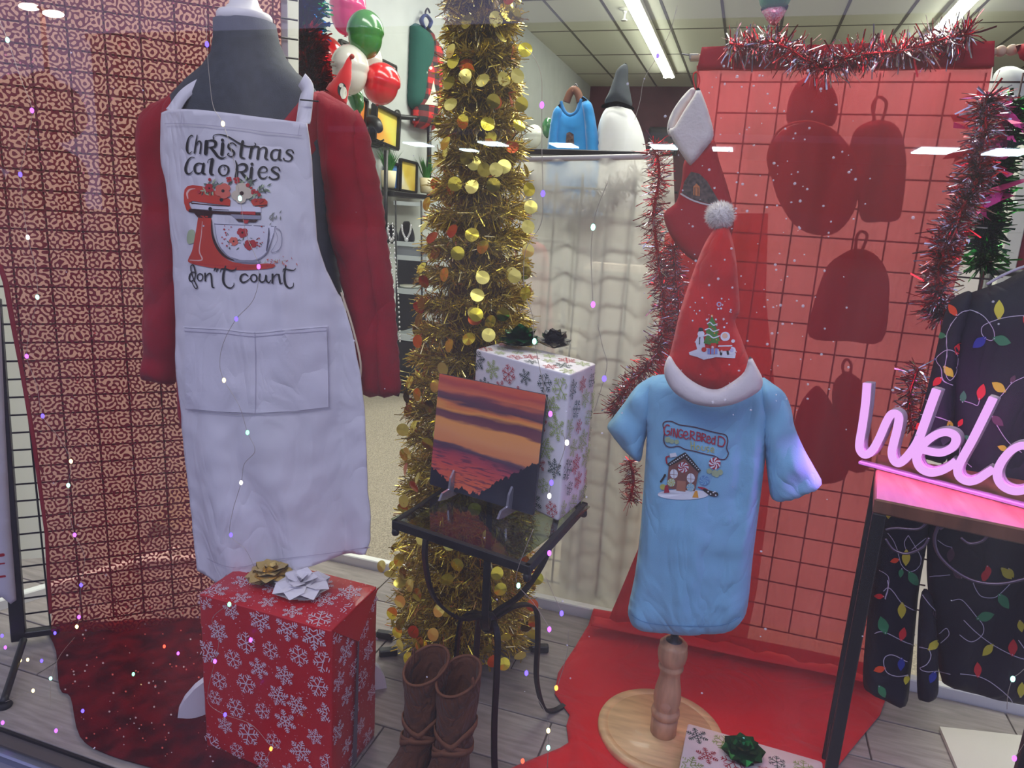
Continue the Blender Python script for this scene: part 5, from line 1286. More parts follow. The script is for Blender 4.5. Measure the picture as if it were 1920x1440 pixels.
rectpx('small_wall_frame', 'thin black frame hung above the round red balloon', 'picture', [(714, 130), (740, 142), (740, 124), (714, 112)], wl, .02, black, plaster, fr=.015)
# pipe shelf on the wall
t = thing('pipe_shelf', 'black pipe wall shelf with plants and pictures at the left wall', 'shelf', wl.hit(760, 366))
w2 = Plane((XW+.30, 0, 0), math.pi/2); w2.n = Vector((1, 0, 0)); w2.u = Vector((0, 1, 0))
lathe('flange', wl.hit(744, 219), [(.055, 0), (.055, .012), (.03, .02)], black, t, 18, axis=(1, 0, 0))
a_ = wl.hit(744, 219); b_ = Vector((XW+.32, a_.y, a_.z)); 
pth = [atX(745, 219, XW+.04), atX(805, 223, XW+.10)]
tube('pipe', pth, .02, black, t, k=10); tube('pipe', [pth[1], atX(804, 372, XW+.10)], .02, black, t, k=10)
V, F = uvsphere(pth[1], .03, .03, .03, 12, 8); mesh('elbow', V, F, black, t)
tube('post', [atX(724, 282, XW+.22), atX(722, 520, XW+.22)], .016, black, t, k=8)
a_, b_ = atX(712, 358, XW+.16), atX(806, 374, XW+.16); box('board', (a_+b_)/2, (.24, (b_-a_).length, .035), black, t, bev=.004)
def plant(label, x, y, s):
    p = wl.hit(x, y)+Vector((.08, 0, 0)); t = thing('potted_grass', label, 'plant', p, 'potted grass plants on the wall shelf')
    lathe('pot', p, [(.04*s, 0), (.05*s, .01), (.06*s, .13*s), (.055*s, .13*s)], mat('cream_pot', (226, 214, 176), .6), t, 16)
    V = []; F = []; r = random.Random(int(x))
    for i in range(70):
        a = r.uniform(0, 6.28); d = Vector((math.cos(a), math.sin(a), 0)); b = len(V); q = p+Vector((0, 0, .12*s))+d*.02*s; L = r.uniform(.10, .2)*s; w = d.cross(Vector((0, 0, 1)))*.006*s; lean = r.uniform(.1, .7)
        V += [q-w, q+w, q+d*L*lean*.5+Vector((0, 0, L*.6))+w*.7, q+d*L*lean*.5+Vector((0, 0, L*.6))-w*.7, q+d*L*lean+Vector((0, 0, L))]; F += [(b, b+1, b+2, b+3), (b+3, b+2, b+4)]
    stuff(mesh('blades', V, F, mat('grass_green', (52, 120, 50), .6), t, smooth=False))
plant('little potted grass right of the yellow picture on the shelf', 783, 362, 1.0)
plant('little potted grass at the left end of the wall shelf', 711, 352, 1.0)
t = thing('black_headpiece', 'black wire and leather ornament in front of the sunrise picture', 'ornament', wl.hit(705, 240))
p5 = Plane((0, 4.9, 0)); puff('crest', [(684, 218), (700, 216), (714, 226), (718, 244), (708, 250), (700, 240), (690, 240)], p5, .04, black, t, R=.05, step=.02)
for k in range(3): tube('wire_base', cat_rom([p5.hit(*p) for p in ((690, 262+k*5), (705, 268+k*4), (720, 262+k*5))], 5), .006, black, t, k=6)
# plaid apron with green shirt on hook
t = thing('plaid_apron', 'red and black plaid apron over a dark green shirt hung on the left wall', 'apron', wl.hit(795, 245))
puff('green_sleeve', [(772, 60), (774, 46), (782, 44), (795, 52), (804, 70), (806, 100), (800, 160), (790, 204), (776, 206), (768, 190), (770, 120)], wl, .10, mat('dark_green_cloth', (26, 84, 76), .85), t, R=.2, step=.04)
def plaid():
    m = bpy.data.materials.new('buffalo_plaid'); m.use_nodes = True; nt = m.node_tree; N = nt.nodes; L = nt.links; b = N['Principled BSDF']; b.inputs['Roughness'].default_value = .8
    tc = N.new('ShaderNodeTexCoord'); sp = N.new('ShaderNodeSeparateXYZ'); L.new(tc.outputs['Object'], sp.inputs[0])
    def st(o_, k):
        mu = N.new('ShaderNodeMath'); mu.operation = 'MULTIPLY'; mu.inputs[1].default_value = k; L.new(o_, mu.inputs[0]); fr = N.new('ShaderNodeMath'); fr.operation = 'FRACT'; L.new(mu.outputs[0], fr.inputs[0]); g = N.new('ShaderNodeMath'); g.operation = 'GREATER_THAN'; g.inputs[1].default_value = .5; L.new(fr.outputs[0], g.inputs[0]); return g.outputs[0]
    ad = N.new('ShaderNodeMath'); ad.operation = 'ADD'; L.new(st(sp.outputs['Y'], 6.5), ad.inputs[0]); L.new(st(sp.outputs['Z'], 11), ad.inputs[1])
    hf = N.new('ShaderNodeMath'); hf.operation = 'MULTIPLY'; hf.inputs[1].default_value = .5; L.new(ad.outputs[0], hf.inputs[0])
    r = N.new('ShaderNodeValToRGB'); r.color_ramp.interpolation = 'CONSTANT'; E_ = r.color_ramp.elements; E_[0].color = srgb(214, 50, 50); E_[1].position = .75; E_[1].color = srgb(34, 36, 40); e = E_.new(.25); e.color = srgb(116, 44, 48)
    L.new(hf.outputs[0], r.inputs[0]); L.new(r.outputs[0], b.inputs['Base Color']); return m
w3 = Plane((XW+.06, 0, 0), math.pi/2); w3.n = Vector((1, 0, 0)); w3.u = Vector((0, 1, 0))
ob = puff('plaid_panel', [(796, 52), (802, 50), (810, 70), (821, 84), (825, 110), (822, 160), (818, 240), (808, 246), (776, 238), (780, 190), (784, 140), (786, 118), (800, 95), (802, 72)], w3, .10, plaid(), t, R=.2, step=.04, smooth=False)
Q = Print([ob], lift=.006); Q.poly([(796, 196), (806, 178), (812, 150), (817, 178), (820, 198)], mat('print_cream', (220, 220, 205)), step=8)
for p in ((790, 122), (798, 136), (807, 128), (788, 158)): Q.disc(p, 3, MATS['print_cream'])
Q.done('printed_figure', t)
tube('neck_loop', cat_rom([w3.hit(*p) for p in ((796, 54), (790, 38), (798, 28), (808, 40), (804, 52))], 6), .02, mat('navy_strap', (50, 64, 110), .8), t, k=6, flat=(1, .5))
tube('hanger_hook', cat_rom([w3.hit(*p) for p in ((798, 32), (798, 22), (802, 16), (806, 24))], 6), .008, black, t, k=6)

# jewellery tower
jf = atZ(768, 742, -.10); jp = Plane((0, jf.y, 0)); k_ = mpp(jf)
jt = thing('jewellery_tower', 'black jewellery display tower with glass shelves left of the gold tree', 'display tower', jf)
def jbox(name, x0, y0, x1, y1, d, m, dy=0.0, bev=.003):
    a, b = atY(x0, y1, jf.y+dy), atY(x1, y0, jf.y+dy); return box(name, ((a.x+b.x)/2, jf.y+dy+d/2, (a.z+b.z)/2), (abs(b.x-a.x), d, abs(b.z-a.z)), m, jt, bev=bev)
jbox('cabinet', 742, 645, 800, 745, .3, black, .05); jbox('back_panel', 742, 480, 800, 640, .02, black, .34)
gsh = mat('pale_shelf_glass', (196, 206, 204), .1, spec=.8)
for y in (380, 456, 482, 545, 632): jbox('shelf', 738, y, 800, y+4, .3, gsh, 0, .0)
jbox('tray', 744, 458, 790, 478, .2, mat('tray_grey', (140, 146, 148), .4), .02)
for x in (742, 790): tube('rod', [jp.hit(x, 376), jp.hit(x+2, 640)], .006, black, jt, k=6)
jbox('foot_plate', 690, 738, 812, 748, .3, black, .1)
pearl = mat('pearl_silver', (220, 220, 222), .2, .6)
def bust(label, x, y, s, Y):
    p = atY(x, y, Y); k = mpp(p); t = thing('necklace_bust', label, 'display bust', p, 'necklace busts on the tower')
    pl = Plane((0, Y, 0)); o = puff('form', [(x-14*s, y), (x-15*s, y-20*s), (x-8*s, y-36*s), (x-5*s, y-42*s), (x+5*s, y-42*s), (x+8*s, y-36*s), (x+15*s, y-20*s), (x+14*s, y)], pl, .03, mat('black_velvet', (20, 20, 24), .95, sheen=.3), t, R=.05, step=.012)
    c = thing('necklace', 'pale bead necklace on the %s' % ('left bust' if x < 745 else 'right bust'), 'necklace', atY(x, y-10, Y-.03)); pts = cat_rom([atY(a, b, Y-.034) for a, b in ((x-9*s, y-34*s), (x-7*s, y-20*s), (x, y-8*s), (x+7*s, y-20*s), (x+9*s, y-34*s))], 5)
    VF = [uvsphere(q, .009, .009, .009, 6, 4) for q in pts]; V, F = join(VF); stuff(mesh('beads', V, F, pearl, c)); V, F = uvsphere(atY(x, y-6*s, Y-.036), .016, .012, .016, 8, 6); mesh('pendant', V, F, pearl, c)
bust('black velvet necklace bust on the top glass shelf of the tower', 762, 455, .95, jf.y+.06); bust('black necklace bust at the left end of the top glass shelf', 734, 455, .8, jf.y+.1)
# bracelets and dishes
for (x, y, lab) in ((768, 540, 'pale stone dish on the lower glass shelf of the tower'), (758, 628, 'white oval tray on the lowest glass shelf of the tower')):
    p = atY(x, y, jf.y+.08); t = thing('display_dish', lab, 'dish', p); lathe('bowl', p, [(.05, 0), (.07, .012), (.072, .02), (.05, .012), (.0, .01)], mat('pale_dish', (214, 214, 196), .4), t, 18)
for k, x in enumerate((728, 736)):
    t = thing('bead_strand', 'long silver bead strand hanging beside the tower, %s of two' % ('left' if k == 0 else 'right'), 'necklace', atY(x, 420, jf.y-.1)); P_l = cat_rom([atY(x+a, y, jf.y-.06) for a, y in ((0, 420), (6, 500), (11, 560), (14, 640))], 10); V, F = join([uvsphere(q, .007, .007, .009, 6, 4) for q in P_l]); stuff(mesh('beads', V, F, pearl, t))
# screen on the rear wall
t = thing('wall_screen', 'small dark screen on the maroon rear wall behind the stocking', 'screen', atY(1243, 285, 12.3)); a_, b_ = atY(1216, 286, 12.35), atY(1270, 242, 12.35); box('panel', (a_+b_)/2, (b_.x-a_.x, .08, b_.z-a_.z), mat('screen_dark', (40, 34, 40), .3), t, bev=.01); box('bezel', ((a_.x+b_.x)/2, 12.40, (a_.z+b_.z)/2), (b_.x-a_.x+.06, .04, b_.z-a_.z+.06), black, t, bev=.01)

# ================================================================ RIGHT BAY: red sheer curtain on its rod, things behind it
RY = 1.93
rp = Plane((0, RY, 0))
wp = Plane((0, 2.13, 0))
t = thing('white_backing_cloth', 'white backing cloth behind the sheer red curtain', 'cloth', wp.hit(1600, 1150))
sheet('cloth', [(1312, 126), (1500, 120), (1862, 112), (1840, 500), (1800, 900), (1760, 1215), (1600, 1190), (1440, 1172), (1300, 1160), (1268, 900), (1272, 500)], wp, sheer('white_backing_sheer', (222, 216, 214), (250, 246, 240), .10, .6), t, h=lambda u, v, d: .006*math.sin(u*30)+.004*nz(u, v, 0, 8), step=.02, single=True)
gx = wp.hit(1300, 600)
bx0, bx1 = wp.hit(1300, 600).x, wp.hit(1830, 600).x
grid_panel('black wire grid hidden behind the sheer red curtain', Plane((bx0, 2.09, 0)), 0, bx1-bx0, .03, 1.60, .077, .0775, .0024, mat('dark_red_wire', (60, 30, 32), .5))
# knitwear and mitts hung on that grid
hk = Plane((0, 2.05, 0))
dr = lambda n, c: mat(n, c, .95, bump=.4, bscale=220)
def hung(name, label, cat, px, m, th=.014, R=.03, loop=None, extra=None, group=None):
    t = thing(name, label, cat, hk.hit(*px[0]), group); o = puff('body', px, hk, th, m, t, R=R, step=.014, fold=lambda u, v: .003*nz(u, v, 1, 20), off=-.005)
    if loop: tube('hanging_loop', cat_rom([Plane((0, 2.045, 0)).hit(*p) for p in loop], 6), .004, m, t, k=6)
    if extra: extra(t)
    return t
mitt = dr('oxblood_quilt', (150, 34, 56))
hung('oven_mitt', 'dark red oven mitt shape with a loop, upper right behind the sheer curtain', 'mitt', [(1596, 262), (1612, 236), (1650, 224), (1686, 240), (1700, 300), (1694, 380), (1684, 412), (1650, 416), (1616, 412), (1606, 360), (1588, 320)], mitt, loop=[(1640, 226), (1636, 198), (1648, 182), (1662, 194), (1654, 226)])
hung('oven_mitt', 'dark red square potholder shape with a hook, middle right behind the sheer curtain', 'mitt', [(1546, 510), (1560, 490), (1584, 474), (1606, 466), (1640, 476), (1664, 510), (1668, 560), (1654, 640), (1590, 640), (1518, 632), (1526, 570)], mitt, loop=[(1604, 470), (1606, 446), (1614, 434), (1626, 442), (1616, 470)])
hung('knit_scarf', 'dark red pointed cloth shape low behind the sheer curtain left of the neon sign', 'scarf', [(1478, 900), (1484, 820), (1500, 760), (1524, 728), (1540, 728), (1564, 766), (1580, 820), (1584, 900)], mitt)
hung('knit_scarf', 'rose red garment on a hook behind the sheer curtain above the neon sign', 'scarf', [(1560, 740), (1580, 700), (1600, 702), (1624, 730), (1634, 800), (1630, 880), (1580, 870)], dr('rose_knit', (150, 34, 54)), loop=[(1582, 702), (1580, 684), (1588, 674), (1596, 684), (1594, 702)])
def brim(t):
    P_l = [Plane((0, 2.0, 0)).hit(*p) for p in ((1446, 330), (1440, 290), (1462, 244), (1510, 228), (1560, 244), (1600, 290), (1614, 330))]; tube('brim_binding', cat_rom(P_l, 8), .0035, mat('brim_tan', (190, 120, 96), .7), t, k=6)
hung('cap', 'dark red rounded cap with a pale curved brim behind the upper sheer curtain', 'cap', [(1446, 330), (1442, 290), (1464, 246), (1512, 230), (1560, 246), (1600, 290), (1612, 340), (1600, 400), (1560, 440), (1500, 430), (1462, 380)], dr('cap_cloth', (160, 44, 56)), th=.02, extra=brim)
hung('knit_beanie', 'dark plum knitted bobble shape above the cap behind the sheer curtain', 'hat', [(1478, 232), (1478, 190), (1496, 154), (1526, 142), (1560, 160), (1572, 200), (1560, 236), (1520, 226)], dr('plum_knit', (126, 36, 56)), th=.015)
hung('gingerbread_badge', 'small tan round badge beside the plum beanie behind the sheer curtain', 'badge', [(1528, 222), (1540, 212), (1552, 216), (1558, 232), (1544, 238), (1530, 232)], mat('tan_badge', (210, 140, 96), .8), th=.006, R=.01)

redc = sheer('red_sheer', (186, 52, 64), (238, 138, 142), .54, .55)
redd = mat('red_doubled_cloth', (176, 18, 38), .75, var=.08, vscale=5)
t = thing('red_sheer_curtain', 'sheer red curtain with a solid heading hung from the rod at right', 'curtain', rp.hit(1500, 1230))
def rf_(u, v, d): return .010*math.sin(u*46+1.5*nz(u, v, 0, 1.5))+.005*math.sin(u*110+2)+.003*nz(u, v, 2, 10)
sheet('panel', [(1306, 122), (1600, 114), (1862, 106), (1852, 170), (1846, 260), (1826, 400), (1800, 500), (1766, 620), (1742, 760), (1700, 860), (1672, 1000), (1620, 1262), (1400, 1215), (1250, 1180), (1142, 1160), (1196, 1030), (1225, 800), (1232, 640), (1246, 480), (1262, 440), (1300, 400), (1306, 300)], rp, redc, t, h=rf_, step=.014, single=True)
sheet('heading', [(1316, 88), (1600, 82), (1866, 76), (1864, 124), (1600, 128), (1307, 128)], Plane((0, RY-.02, 0)), redd, t, h=lambda u, v, d: .004*math.sin(u*40), step=.014, thick=.03)
# lower left part made darker red by one more sheer sheet
redc2 = sheer('red_sheer_dark', (200, 30, 38), (240, 130, 124), .55, .5)
t_l = sheet('darker_sheet', [(1246, 440), (1300, 400), (1440, 400), (1436, 560), (1460, 800), (1420, 1100), (1400, 1200), (1250, 1180), (1142, 1158), (1196, 1030), (1225, 800), (1232, 640)], Plane((0, RY+.035, 0)), redc2, t, h=rf_, step=.02, single=True)
t = thing('curtain_rod', 'curtain rod with a grey bracket carrying the red curtain', 'curtain rod', rp.hit(1300, 110))
rr0 = Plane((0, RY+.012, 0)); tube('rod', [rr0.hit(1296, 108), rr0.hit(1872, 97)], .008, mat('rod_wood', (210, 180, 150), .5), t, k=12)
q = Plane((0, RY+.02, 0)); a_, b_ = q.hit(1292, 104), q.hit(1312, 112); box('bracket', (a_+b_)/2, (.024, .03, .014), mat('bracket_grey', (150, 146, 140), .4, .6), t, bev=.002); tube('screw', [q.hit(1278, 101), q.hit(1294, 104)], .0018, MATS['steel_grey'], t, k=6)
V, F = uvsphere(rr0.hit(1876, 96), .012, .012, .012, 14, 10); mesh('finial', V, F, mat('rod_wood', (210, 180, 150)), t)
t = thing('curtain_rod', 'pale rod end holding the next red cloth at the far right edge', 'curtain rod', rp.hit(1900, 92)); tube('rod', [rr0.hit(1898, 94), rr0.hit(1990, 80)], .010, mat('rod_wood', (210, 180, 150)), t, k=12)
V, F = uvsphere(rr0.hit(1897, 94), .012, .012, .012, 14, 10); mesh('finial', V, F, mat('rod_wood', (210, 180, 150)), t)
t = thing('red_side_cloth', 'red cloth corner over the rod at the far right edge', 'cloth', rp.hit(1915, 95)); puff('cloth', [(1904, 86), (1960, 70), (1960, 140), (1912, 110)], Plane((0, RY-.01, 0)), .012, redd, t, R=.02, smooth=False)

# tinsel around the curtain
G = None
gar('red and silver tinsel garland looped along the top of the red curtain', [(1368, 82), (1402, 86), (1440, 78), (1480, 92), (1520, 118), (1556, 128), (1590, 106), (1640, 100), (1690, 96), (1740, 82), (1790, 68), (1818, 64)], 1.88, 1300, .046, .0032, tm_rs, (4, 6, 2), 11)
gar('red and silver tinsel garland hanging down the left side of the red curtain', [(1228, 268), (1236, 330), (1226, 400), (1232, 470), (1240, 530), (1246, 590), (1240, 640), (1218, 684), (1184, 716), (1162, 744), (1152, 776)], 1.87, 2300, .038, .0024, tm_rs, (6, 4, 3), 12)
gar('short second strand of red and silver tinsel beside the stocking toe', [(1262, 462), (1268, 520), (1274, 580), (1268, 640)], 1.86, 650, .034, .0024, tm_rs, (4, 5, 4), 13)
gar('end of red tinsel garland peeping out under the blue shirt sleeve', [(1180, 862), (1188, 900), (1180, 940)], 1.84, 260, .032, .0022, tm_rs, (6, 2, 3), 14)
gar('red and silver tinsel garland curling down the right edge of the red curtain', [(1852, 180), (1846, 230), (1838, 300), (1826, 350), (1800, 400), (1776, 450), (1762, 500), (1756, 560), (1764, 598)], 1.86, 2200, .044, .0036, tm_rs, (4, 6, 2), 15)
gar('lower end of the red and silver tinsel garland left of the bulb-print shirt', [(1722, 690), (1708, 730), (1704, 770), (1712, 806)], 1.86, 420, .034, .003, tm_rs, (4, 5, 2), 16)
tg = [mat('tinsel_bright_green', (40, 150, 50), .22, 1), mat('tinsel_deep_green', (16, 70, 30), .3, .9)]
gar('shiny green tinsel garland hanging at the far right behind the red tinsel', [(1900, 190), (1890, 240), (1872, 300), (1862, 350), (1856, 400), (1850, 450), (1842, 500)], 2.0, 1500, .05, .006, tg, (3, 2), 17)
t = thing('pink_ribbon_strip', 'hot pink foil strips caught in the tinsel at the far right', 'ribbon', atY(1870, 220, 1.95)); garland('g', [atY(1896, 190, 1.95), atY(1870, 220, 1.95), atY(1845, 260, 1.95), atY(1838, 310, 1.95), atY(1846, 400, 1.95)], 60, .07, .02, [mat('pink_foil', (240, 70, 150), .3, .5)], (1,), t, 18)
# strawberry-like hanging tinsel ornament
op = Plane((0, 1.87, 0)); t = thing('hanging_ornament', 'sparkly ornament with pink body and green cap hanging over the red curtain', 'ornament', op.hit(1452, 50))
puff('body', [(1429, 14), (1476, 8), (1472, 24), (1462, 40), (1453, 48), (1442, 44), (1433, 30)], op, .02, mat('pink_glitter', (226, 90, 120), .3, .5, bump=1, bscale=160, rgb2=(240, 190, 200), vscale=220), t, R=.02)
puff('cap', [(1426, -30), (1480, -34), (1477, 10), (1430, 18)], op, .022, mat('green_glitter', (60, 140, 90), .3, .5, bump=1, bscale=160), t, R=.02)
for k, x in enumerate((1440, 1456)): box('silver_stem', op.hit(x, 60), (.003, .003, .03), MATS['tinsel_silver'], t)

# ---------------------------------------------------------------- stocking
st = Plane((0, 1.82, 0)); fleece = mat('white_fleece', (226, 218, 212), 1, bump=.9, bscale=160, sheen=.5)
t = thing('christmas_stocking', 'red christmas stocking with a wide white fleece cuff hanging left of the curtain', 'stocking', st.hit(1300, 480))
stred = mat('stocking_red', (170, 16, 34), .9, bump=.3, bscale=200)
so = puff('sock', [(1284, 300), (1312, 280), (1338, 262), (1348, 300), (1364, 350), (1376, 400), (1372, 440), (1350, 480), (1322, 496), (1290, 482), (1262, 450), (1246, 415), (1248, 396), (1268, 378), (1278, 340)], st, .022, stred, t, R=.03, step=.009)
puff('cuff_back', [(1296, 165), (1304, 172), (1284, 205), (1268, 240), (1262, 262), (1251, 246), (1256, 218), (1274, 188)], Plane((0, 1.835, 0)), .012, fleece, t, R=.014, step=.008)
puff('cuff', [(1309, 164), (1318, 180), (1330, 215), (1338, 254), (1322, 280), (1298, 308), (1290, 306), (1272, 280), (1253, 244), (1264, 238), (1282, 208), (1300, 180)], Plane((0, 1.80, 0)), .016, fleece, t, R=.02, step=.008, fold=lambda u, v: .002*nz(u, v, 0, 70))
tube('hanging_loop', cat_rom([Plane((0, 1.815, 0)).hit(*p) for p in ((1304, 168), (1300, 150), (1301, 138), (1308, 136), (1312, 150), (1308, 168))], 5), .0018, mat('loop_red', (216, 40, 40), .7), t, k=6)
Q = Print([so], lift=.0015); gm_ = mat('print_stone', (104, 88, 84), .8, rgb2=(60, 50, 52), vscale=120)
Q.poly([(1279, 362), (1284, 340), (1296, 322), (1312, 326), (1326, 340), (1345, 372), (1348, 378), (1330, 382), (1300, 374)], gm_, step=5)
Q.stroke([(1278, 364), (1300, 376), (1330, 384), (1350, 380)], 3, mat('print_grey_white', (206, 196, 196)), layer=1); Q.poly([(1300, 366), (1300, 350), (1306, 344), (1312, 350), (1312, 368)], mat('print_lamp_orange', (196, 120, 70)), step=5, layer=2); Q.stroke([(1303, 366), (1303, 352), (1309, 352), (1309, 367)], 1.4, gm_, layer=3, smooth=False); Q.done('printed_cottage', t)

# ---------------------------------------------------------------- child form: T-shirt, santa hat, turned post, round board
KY = 1.50
bd = atZ(1238, 1366, .022); rbd = (atZ(1352, 1352, .022)-atZ(1128, 1352, .022)).length/2
post_base = atZ(1243, 1372, .024)
kf = thing('child_form_stand', 'turned wooden post on a round wooden board carrying the blue child T-shirt', 'display stand', (bd.x, bd.y, 0.003))
pine = mat('pale_pine', (222, 184, 132), .5, bump=.15, bscale=40, var=.16, vscale=9, stretch=(1, 7, 1), coat=.2)
lathe('round_board', Vector((bd.x, bd.y, .004)), [(rbd*.97, 0), (rbd, .004), (rbd, .014), (rbd*.985, .019), (rbd*.86, .0195), (rbd*.85, .0175), (rbd*.84, .0175), (rbd*.83, .0195), (.001, .0195)], pine, kf, 64)
oak = mat('warm_oak', (186, 138, 104), .5, bump=.2, bscale=60, var=.2, vscale=12, stretch=(5, 5, 1), coat=.15)
zt_ = z_over(post_base, 0, 1200); Hh = zt_-.024
sc1 = Hh/.2; rw_ = mpp(post_base)*24
lathe('turned_post', Vector((post_base.x, post_base.y, .0235)), [(rw_*x, Hh*y) for x, y in ((.95, 0), (1, .01), (1.02, .165), (.9, .172), (.9, .19), (1.06, .2), (1.1, .23), (1.06, .26), (.88, .27), (.88, .285), (1.0, .34), (1.04, .4), (.98, .48), (.84, .57), (.76, .63), (.76, .66), (.86, .69), (.94, .71), (.94, .73), (.82, .745), (.82, .76), (1.02, .79), (1.1, .84), (1.1, .9), (1.04, .93), (1.04, .965), (.84, .97), (.8, 1.0))], oak, kf, 40)
# carved oval facet on the post
V, F = uvsphere(Vector((post_base.x, post_base.y, .0235+Hh*.37))+Vector((0, -rw_*.86, 0)), rw_*.42, rw_*.2, Hh*.075, 16, 10); mesh('carved_oval', V, F, mat('pale_oak_facet', (196, 148, 118), .5), kf)
tube('metal_rod', [Vector((post_base.x, post_base.y, zt_-.01)), Vector((post_base.x, post_base.y, zt_+.4))], .008, mat('dark_steel', (60, 58, 62), .3, .9), kf, k=12)
lathe('metal_collar', Vector((post_base.x, post_base.y, zt_-.004)), [(rw_*.62, 0), (rw_*.62, .004), (rw_*.3, .006), (rw_*.3, .018)], MATS['dark_steel'], kf, 20)
KY = post_base.y-.02
kp = Plane((0, KY, 0))
tsm = mat('sky_blue_jersey', (132, 190, 224), .88, bump=.25, bscale=500, sheen=.1, wr=.5, ws=8)
tsh = thing('child_tshirt', 'light blue child T-shirt printed with a gingerbread house', 't-shirt', kp.hit(1300, 1184))
def tf(u, v):
    c = kp.uv(1310, 900)[0]; x = u-c
    return .006*math.sin(u*52+v*6+2*nz(u, v, 0, 4))*max(0, min(1, (.66-v)*4))+.008*nz(u, v, 2, 8)+.004*nz(u, v, 5, 22)+.014*math.exp(-((x-.11-(.7-v)*.03)/.014)**2)*(1 if v < .74 else .3)*max(0, min(1, (v-.45)*5))-.008*math.exp(-((x-.085-(.7-v)*.05)/.012)**2)*max(0, min(1, (v-.5)*5))
KB = puff('body', [(1245, 702), (1224, 708), (1212, 722), (1208, 760), (1212, 810), (1211, 850), (1206, 920), (1200, 1000), (1190, 1080), (1178, 1138), (1181, 1160), (1206, 1177), (1262, 1184), (1350, 1184), (1388, 1166), (1402, 1136), (1411, 1050), (1420, 980), (1430, 900), (1436, 850), (1442, 800), (1444, 750), (1436, 722), (1418, 708), (1330, 712)], kp, .052, tsm, tsh, R=.055, step=.010, fold=tf, sub=3)
puff('sleeve', [(1232, 706), (1208, 714), (1190, 728), (1170, 756), (1150, 782), (1138, 800), (1146, 816), (1170, 846), (1192, 865), (1202, 862), (1208, 830), (1222, 790), (1236, 750)], kp, .034, tsm, tsh, R=.03, step=.008, sub=3, off=-.004, fold=lambda u, v: .006*nz(u, v, 1, 22)+.004*math.sin((u+v)*70))
puff('sleeve', [(1426, 708), (1450, 720), (1472, 738), (1484, 768), (1490, 800), (1508, 842), (1528, 878), (1541, 908), (1512, 926), (1476, 938), (1448, 936), (1440, 900), (1434, 850), (1424, 790), (1418, 750)], kp, .036, tsm, tsh, R=.03, step=.008, sub=3, off=.0, fold=lambda u, v: .007*nz(u, v, 1, 20)+.004*math.sin((u-v)*60))
Q = Print([KB], lift=.0018); seam = mat('tshirt_stitch', (96, 158, 202), .8)
Q.stroke([(1184, 1152), (1210, 1166), (1262, 1172), (1350, 1172), (1386, 1156)], 1.3, seam, smooth=True); Q.done('hem_seam', tsh)
Q = Print([KB], lift=.002); Q.crop(1100, 660, 4)
oc = mat('print_plum', (74, 40, 66), .7); rc = mat('print_crimson', (170, 28, 60), .7); bc_ = mat('print_brown', (126, 78, 72), .7); dkp = mat('print_black2', (34, 28, 36), .7); wc = mat('print_white', (226, 232, 240), .7); yc = mat('print_mustard', (186, 184, 96), .7); skyp = mat('print_sky', (128, 188, 224), .7)
Q.stroke([(575, 545), (590, 522), (640, 520), (700, 545), (800, 560), (900, 585), (980, 605), (1040, 620), (1058, 660), (1050, 720), (1062, 760), (1040, 800), (1000, 802), (960, 780), (880, 762), (800, 740), (740, 728), (690, 705), (640, 712), (600, 702), (580, 660), (585, 600)], 8, oc, closed=True)
def L_(pts, w=9, m=rc): Q.stroke(pts, w, m, layer=2)
L_([(622, 552), (604, 545), (586, 568), (584, 600), (600, 622), (622, 612), (622, 592), (606, 592)])         # G
L_([(640, 572), (634, 622)]); L_([(652, 628), (656, 572), (676, 640), (684, 578)])                             # i N
L_([(722, 590), (704, 580), (690, 604), (694, 632), (712, 640), (722, 622), (708, 616)])                        # G
L_([(732, 622), (758, 618), (750, 594), (732, 600), (730, 634), (748, 650), (764, 640)])                        # e
L_([(780, 588), (776, 654)]); L_([(780, 592), (804, 598), (802, 620), (780, 622), (812, 660)])                  # R
L_([(828, 598), (824, 660)]); L_([(828, 600), (850, 606), (848, 626), (828, 626), (852, 634), (852, 656), (826, 660)])  # B
L_([(866, 606), (862, 668)]); L_([(866, 608), (890, 616), (886, 636), (866, 638), (894, 674)])                  # R
L_([(904, 654), (926, 650), (918, 628), (904, 634), (902, 668), (918, 682), (932, 672)])                        # e
L_([(962, 650), (946, 644), (938, 668), (946, 688), (962, 676)]); L_([(964, 630), (962, 690)])                  # a
L_([(990, 628), (986, 700)]); L_([(990, 630), (1022, 640), (1038, 668), (1022, 704), (986, 700)])               # D
for p in ([(782, 668), (786, 730)], [(806, 672), (808, 730)], [(784, 700), (808, 700)], [(830, 700), (822, 716), (834, 732), (848, 718), (838, 702), (828, 704)], [(864, 704), (864, 732), (886, 734), (888, 708)], [(916, 712), (900, 712), (904, 728), (918, 738), (904, 750)], [(932, 736), (954, 734), (946, 716), (932, 724), (934, 746), (956, 750)]): L_(p, 6, yc)
for (x, y, r) in ((610, 655, 22), (640, 668, 18), (676, 672, 18), (920, 890, 20), (960, 905, 24), (1000, 900, 22), (975, 920, 18)): Q.disc((x, y), r, mat('print_soft_yellow', (168, 190, 150)), layer=0)
Q.disc((725, 1066), 190, wc, ry=40, layer=1, k=24)
Q.poly([(618, 850), (735, 770), (842, 880), (812, 1040), (600, 1020)], bc_, step=16, layer=2)
Q.poly([(604, 838), (700, 770), (740, 748), (790, 800), (858, 884), (840, 904), (736, 796), (620, 856)], dkp, step=14, layer=3)
for i in range(9): Q.disc((630+i*14, 838-i*9.2), 5, wc, layer=4, k=7)
for i in range(8): Q.disc((752+i*12.6, 784+i*13.4), 5, wc, layer=4, k=7)
Q.disc((726, 862), 40, wc, layer=3)
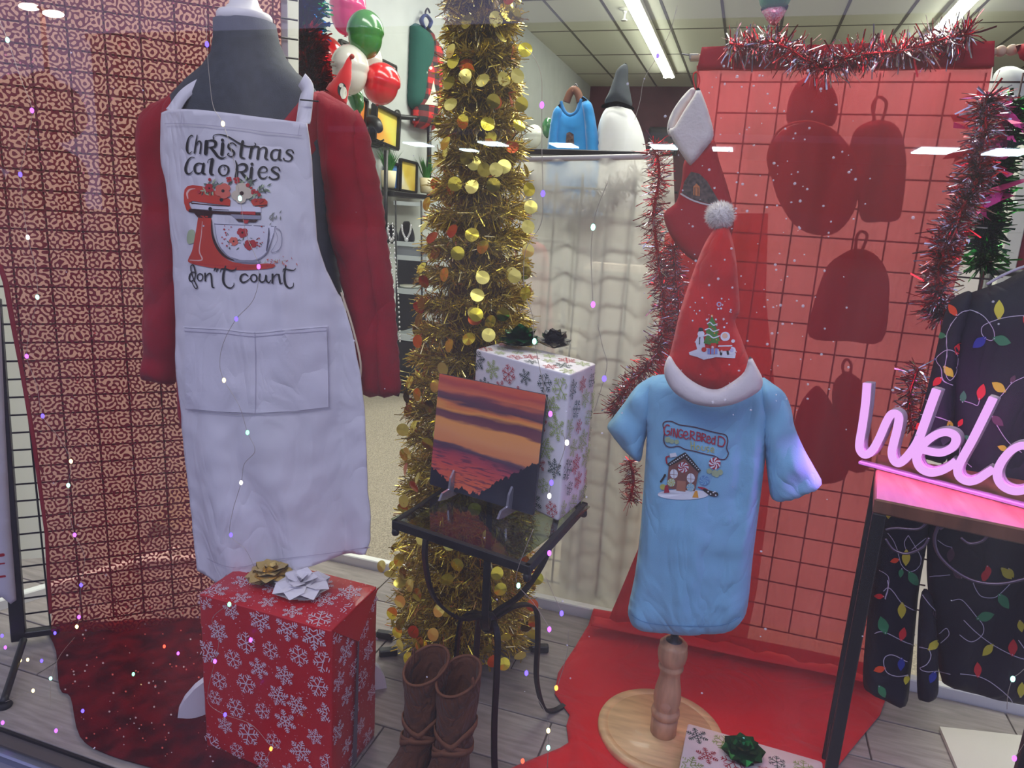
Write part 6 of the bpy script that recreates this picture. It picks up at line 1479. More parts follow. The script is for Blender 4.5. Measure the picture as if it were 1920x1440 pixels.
def swirl(x, y, r, m, lay=4):
    for i in range(7):
        a = i*2*math.pi/7; Q.stroke([(x, y), (x+math.cos(a)*r*.5, y+math.sin(a)*r*.5), (x+math.cos(a+.5)*r*.95, y+math.sin(a+.5)*r*.95)], [2, r*.2, r*.3], m, layer=lay, sub=3)
swirl(726, 862, 40, rc); Q.disc((960, 832), 44, rc, layer=3); swirl(960, 832, 42, wc)
for (x, y) in ((656, 910), (782, 942)): Q.disc((x, y), 30, wc, ry=36, layer=4); Q.stroke([(x-28, y+4), (x+28, y+8)], 3, bc_, layer=5); Q.stroke([(x, y-34), (x, y+34)], 3, bc_, layer=5)
Q.poly([(680, 960), (746, 966), (742, 1044), (672, 1036)], mat('print_door_tan', (176, 118, 96)), step=14, layer=4)
for (x, y) in ((636, 976), (780, 1010)): Q.disc((x, y), 30, mat('print_mint', (190, 214, 200)), layer=4); swirl(x, y, 28, skyp if x > 700 else yc, 5)
Q.disc((882, 960), 38, mat('print_blue', (96, 150, 206)), layer=2); swirl(882, 960, 34, skyp, 3)
Q.poly([(590, 1000), (606, 990), (622, 1050), (580, 1054)], rc, step=12, layer=5); Q.poly([(812, 1040), (830, 1036), (840, 1090), (794, 1088)], mat('print_orange', (226, 160, 50)), step=12, layer=5); Q.disc((575, 1010), 22, yc, layer=3)
Q.stroke([(560, 970), (580, 940), (590, 920)], 14, dkp, layer=3); Q.stroke([(604, 830), (600, 790), (620, 780)], 12, rc, layer=2); Q.poly([(625, 760), (670, 752), (680, 780), (630, 790)], wc, step=12, layer=2)
Q.stroke([(836, 1010), (880, 1024), (920, 1044)], [8, 22, 14], rc, layer=3); Q.stroke([(880, 1030), (930, 1056), (970, 1064)], [18, 36, 36], dkp, layer=4)
for (x, y) in ((912, 1044), (930, 1062), (950, 1050), (968, 1070), (962, 1044)): Q.disc((x, y), 6, wc, layer=5, k=7)
Q.done('print', tsh)

hp2 = Plane((0, KY-.035, 0))
hat = thing('santa_hat', 'red felt santa hat with a white band and bobble on the child form', 'hat', hp2.hit(1338, 740))
felt = mat('santa_red_felt', (206, 22, 26), .9, bump=.35, bscale=260, var=.10, vscale=18, sheen=.12, wr=.4, ws=9)
def hf(u, v): return .009*nz(u, v, 0, 14)+.005*math.sin(v*34+u*10)+.004*nz(u, v, 3, 40)
HB = puff('cone', [(1350, 424), (1366, 428), (1378, 470), (1384, 530), (1387, 585), (1378, 602), (1392, 640), (1408, 684), (1412, 704), (1380, 730), (1345, 736), (1304, 726), (1270, 704), (1254, 680), (1262, 640), (1276, 580), (1296, 520), (1316, 468), (1334, 436)], hp2, .045, felt, hat, R=.07, step=.009, fold=hf, sub=3)
bp_ = Plane((0, KY-.10, 0))
def bandh(u, v, d):
    c = bp_.uv(1338, 720)[0]; x = (u-c)/.115; return .035*max(0, 1-x*x)**.5*1.0-.02+.008*min(1, d/.012)+.002*nz(u, v, 0, 50)
puff('fur_band', [(1254, 668), (1268, 686), (1290, 708), (1318, 724), (1345, 729), (1372, 716), (1396, 696), (1406, 668), (1420, 690), (1430, 712), (1426, 732), (1400, 748), (1370, 759), (1338, 762), (1300, 756), (1266, 738), (1248, 714), (1244, 692)], bp_, .014, mat('white_felt_band', (228, 220, 220), .95, bump=.3, bscale=200), hat, R=.018, step=.008, sub=3, bend=lambda u, v: .035*max(0, 1-((u-bp_.uv(1338, 720)[0])/.115)**2)**.5-.03)
pc_ = Plane((0, KY-.035, 0)).hit(1350, 404); rp_ = mpp(pc_)*27
pt = random.Random(2)
V, F = uvsphere(pc_, rp_*.86, rp_*.86, rp_*.86, 40, 26, lambda q: 1+.12*nz(q[0], q[1], q[2], 5)); mesh('bobble', V, F, mat('bobble_white_fluff', (236, 230, 224), 1, bump=1, bscale=90, sheen=.6), hat)
V = []; F = []
for i in range(2600):
    d = Vector((pt.gauss(0, 1), pt.gauss(0, 1), pt.gauss(0, 1))).normalized(); s_ = d.cross(Vector((pt.gauss(0, 1), pt.gauss(0, 1), pt.gauss(0, 1)))).normalized()*.0006; b = len(V); e = d*rp_*pt.uniform(.98, 1.14)+Vector((pt.gauss(0, .0015), pt.gauss(0, .0015), 0)); V += [pc_+d*rp_*.78-s_, pc_+d*rp_*.78+s_, pc_+e]; F.append((b, b+1, b+2))
stuff(mesh('fluff', V, F, mat('bobble_white_fluff', (236, 230, 224)), hat))
Q = Print([HB], lift=.0016); Q.crop(1220, 360, 3.4286)
snw = mat('print_snow', (226, 228, 240)); tg_ = mat('print_tree_green', (70, 130, 50)); rs2 = mat('print_coat_red', (206, 40, 30)); sk = mat('print_skin', (236, 190, 160))
Q.poly([(248, 1030), (300, 1010), (290, 960), (310, 920), (340, 930), (350, 1000), (420, 1010), (520, 1000), (545, 1040), (540, 1068), (420, 1060), (340, 1076), (300, 1058), (252, 1046)], snw, step=12, layer=0)
Q.poly([(392, 798), (424, 860), (410, 856), (438, 910), (424, 906), (450, 968), (400, 985), (340, 970), (362, 908), (350, 906), (374, 858), (362, 858)], tg_, step=12, layer=1)
for pl_ in ([(362, 846), (380, 838), (400, 856), (424, 848)], [(350, 886), (375, 878), (400, 896), (436, 886)], [(342, 926), (370, 918), (400, 938), (440, 926)]): Q.stroke(pl_, 7, snw, layer=2)
Q.disc((392, 796), 9, mat('print_star', (240, 140, 60)), layer=3, k=5)
for (x, y) in ((384, 868), (408, 908), (380, 950), (420, 950), (396, 880)): Q.disc((x, y), 5, rs2 if x < 400 else mat('print_star', (240, 140, 60)), layer=3, k=7)
Q.disc((476, 930), 30, snw, layer=3); Q.disc((474, 926), 17, sk, layer=4); Q.poly([(432, 960), (520, 955), (510, 1020), (440, 1022)], rs2, step=12, layer=4); Q.stroke([(436, 990), (516, 990)], 8, snw, layer=5); Q.disc((524, 960), 12, snw, layer=5); Q.stroke([(452, 1024), (452, 1042)], 14, dkp, layer=4); Q.stroke([(492, 1022), (494, 1040)], 14, dkp, layer=4)
Q.disc((324, 912), 20, snw, layer=2); Q.disc((318, 956), 24, snw, layer=1); Q.poly([(308, 896), (314, 872), (334, 874), (338, 896)], dkp, step=12, layer=3); Q.stroke([(318, 935), (316, 975)], 6, dkp, layer=3); Q.disc((518, 1020), 24, snw, layer=3); Q.disc((518, 1018), 12, mat('print_lilac', (190, 190, 226)), layer=4)
Q.disc((342, 1010), 16, rs2, layer=3); Q.poly([(364, 1004), (430, 1004), (430, 1040), (364, 1040)], mat('print_lilac2', (140, 150, 210)), step=12, layer=3); Q.stroke([(384, 1006), (384, 1038)], 6, rs2, layer=4); Q.stroke([(410, 1006), (410, 1038)], 6, mat('print_star', (240, 140, 60)), layer=4); Q.poly([(384, 970), (420, 970), (420, 1002), (384, 1002)], rs2, step=12, layer=3)
Q.disc((438, 722), 16, mat('print_lilac', (190, 190, 226)), layer=1); Q.disc((438, 722), 10, rs2, layer=2); 
for i in range(24): Q.disc((pt.uniform(270, 520), pt.uniform(680, 870)), pt.uniform(2, 7), snw, k=6)
Q.done('print', hat)

# ---------------------------------------------------------------- red cloth on the floor
fc = Plane.floor(.006)
def fch(u, v, d):
    w = nz(u, v, 0, 5); r_ = abs(nz(u*.8+v*.6, v, 3, 9)); near = max(0, min(1, (1.62-v)/.3))
    return min(d*1.6, 1)*.004+ (.010*abs(w)+.020*near*abs(nz(u, v, 5, 12))+.016*near*max(0, math.sin(u*40+v*30+4*w)))*min(1, d/.03)+ .03*max(0, min(1, (v-1.93)/.04))
cotton = mat('red_cotton_sheet', (212, 24, 28), .8, bump=.15, bscale=300, sheen=.1, var=.05, vscale=4, wr=.5, ws=5)
t = thing('red_floor_cloth', 'plain red cloth spread on the floor under the child form', 'cloth', atZ(1300, 1300, .006))
FCL = sheet('cloth', [(1112, 1157), (1250, 1182), (1400, 1214), (1520, 1238), (1652, 1268), (1668, 1290), (1650, 1340), (1600, 1400), (1560, 1450), (1400, 1520), (1200, 1560), (1000, 1520), (930, 1452), (990, 1426), (1050, 1402), (1066, 1392), (1062, 1360), (1068, 1340), (1040, 1300), (1046, 1262), (1080, 1210)], fc, cotton, t, h=fch, step=.010)
sheet('folded_edge', [(1112, 1155), (1250, 1180), (1400, 1212), (1520, 1236), (1652, 1266), (1650, 1285), (1520, 1256), (1400, 1233), (1250, 1200), (1108, 1172)], Plane.floor(.036), mat('red_cotton_fold', (216, 40, 40), .8), t, h=lambda u, v, d: .006*min(1, d/.01), step=.012)

# gift box at the front
z1 = .075
q0 = atZ(1290, 1356, z1); q1_ = atZ(1542, 1428, z1); uu_ = (q1_-q0); 
pv = Vector((uu_.y, -uu_.x, 0)).normalized()
G3 = [q0+pv*.16, q1_+pv*.16, q1_, q0]
G3 = [Vector((p.x, p.y, 0)) for p in G3]
wrap_c = mat('cream_wrapping_paper', (236, 228, 220), .45, bump=.1, bscale=25)
t, o = gift_box('small_gift_box', 'flat white wrapped gift with snowflakes at the bottom edge by the wooden board', G3, .012, z1, wrap_c)
Q = newQ(); rnd = random.Random(9)
for f in faces_of(G3, .012, z1): scatter(Q, f, .058, .024, sfm, rnd, .9)
stuff(mesh('snowflake_print', Q['V'], Q['F'], None, t, smooth=False, mats=Q['mats'], midx=Q['M']))
p_ = atZ(1392, 1416, z1+.002); t = thing('green_bow', 'bright green foil star bow on the flat white gift', 'bow', p_); bow_loops(p_, .05, mat('emerald_foil', (20, 120, 60), .15, .8), t, layers=((8, .15, 1.0), (7, .6, .85), (4, 1.1, .6)), seed=12)

# ================================================================ FAR RIGHT: stand table, neon sign, printed shirt and trousers
FT = Plane((0, 1.32, 0))
TL_ = FT.hit(1640, 935); Zt = TL_.z
tdir = (atZ(1920, 992, Zt)-TL_); tdir.z = 0; tdir.normalize(); tn = Vector((-tdir.y, tdir.x, 0))
walnut = mat('walnut_top', (118, 76, 56), .5, bump=.2, bscale=40, var=.35, vscale=6, stretch=(6, 1, 1), coat=.3)
ft_ = thing('console_stand', 'black metal stand with a thick wooden top holding the neon sign', 'table', (TL_.x+.2, TL_.y+.1, 0))
Wd = .55; Dp = .30; th0 = z_over(Vector((TL_.x, TL_.y, Zt-.2)), 0, 935)-z_over(Vector((TL_.x, TL_.y, Zt-.2)), 0, 962)
c = TL_+tdir*Wd/2+tn*Dp/2-Vector((0, 0, th0/2)); box('wooden_top', c, (Wd, Dp, th0), walnut, ft_, u=tdir, v=tn, bev=.003)
for (a, b) in ((.012, .012), (Wd-.012, .012), (.012, Dp-.012), (Wd-.012, Dp-.012), (.30, .012)):
    p = TL_+tdir*a+tn*b; box('leg', (p.x, p.y, (Zt-th0)/2), (.022, .022, Zt-th0), black, ft_, u=tdir, v=tn, bev=.002)
for zz in (.10,): 
    a_ = TL_+tdir*.012+tn*.012; b_ = TL_+tdir*.30+tn*.012; box('rail', ((a_.x+b_.x)/2, (a_.y+b_.y)/2, zz), (.29, .014, .014), black, ft_, u=tdir, v=tn, bev=.002)
a_ = TL_+tdir*.012+tn*Dp*.5; box('rail', (a_.x, a_.y, .10), (.014, Dp-.04, .014), black, ft_, u=tdir, v=tn, bev=.002)
rp2 = Plane(TL_+tn*.012, math.atan2(tdir.y, tdir.x)); wm2 = mat('scroll_wire', (120, 104, 120), .35, .8)
tube('scroll_wire', cat_rom([rp2.hit(*p) for p in ((1760, 985), (1752, 1010), (1760, 1040), (1790, 1070), (1830, 1090), (1880, 1094), (1940, 1080))], 8), .0028, wm2, ft_, k=6)
tube('scroll_wire', cat_rom([rp2.hit(*p) for p in ((1660, 993), (1680, 990), (1720, 992), (1738, 980))], 8), .0024, wm2, ft_, k=6)
tube('scroll_wire', cat_rom([rp2.hit(*p) for p in ((1660, 1010), (1675, 1030), (1700, 1038), (1730, 1026), (1742, 1008))], 8), .0024, wm2, ft_, k=6)
tube('scroll_wire', cat_rom([rp2.hit(*p) for p in ((1762, 992), (1775, 982), (1788, 975))], 8), .0028, wm2, ft_, k=6)
tube('scroll_wire', cat_rom([rp2.hit(*p) for p in ((1802, 1008), (1815, 1018), (1830, 1018), (1845, 1012), (1853, 1000))], 8), .0024, wm2, ft_, k=6)

# neon sign
sa_ = atZ(1612, 864, Zt+.006); sb_ = atZ(1960, 956, Zt+.006); sd_ = (sb_-sa_).normalized(); sn_ = Vector((-sd_.y, sd_.x, 0)); syaw = math.atan2(sd_.y, sd_.x)
np_ = Plane(sa_, syaw); ns = thing('neon_sign', 'pink glowing script welcome sign on a clear bar on the wooden stand', 'neon sign', np_.hit(1700, 890))
glow = emis('neon_pink_glow', (247, 178, 255), 1.1); sil = mat('neon_silicone_side', (168, 150, 172), .5)
def px3(pts, pl): return cat_rom([pl.hit(1560+x/5.333, 680+y/5.333) for x, y in pts], 8)
letters = [
 [(350, 205), (335, 400), (305, 620), (275, 800), (282, 880), (330, 922), (400, 880), (470, 760), (540, 600), (590, 520), (640, 512), (668, 550), (655, 650), (620, 790), (598, 900), (620, 980), (670, 1005), (750, 940), (850, 800), (920, 620), (990, 420), (1046, 268)],
 [(905, 868), (1000, 892), (1100, 898), (1200, 850), (1240, 780), (1220, 722), (1140, 695), (1040, 720), (930, 800), (860, 900), (848, 980), (890, 1060), (980, 1100), (1080, 1085), (1170, 1040), (1240, 985)],
 [(1612, 352), (1520, 540), (1400, 780), (1300, 960), (1256, 1070), (1280, 1150), (1360, 1190), (1450, 1170), (1540, 1110), (1610, 1065)],
 [(1990, 860), (1900, 830), (1790, 880), (1690, 1000), (1652, 1120), (1690, 1220), (1790, 1280), (1900, 1280), (2000, 1230), (2080, 1140)]]
fr_ = Plane(sa_-sn_*.010, syaw); bk_ = Plane(sa_+sn_*.012, syaw)
for pts in letters:
    P = px3(pts, fr_); r0 = mpp(P[0])*9.5
    P2 = [q+sn_*.022 for q in P]
    tube('glowing_tube', P, r0*.78, glow, ns, k=10); tube('tube_channel', P2, r0*.9, sil, ns, k=10); tube('tube_channel', [q+sn_*.011 for q in P], r0*.84, sil, ns, k=10)
a_, b_ = sa_, sb_; u = sd_
box('base_bar', (a_+b_)/2+Vector((0, 0, -.002)), ((b_-a_).length, .018, .008), mat('clear_bar', (120, 108, 124), .4, spec=.5), ns, u=u, v=sn_, bev=.002)
mesh('mount_plate', [bk_.hit(1768, 836), bk_.hit(1790, 820), bk_.hit(1795, 800), bk_.hit(1770, 808), bk_.hit(1764, 826)], [(0, 1, 2, 3, 4)], mat('clear_bar', (206, 190, 212)), ns, smooth=False)
pl_ = bpy.data.lights.new('neon_light', 'AREA'); pl_.shape = 'RECTANGLE'; pl_.size = .40; pl_.size_y = .03; pl_.energy = 1.6; pl_.color = (1, .22, .9)
po = bpy.data.objects.new('neon_light', pl_); COL.objects.link(po); q = (sa_+sb_)/2-sn_*.05+Vector((0, 0, .05)); po.location = q; po.rotation_euler = (0, 0, syaw)
pl2 = pl_.copy(); pl2.energy = .45; p2 = bpy.data.objects.new('neon_light', pl2); COL.objects.link(p2); p2.location = (sa_+sb_)/2+sn_*.05+Vector((0, 0, .06)); p2.rotation_euler = (R_(90), 0, syaw)

# printed shirt and trousers on the black grid
hp3 = Plane((0, 1.72, 0)); navy = mat('midnight_jersey', (26, 26, 38), .75, bump=.2, bscale=500, wr=.5, ws=7)
sh = thing('bulb_print_shirt', 'black shirt printed with coloured string-light bulbs behind the neon sign', 'shirt', hp3.hit(1830, 880))
SHB = puff('body', [(2010, 488), (1930, 500), (1880, 528), (1822, 548), (1790, 566), (1775, 620), (1768, 700), (1772, 780), (1776, 862), (1780, 960), (1850, 1000), (2010, 1010)], hp3, .07, navy, sh, R=.10, step=.013, smooth=False, fold=lambda u, v: .010*math.sin(u*48+3*nz(u, v, 0, 3))+.006*nz(u, v, 2, 10))
SHS = puff('sleeve', [(1822, 548), (1792, 556), (1774, 580), (1757, 650), (1743, 710), (1730, 760), (1714, 810), (1702, 850), (1740, 862), (1772, 866), (1786, 820), (1792, 740), (1800, 660), (1816, 600)], Plane((0, 1.69, 0)), .035, navy, sh, R=.05, step=.013, fold=lambda u, v: .006*nz(u, v, 4, 12))
tube('neck_edge', cat_rom([Plane((0, 1.70, 0)).hit(*p) for p in ((1850, 533), (1880, 516), (1920, 500), (1950, 496))], 6), .003, mat('pale_neck_tape', (190, 190, 200), .8), sh, k=6)
tr = thing('bulb_print_trousers', 'black trousers printed with coloured bulbs hanging under the wooden stand', 'trousers', hp3.hit(1800, 1320))
hp4 = Plane((0, 1.66, 0)); 
TRL = puff('leg', [(1652, 955), (1700, 955), (1744, 962), (1738, 1020), (1724, 1100), (1716, 1180), (1708, 1260), (1698, 1324), (1660, 1314), (1632, 1300), (1618, 1278), (1624, 1180), (1636, 1060)], hp4, .028, navy, tr, R=.05, step=.012, fold=lambda u, v: .006*math.sin(u*70+2*nz(u, v, 0, 4)))
TRR = puff('leg', [(1744, 962), (1800, 965), (1900, 980), (2010, 990), (2010, 1330), (1920, 1322), (1850, 1306), (1800, 1294), (1770, 1282), (1764, 1268), (1758, 1240), (1740, 1110), (1738, 1030)], hp4, .035, navy, tr, R=.06, step=.012, fold=lambda u, v: .008*math.sin(u*60+2*nz(u, v, 0, 4)))
TRC = puff('cuff', [(1728, 1110), (1748, 1120), (1758, 1200), (1760, 1280), (1757, 1306), (1744, 1316), (1730, 1314), (1720, 1300), (1720, 1200)], Plane((0, 1.63, 0)), .016, navy, tr, R=.02, step=.010)
bc3 = {'r': mat('bulb_print_red', (222, 48, 52), .6), 'o': mat('bulb_print_orange', (240, 84, 40), .6), 'y': mat('bulb_print_yellow', (216, 204, 60), .6), 'g': mat('bulb_print_green', (60, 140, 90), .6), 'b': mat('bulb_print_blue', (44, 60, 150), .6), 'd': mat('bulb_print_dim', (90, 60, 74), .6)}
cord = mat('bulb_print_cord', (196, 190, 206), .6)
def bulbs(Q, L):
    for x, y, a, L0, k in L:
        dx, dy = math.cos(math.radians(a)), math.sin(math.radians(a)); x2, y2 = x+dx*L0, y+dy*L0
        Q.stroke([(x2, y2), (x+dx*L0*.72, y+dy*L0*.72), (x+dx*L0*.38, y+dy*L0*.38), (x+dx*4, y+dy*4)], [2, L0*.42, L0*.56, L0*.2], bc3[k], layer=2); Q.stroke([(x, y), (x+dx*5, y+dy*5)], 6, cord, layer=3)
Q = Print([SHB, SHS], lift=.002); Q.crop(1400, 420, 3.692)
for P in ([(1460, 635), (1500, 605), (1560, 600), (1640, 640), (1700, 720), (1712, 780), (1690, 805), (1650, 790), (1625, 750), (1640, 700), (1740, 660), (1840, 640), (1930, 635)], [(1455, 645), (1410, 710), (1388, 780), (1390, 880), (1380, 960), (1372, 1010), (1400, 1080), (1440, 1040), (1455, 960), (1450, 900), (1390, 872), (1318, 932), (1350, 1000), (1360, 1080), (1420, 1115)], [(1185, 1185), (1260, 1225), (1330, 1250)], [(1480, 1215), (1560, 1240), (1600, 1255), (1615, 1215)], [(1740, 1215), (1790, 1160), (1840, 1100), (1920, 1060)], [(1210, 1320), (1300, 1330), (1390, 1360)], [(1700, 1330), (1800, 1500), (1900, 1580)], [(1500, 1500), (1480, 1600), (1560, 1680)]): Q.stroke(P, 5, cord)
bulbs(Q, [(1455, 632, 235, 90, 'o'), (1742, 655, 272, 125, 'y'), (1385, 780, 195, 80, 'g'), (1318, 935, 175, 75, 'b'), (1445, 900, 290, 85, 'r'), (1650, 785, 140, 110, 'b'), (1708, 790, 15, 125, 'g'), (1372, 985, 55, 90, 'y'), (1352, 1062, 135, 80, 'r'), (1790, 1160, 215, 110, 'y'), (1612, 1212, 285, 110, 'r'), (1498, 1232, 275, 80, 'g'), (1700, 1330, 40, 100, 'd'), (1395, 1360, 80, 70, 'y'), (1920, 640, 60, 80, 'r'), (1160, 1390, 20, 90, 'r'), (1470, 1400, 300, 60, 'r'), (1800, 1560, 200, 70, 'y'), (1830, 1100, 300, 60, 'd'), (1560, 1500, 220, 60, 'g')])
Q.done('bulb_print', sh)
Q = Print([TRL, TRR, TRC], lift=.002); Q.crop(1500, 1080, 4)
for P in ([(655, 30), (660, 90), (640, 170)], [(630, 110), (660, 85), (700, 120), (760, 200), (860, 260)], [(565, 430), (600, 415), (650, 425), (760, 480), (850, 520)], [(800, 640), (700, 590), (640, 600), (625, 650), (650, 720), (730, 750), (800, 740)], [(905, 110), (960, 200), (1010, 260)], [(900, 530), (965, 545)], [(1050, 430), (1100, 390), (1120, 440), (1060, 500)], [(965, 545), (980, 600), (950, 660), (905, 690), (950, 715), (1030, 712), (1130, 735)], [(1150, 180), (1220, 180), (1320, 300), (1370, 370), (1360, 440), (1280, 490), (1200, 440)], [(1230, 330), (1330, 430), (1440, 510), (1590, 590), (1680, 620)], [(1300, 50), (1320, 100), (1360, 150), (1440, 160), (1490, 135), (1580, 50)], [(1200, 730), (1330, 748), (1440, 800), (1560, 900), (1600, 960)], [(1640, 480), (1680, 540)]): Q.stroke(P, 6, cord)
bulbs(Q, [(630, 150, 180, 70, 'r'), (762, 200, 92, 115, 'y'), (640, 425, 255, 130, 'g'), (755, 478, 285, 100, 'r'), (762, 612, 95, 95, 'b'), (635, 685, 165, 85, 'o'), (965, 548, 315, 100, 'y'), (1005, 715, 110, 90, 'b'), (1490, 135, 55, 130, 'g'), (1330, 315, -15, 125, 'g'), (1445, 512, 135, 115, 'y'), (1592, 590, 275, 120, 'r'), (1335, 750, 265, 110, 'r'), (800, 740, 100, 70, 'y'), (1650, 900, 275, 110, 'y'), (590, 820, 60, 100, 'g'), (1650, 330, 80, 90, 'y'), (1000, 250, 75, 70, 'd'), (760, -60, 100, 70, 'g'), (1400, -80, 80, 80, 'r'), (1560, -60, 60, 80, 'y')])
Q.crop(1560, 900, 5.333)
for P in ([(560, 530), (610, 600), (650, 700), (690, 840), (770, 910), (850, 880), (885, 790), (840, 680), (760, 550)], [(760, 550), (720, 620), (740, 700)], [(800, 690), (930, 580)], [(1060, 600), (1130, 650), (1200, 670)], [(480, 900), (560, 960), (560, 1060), (530, 1180)], [(985, 965), (1180, 945)]): Q.stroke(P, 7, cord)
bulbs(Q, [(665, 790, 165, 90, 'o'), (740, 700, 92, 155, 'y'), (770, 915, 60, 160, 'g'), (1200, 680, 100, 140, 'd'), (580, 240, 95, 150, 'y'), (690, 250, 95, 110, 'r'), (1510, 1010, 285, 130, 'r'), (1690, 880, 45, 150, 'y'), (1300, 975, 215, 110, 'd'), (1720, 510, 15, 130, 'g'), (1660, 1140, 60, 140, 'g'), (1450, 1380, -15, 170, 'g')])
Q.done('bulb_print', tr)
# white board leaning under the stand
a = [atZ(1762, 1362, .012), atZ(2040, 1392, .012), atZ(2040, 1560, .012), atZ(1808, 1470, .012)]
t = thing('foam_board', 'white board lying on the plank floor under the wooden stand', 'board', a[0]); V = a+[p-Vector((0, 0, .010)) for p in a]; mesh('board', V, [(0, 3, 2, 1), (4, 5, 6, 7), (0, 1, 5, 4), (1, 2, 6, 5), (2, 3, 7, 6), (3, 0, 4, 7)], mat('white_foam_board', (226, 222, 206), .6), t, smooth=False)
# things beyond the right edge of the curtain
pw = Plane((0, 2.6, 0)); t = thing('white_knit_hat', 'grey white rounded cloth cap on a form at the upper right', 'hat', pw.hit(1890, 200)); puff('crown', [(1858, 200), (1860, 150), (1872, 130), (1892, 124), (1916, 130), (1990, 170), (1990, 240), (1870, 240)], pw, .08, mat('white_gauze', (196, 200, 196), .9), t, R=.08, step=.02, fold=lambda u, v: .01*math.sin(v*60+u*20))
t = thing('red_cabinet', 'dark red panelled cabinet glimpsed at the far right edge', 'cabinet', atY(1910, 560, 3.4)); a_, b_ = atY(1888, 560, 3.4), atY(2300, 270, 3.4); box('door', ((a_.x+b_.x)/2, 3.5, (a_.z+b_.z)/2), (b_.x-a_.x, .2, b_.z-a_.z), mat('cabinet_red', (128, 28, 40), .5), t, bev=.01); box('door_frame', (a_.x-.03, 3.42, (a_.z+b_.z)/2), (.06, .1, b_.z-a_.z+.2), mat('frame_white', (206, 206, 196), .5), t, bev=.004)
rl = thing('clothes_rack', 'dark clothes rack with sweaters in the shop behind the right bay', 'clothes rack', (1.3, 3.2, -.1))
tube('rail', [(.9, 3.2, 1.1), (2.3, 3.2, 1.1)], .015, black, rl); [tube('post', [(x, 3.2, -.1), (x, 3.2, 1.1)], .015, black, rl) for x in (.9, 2.3)]

# ================================================================ FAIRY LIGHTS
fw = Plane((0, 1.0, 0)); fl1 = back(gp, -.06); 
fairy('strand of tiny lights down the left side of the sequin curtain', [[(-4, 30), (14, 75), (40, 150), (60, 207), (50, 270), (38, 327), (44, 390), (52, 445), (66, 500), (70, 557), (58, 610), (50, 668), (68, 720), (80, 780), (110, 820), (133, 865), (128, 910), (130, 960), (140, 1003), (158, 1040), (156, 1070), (152, 1097), (148, 1157), (144, 1175)]],
      [(14, 75, 'c'), (60, 207, 'v'), (38, 327, 'b'), (52, 445, 'w'), (70, 557, 'c'), (50, 668, 'v'), (80, 780, 'b'), (133, 865, 'y'), (128, 910, 'c'), (140, 1003, 'v'), (152, 1097, 'b'), (148, 1157, 'v'), (144, 1175, 'y')], Plane((0, 1.08, 0)))
fairy('strand of tiny lights falling over the front of the white apron', [[(386, 20), (388, 83), (392, 140), (400, 200), (418, 232), (436, 290), (450, 372), (462, 440), (485, 500), (476, 560), (443, 598), (420, 640), (412, 680), (420, 713), (448, 760), (464, 811), (478, 845), (458, 870), (452, 905), (436, 960), (432, 1003), (460, 1030), (476, 1062)]],
      [(388, 83, 'b'), (418, 232, 'y'), (450, 372, 'c'), (485, 500, 'v'), (443, 598, 'b'), (420, 713, 'y'), (464, 811, 'g'), (452, 905, 'w'), (433, 1003, 'b')], Plane((0, 1.14, 0)))
fairy('strand of tiny lights over the front of the red gift box', [[(430, 1133), (398, 1160), (410, 1200), (403, 1240), (391, 1290), (392, 1320), (422, 1340), (470, 1358), (500, 1390), (508, 1404), (490, 1440)]],
      [(430, 1133, 'g'), (403, 1240, 'v'), (422, 1340, 'b'), (508, 1404, 'o'), (470, 1200, 'v')], Plane((0, 1.04, 0)))
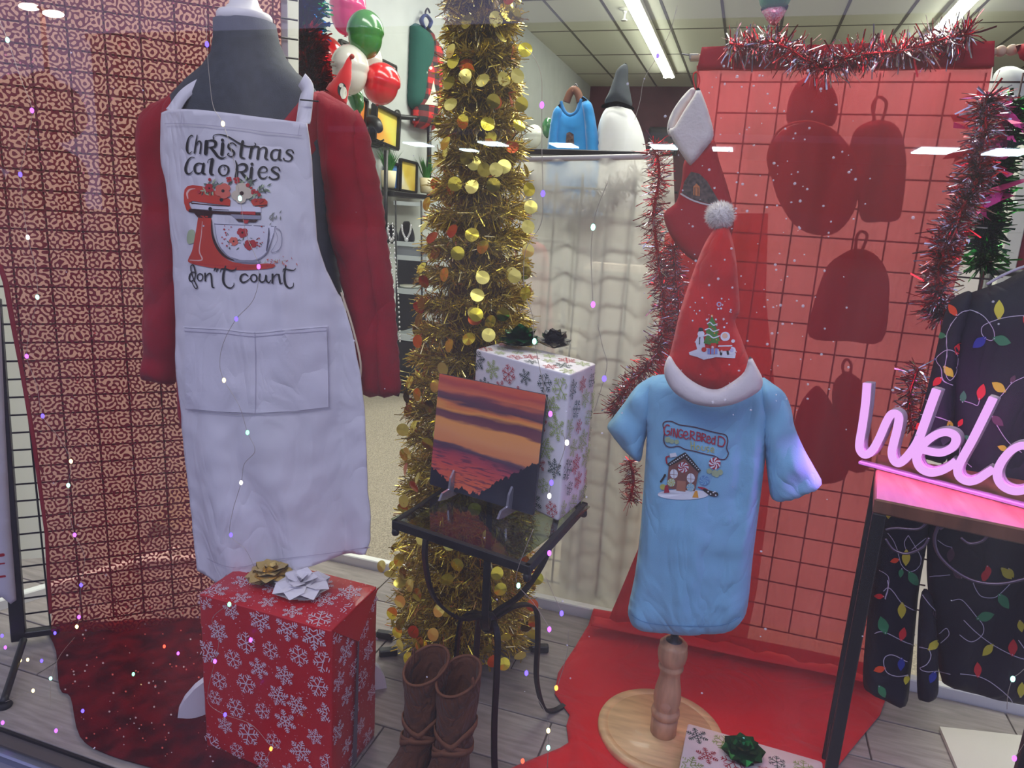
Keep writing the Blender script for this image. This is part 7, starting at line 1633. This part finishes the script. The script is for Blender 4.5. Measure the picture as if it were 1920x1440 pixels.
fairy('strand of tiny lights hanging right of the gold tree', [[(985, 88), (1003, 110), (1015, 145), (1016, 197), (1016, 280), (1018, 363), (1014, 420), (985, 470), (982, 540)], [(1140, 340), (1120, 390), (1112, 426), (1108, 480), (1112, 571)], [(1121, 610), (1130, 650), (1138, 680), (1133, 710), (1122, 745), (1115, 770)], [(988, 560), (1000, 600), (1002, 640), (1032, 776), (1060, 830), (1034, 905), (1030, 930)]],
      [(1016, 197, 'v'), (1018, 363, 'b'), (1112, 426, 'c'), (1112, 571, 'v'), (1133, 710, 'b'), (1032, 776, 'v'), (1063, 830, 'w'), (1034, 905, 'b'), (1030, 930, 'w'), (1002, 640, 'c')], Plane((0, 1.06, 0)))
fairy('short strand of tiny lights in front of the maroon wall left of the stocking', [[(1270, 10), (1256, 60), (1233, 105), (1208, 148), (1200, 190), (1190, 225)]], [(1233, 105, 'b')], Plane((0, 1.5, 0)))
fairy('strand of tiny lights trailing below the glass side table to the floor', [[(1000, 992), (970, 1070), (972, 1098), (1000, 1130), (1032, 1180)], [(1022, 1080), (1040, 1120), (1053, 1150)], [(1066, 1180), (1062, 1230), (1044, 1290)], [(1008, 1310), (1022, 1335), (1028, 1370), (1028, 1402), (1026, 1440)]],
      [(1030, 1037, 'v'), (972, 1098, 'c'), (1053, 1150, 'b'), (1030, 1180, 'v'), (987, 1262, 'b'), (1043, 1290, 'o'), (1028, 1370, 'y'), (1028, 1402, 'c'), (980, 1427, 'r')], Plane((0, 1.06, 0)))
fairy('strand of tiny lights lying on the planks at the lower left', [[(140, 1195), (112, 1230), (96, 1272), (94, 1325)], [(10, 1316), (38, 1304), (62, 1295)]], [(95, 1272, 'c'), (62, 1295, 'y'), (105, 1370, 'v'), (5, 1355, 'v'), (38, 1238, 'y'), (52, 1237, 'y'), (155, 1333, 'b'), (12, 1098, 'c'), (4, 1192, 'b'), (10, 1214, 'v'), (250, 1264, 'g'), (334, 1225, 'v'), (308, 1212, 'r'), (103, 1187, 'b'), (78, 1239, 'b')], Plane.floor(.035))  # last blue bulb stands for a reflection, put in as a glowing part
fairy('strand of tiny lights at the lower right over the black trousers', [[(1930, 1245), (1912, 1262), (1899, 1273), (1890, 1300), (1888, 1330)], [(1930, 1380), (1902, 1422)]], [(1899, 1273, 'c'), (1902, 1422, 'v')], Plane((0, 1.2, 0)))
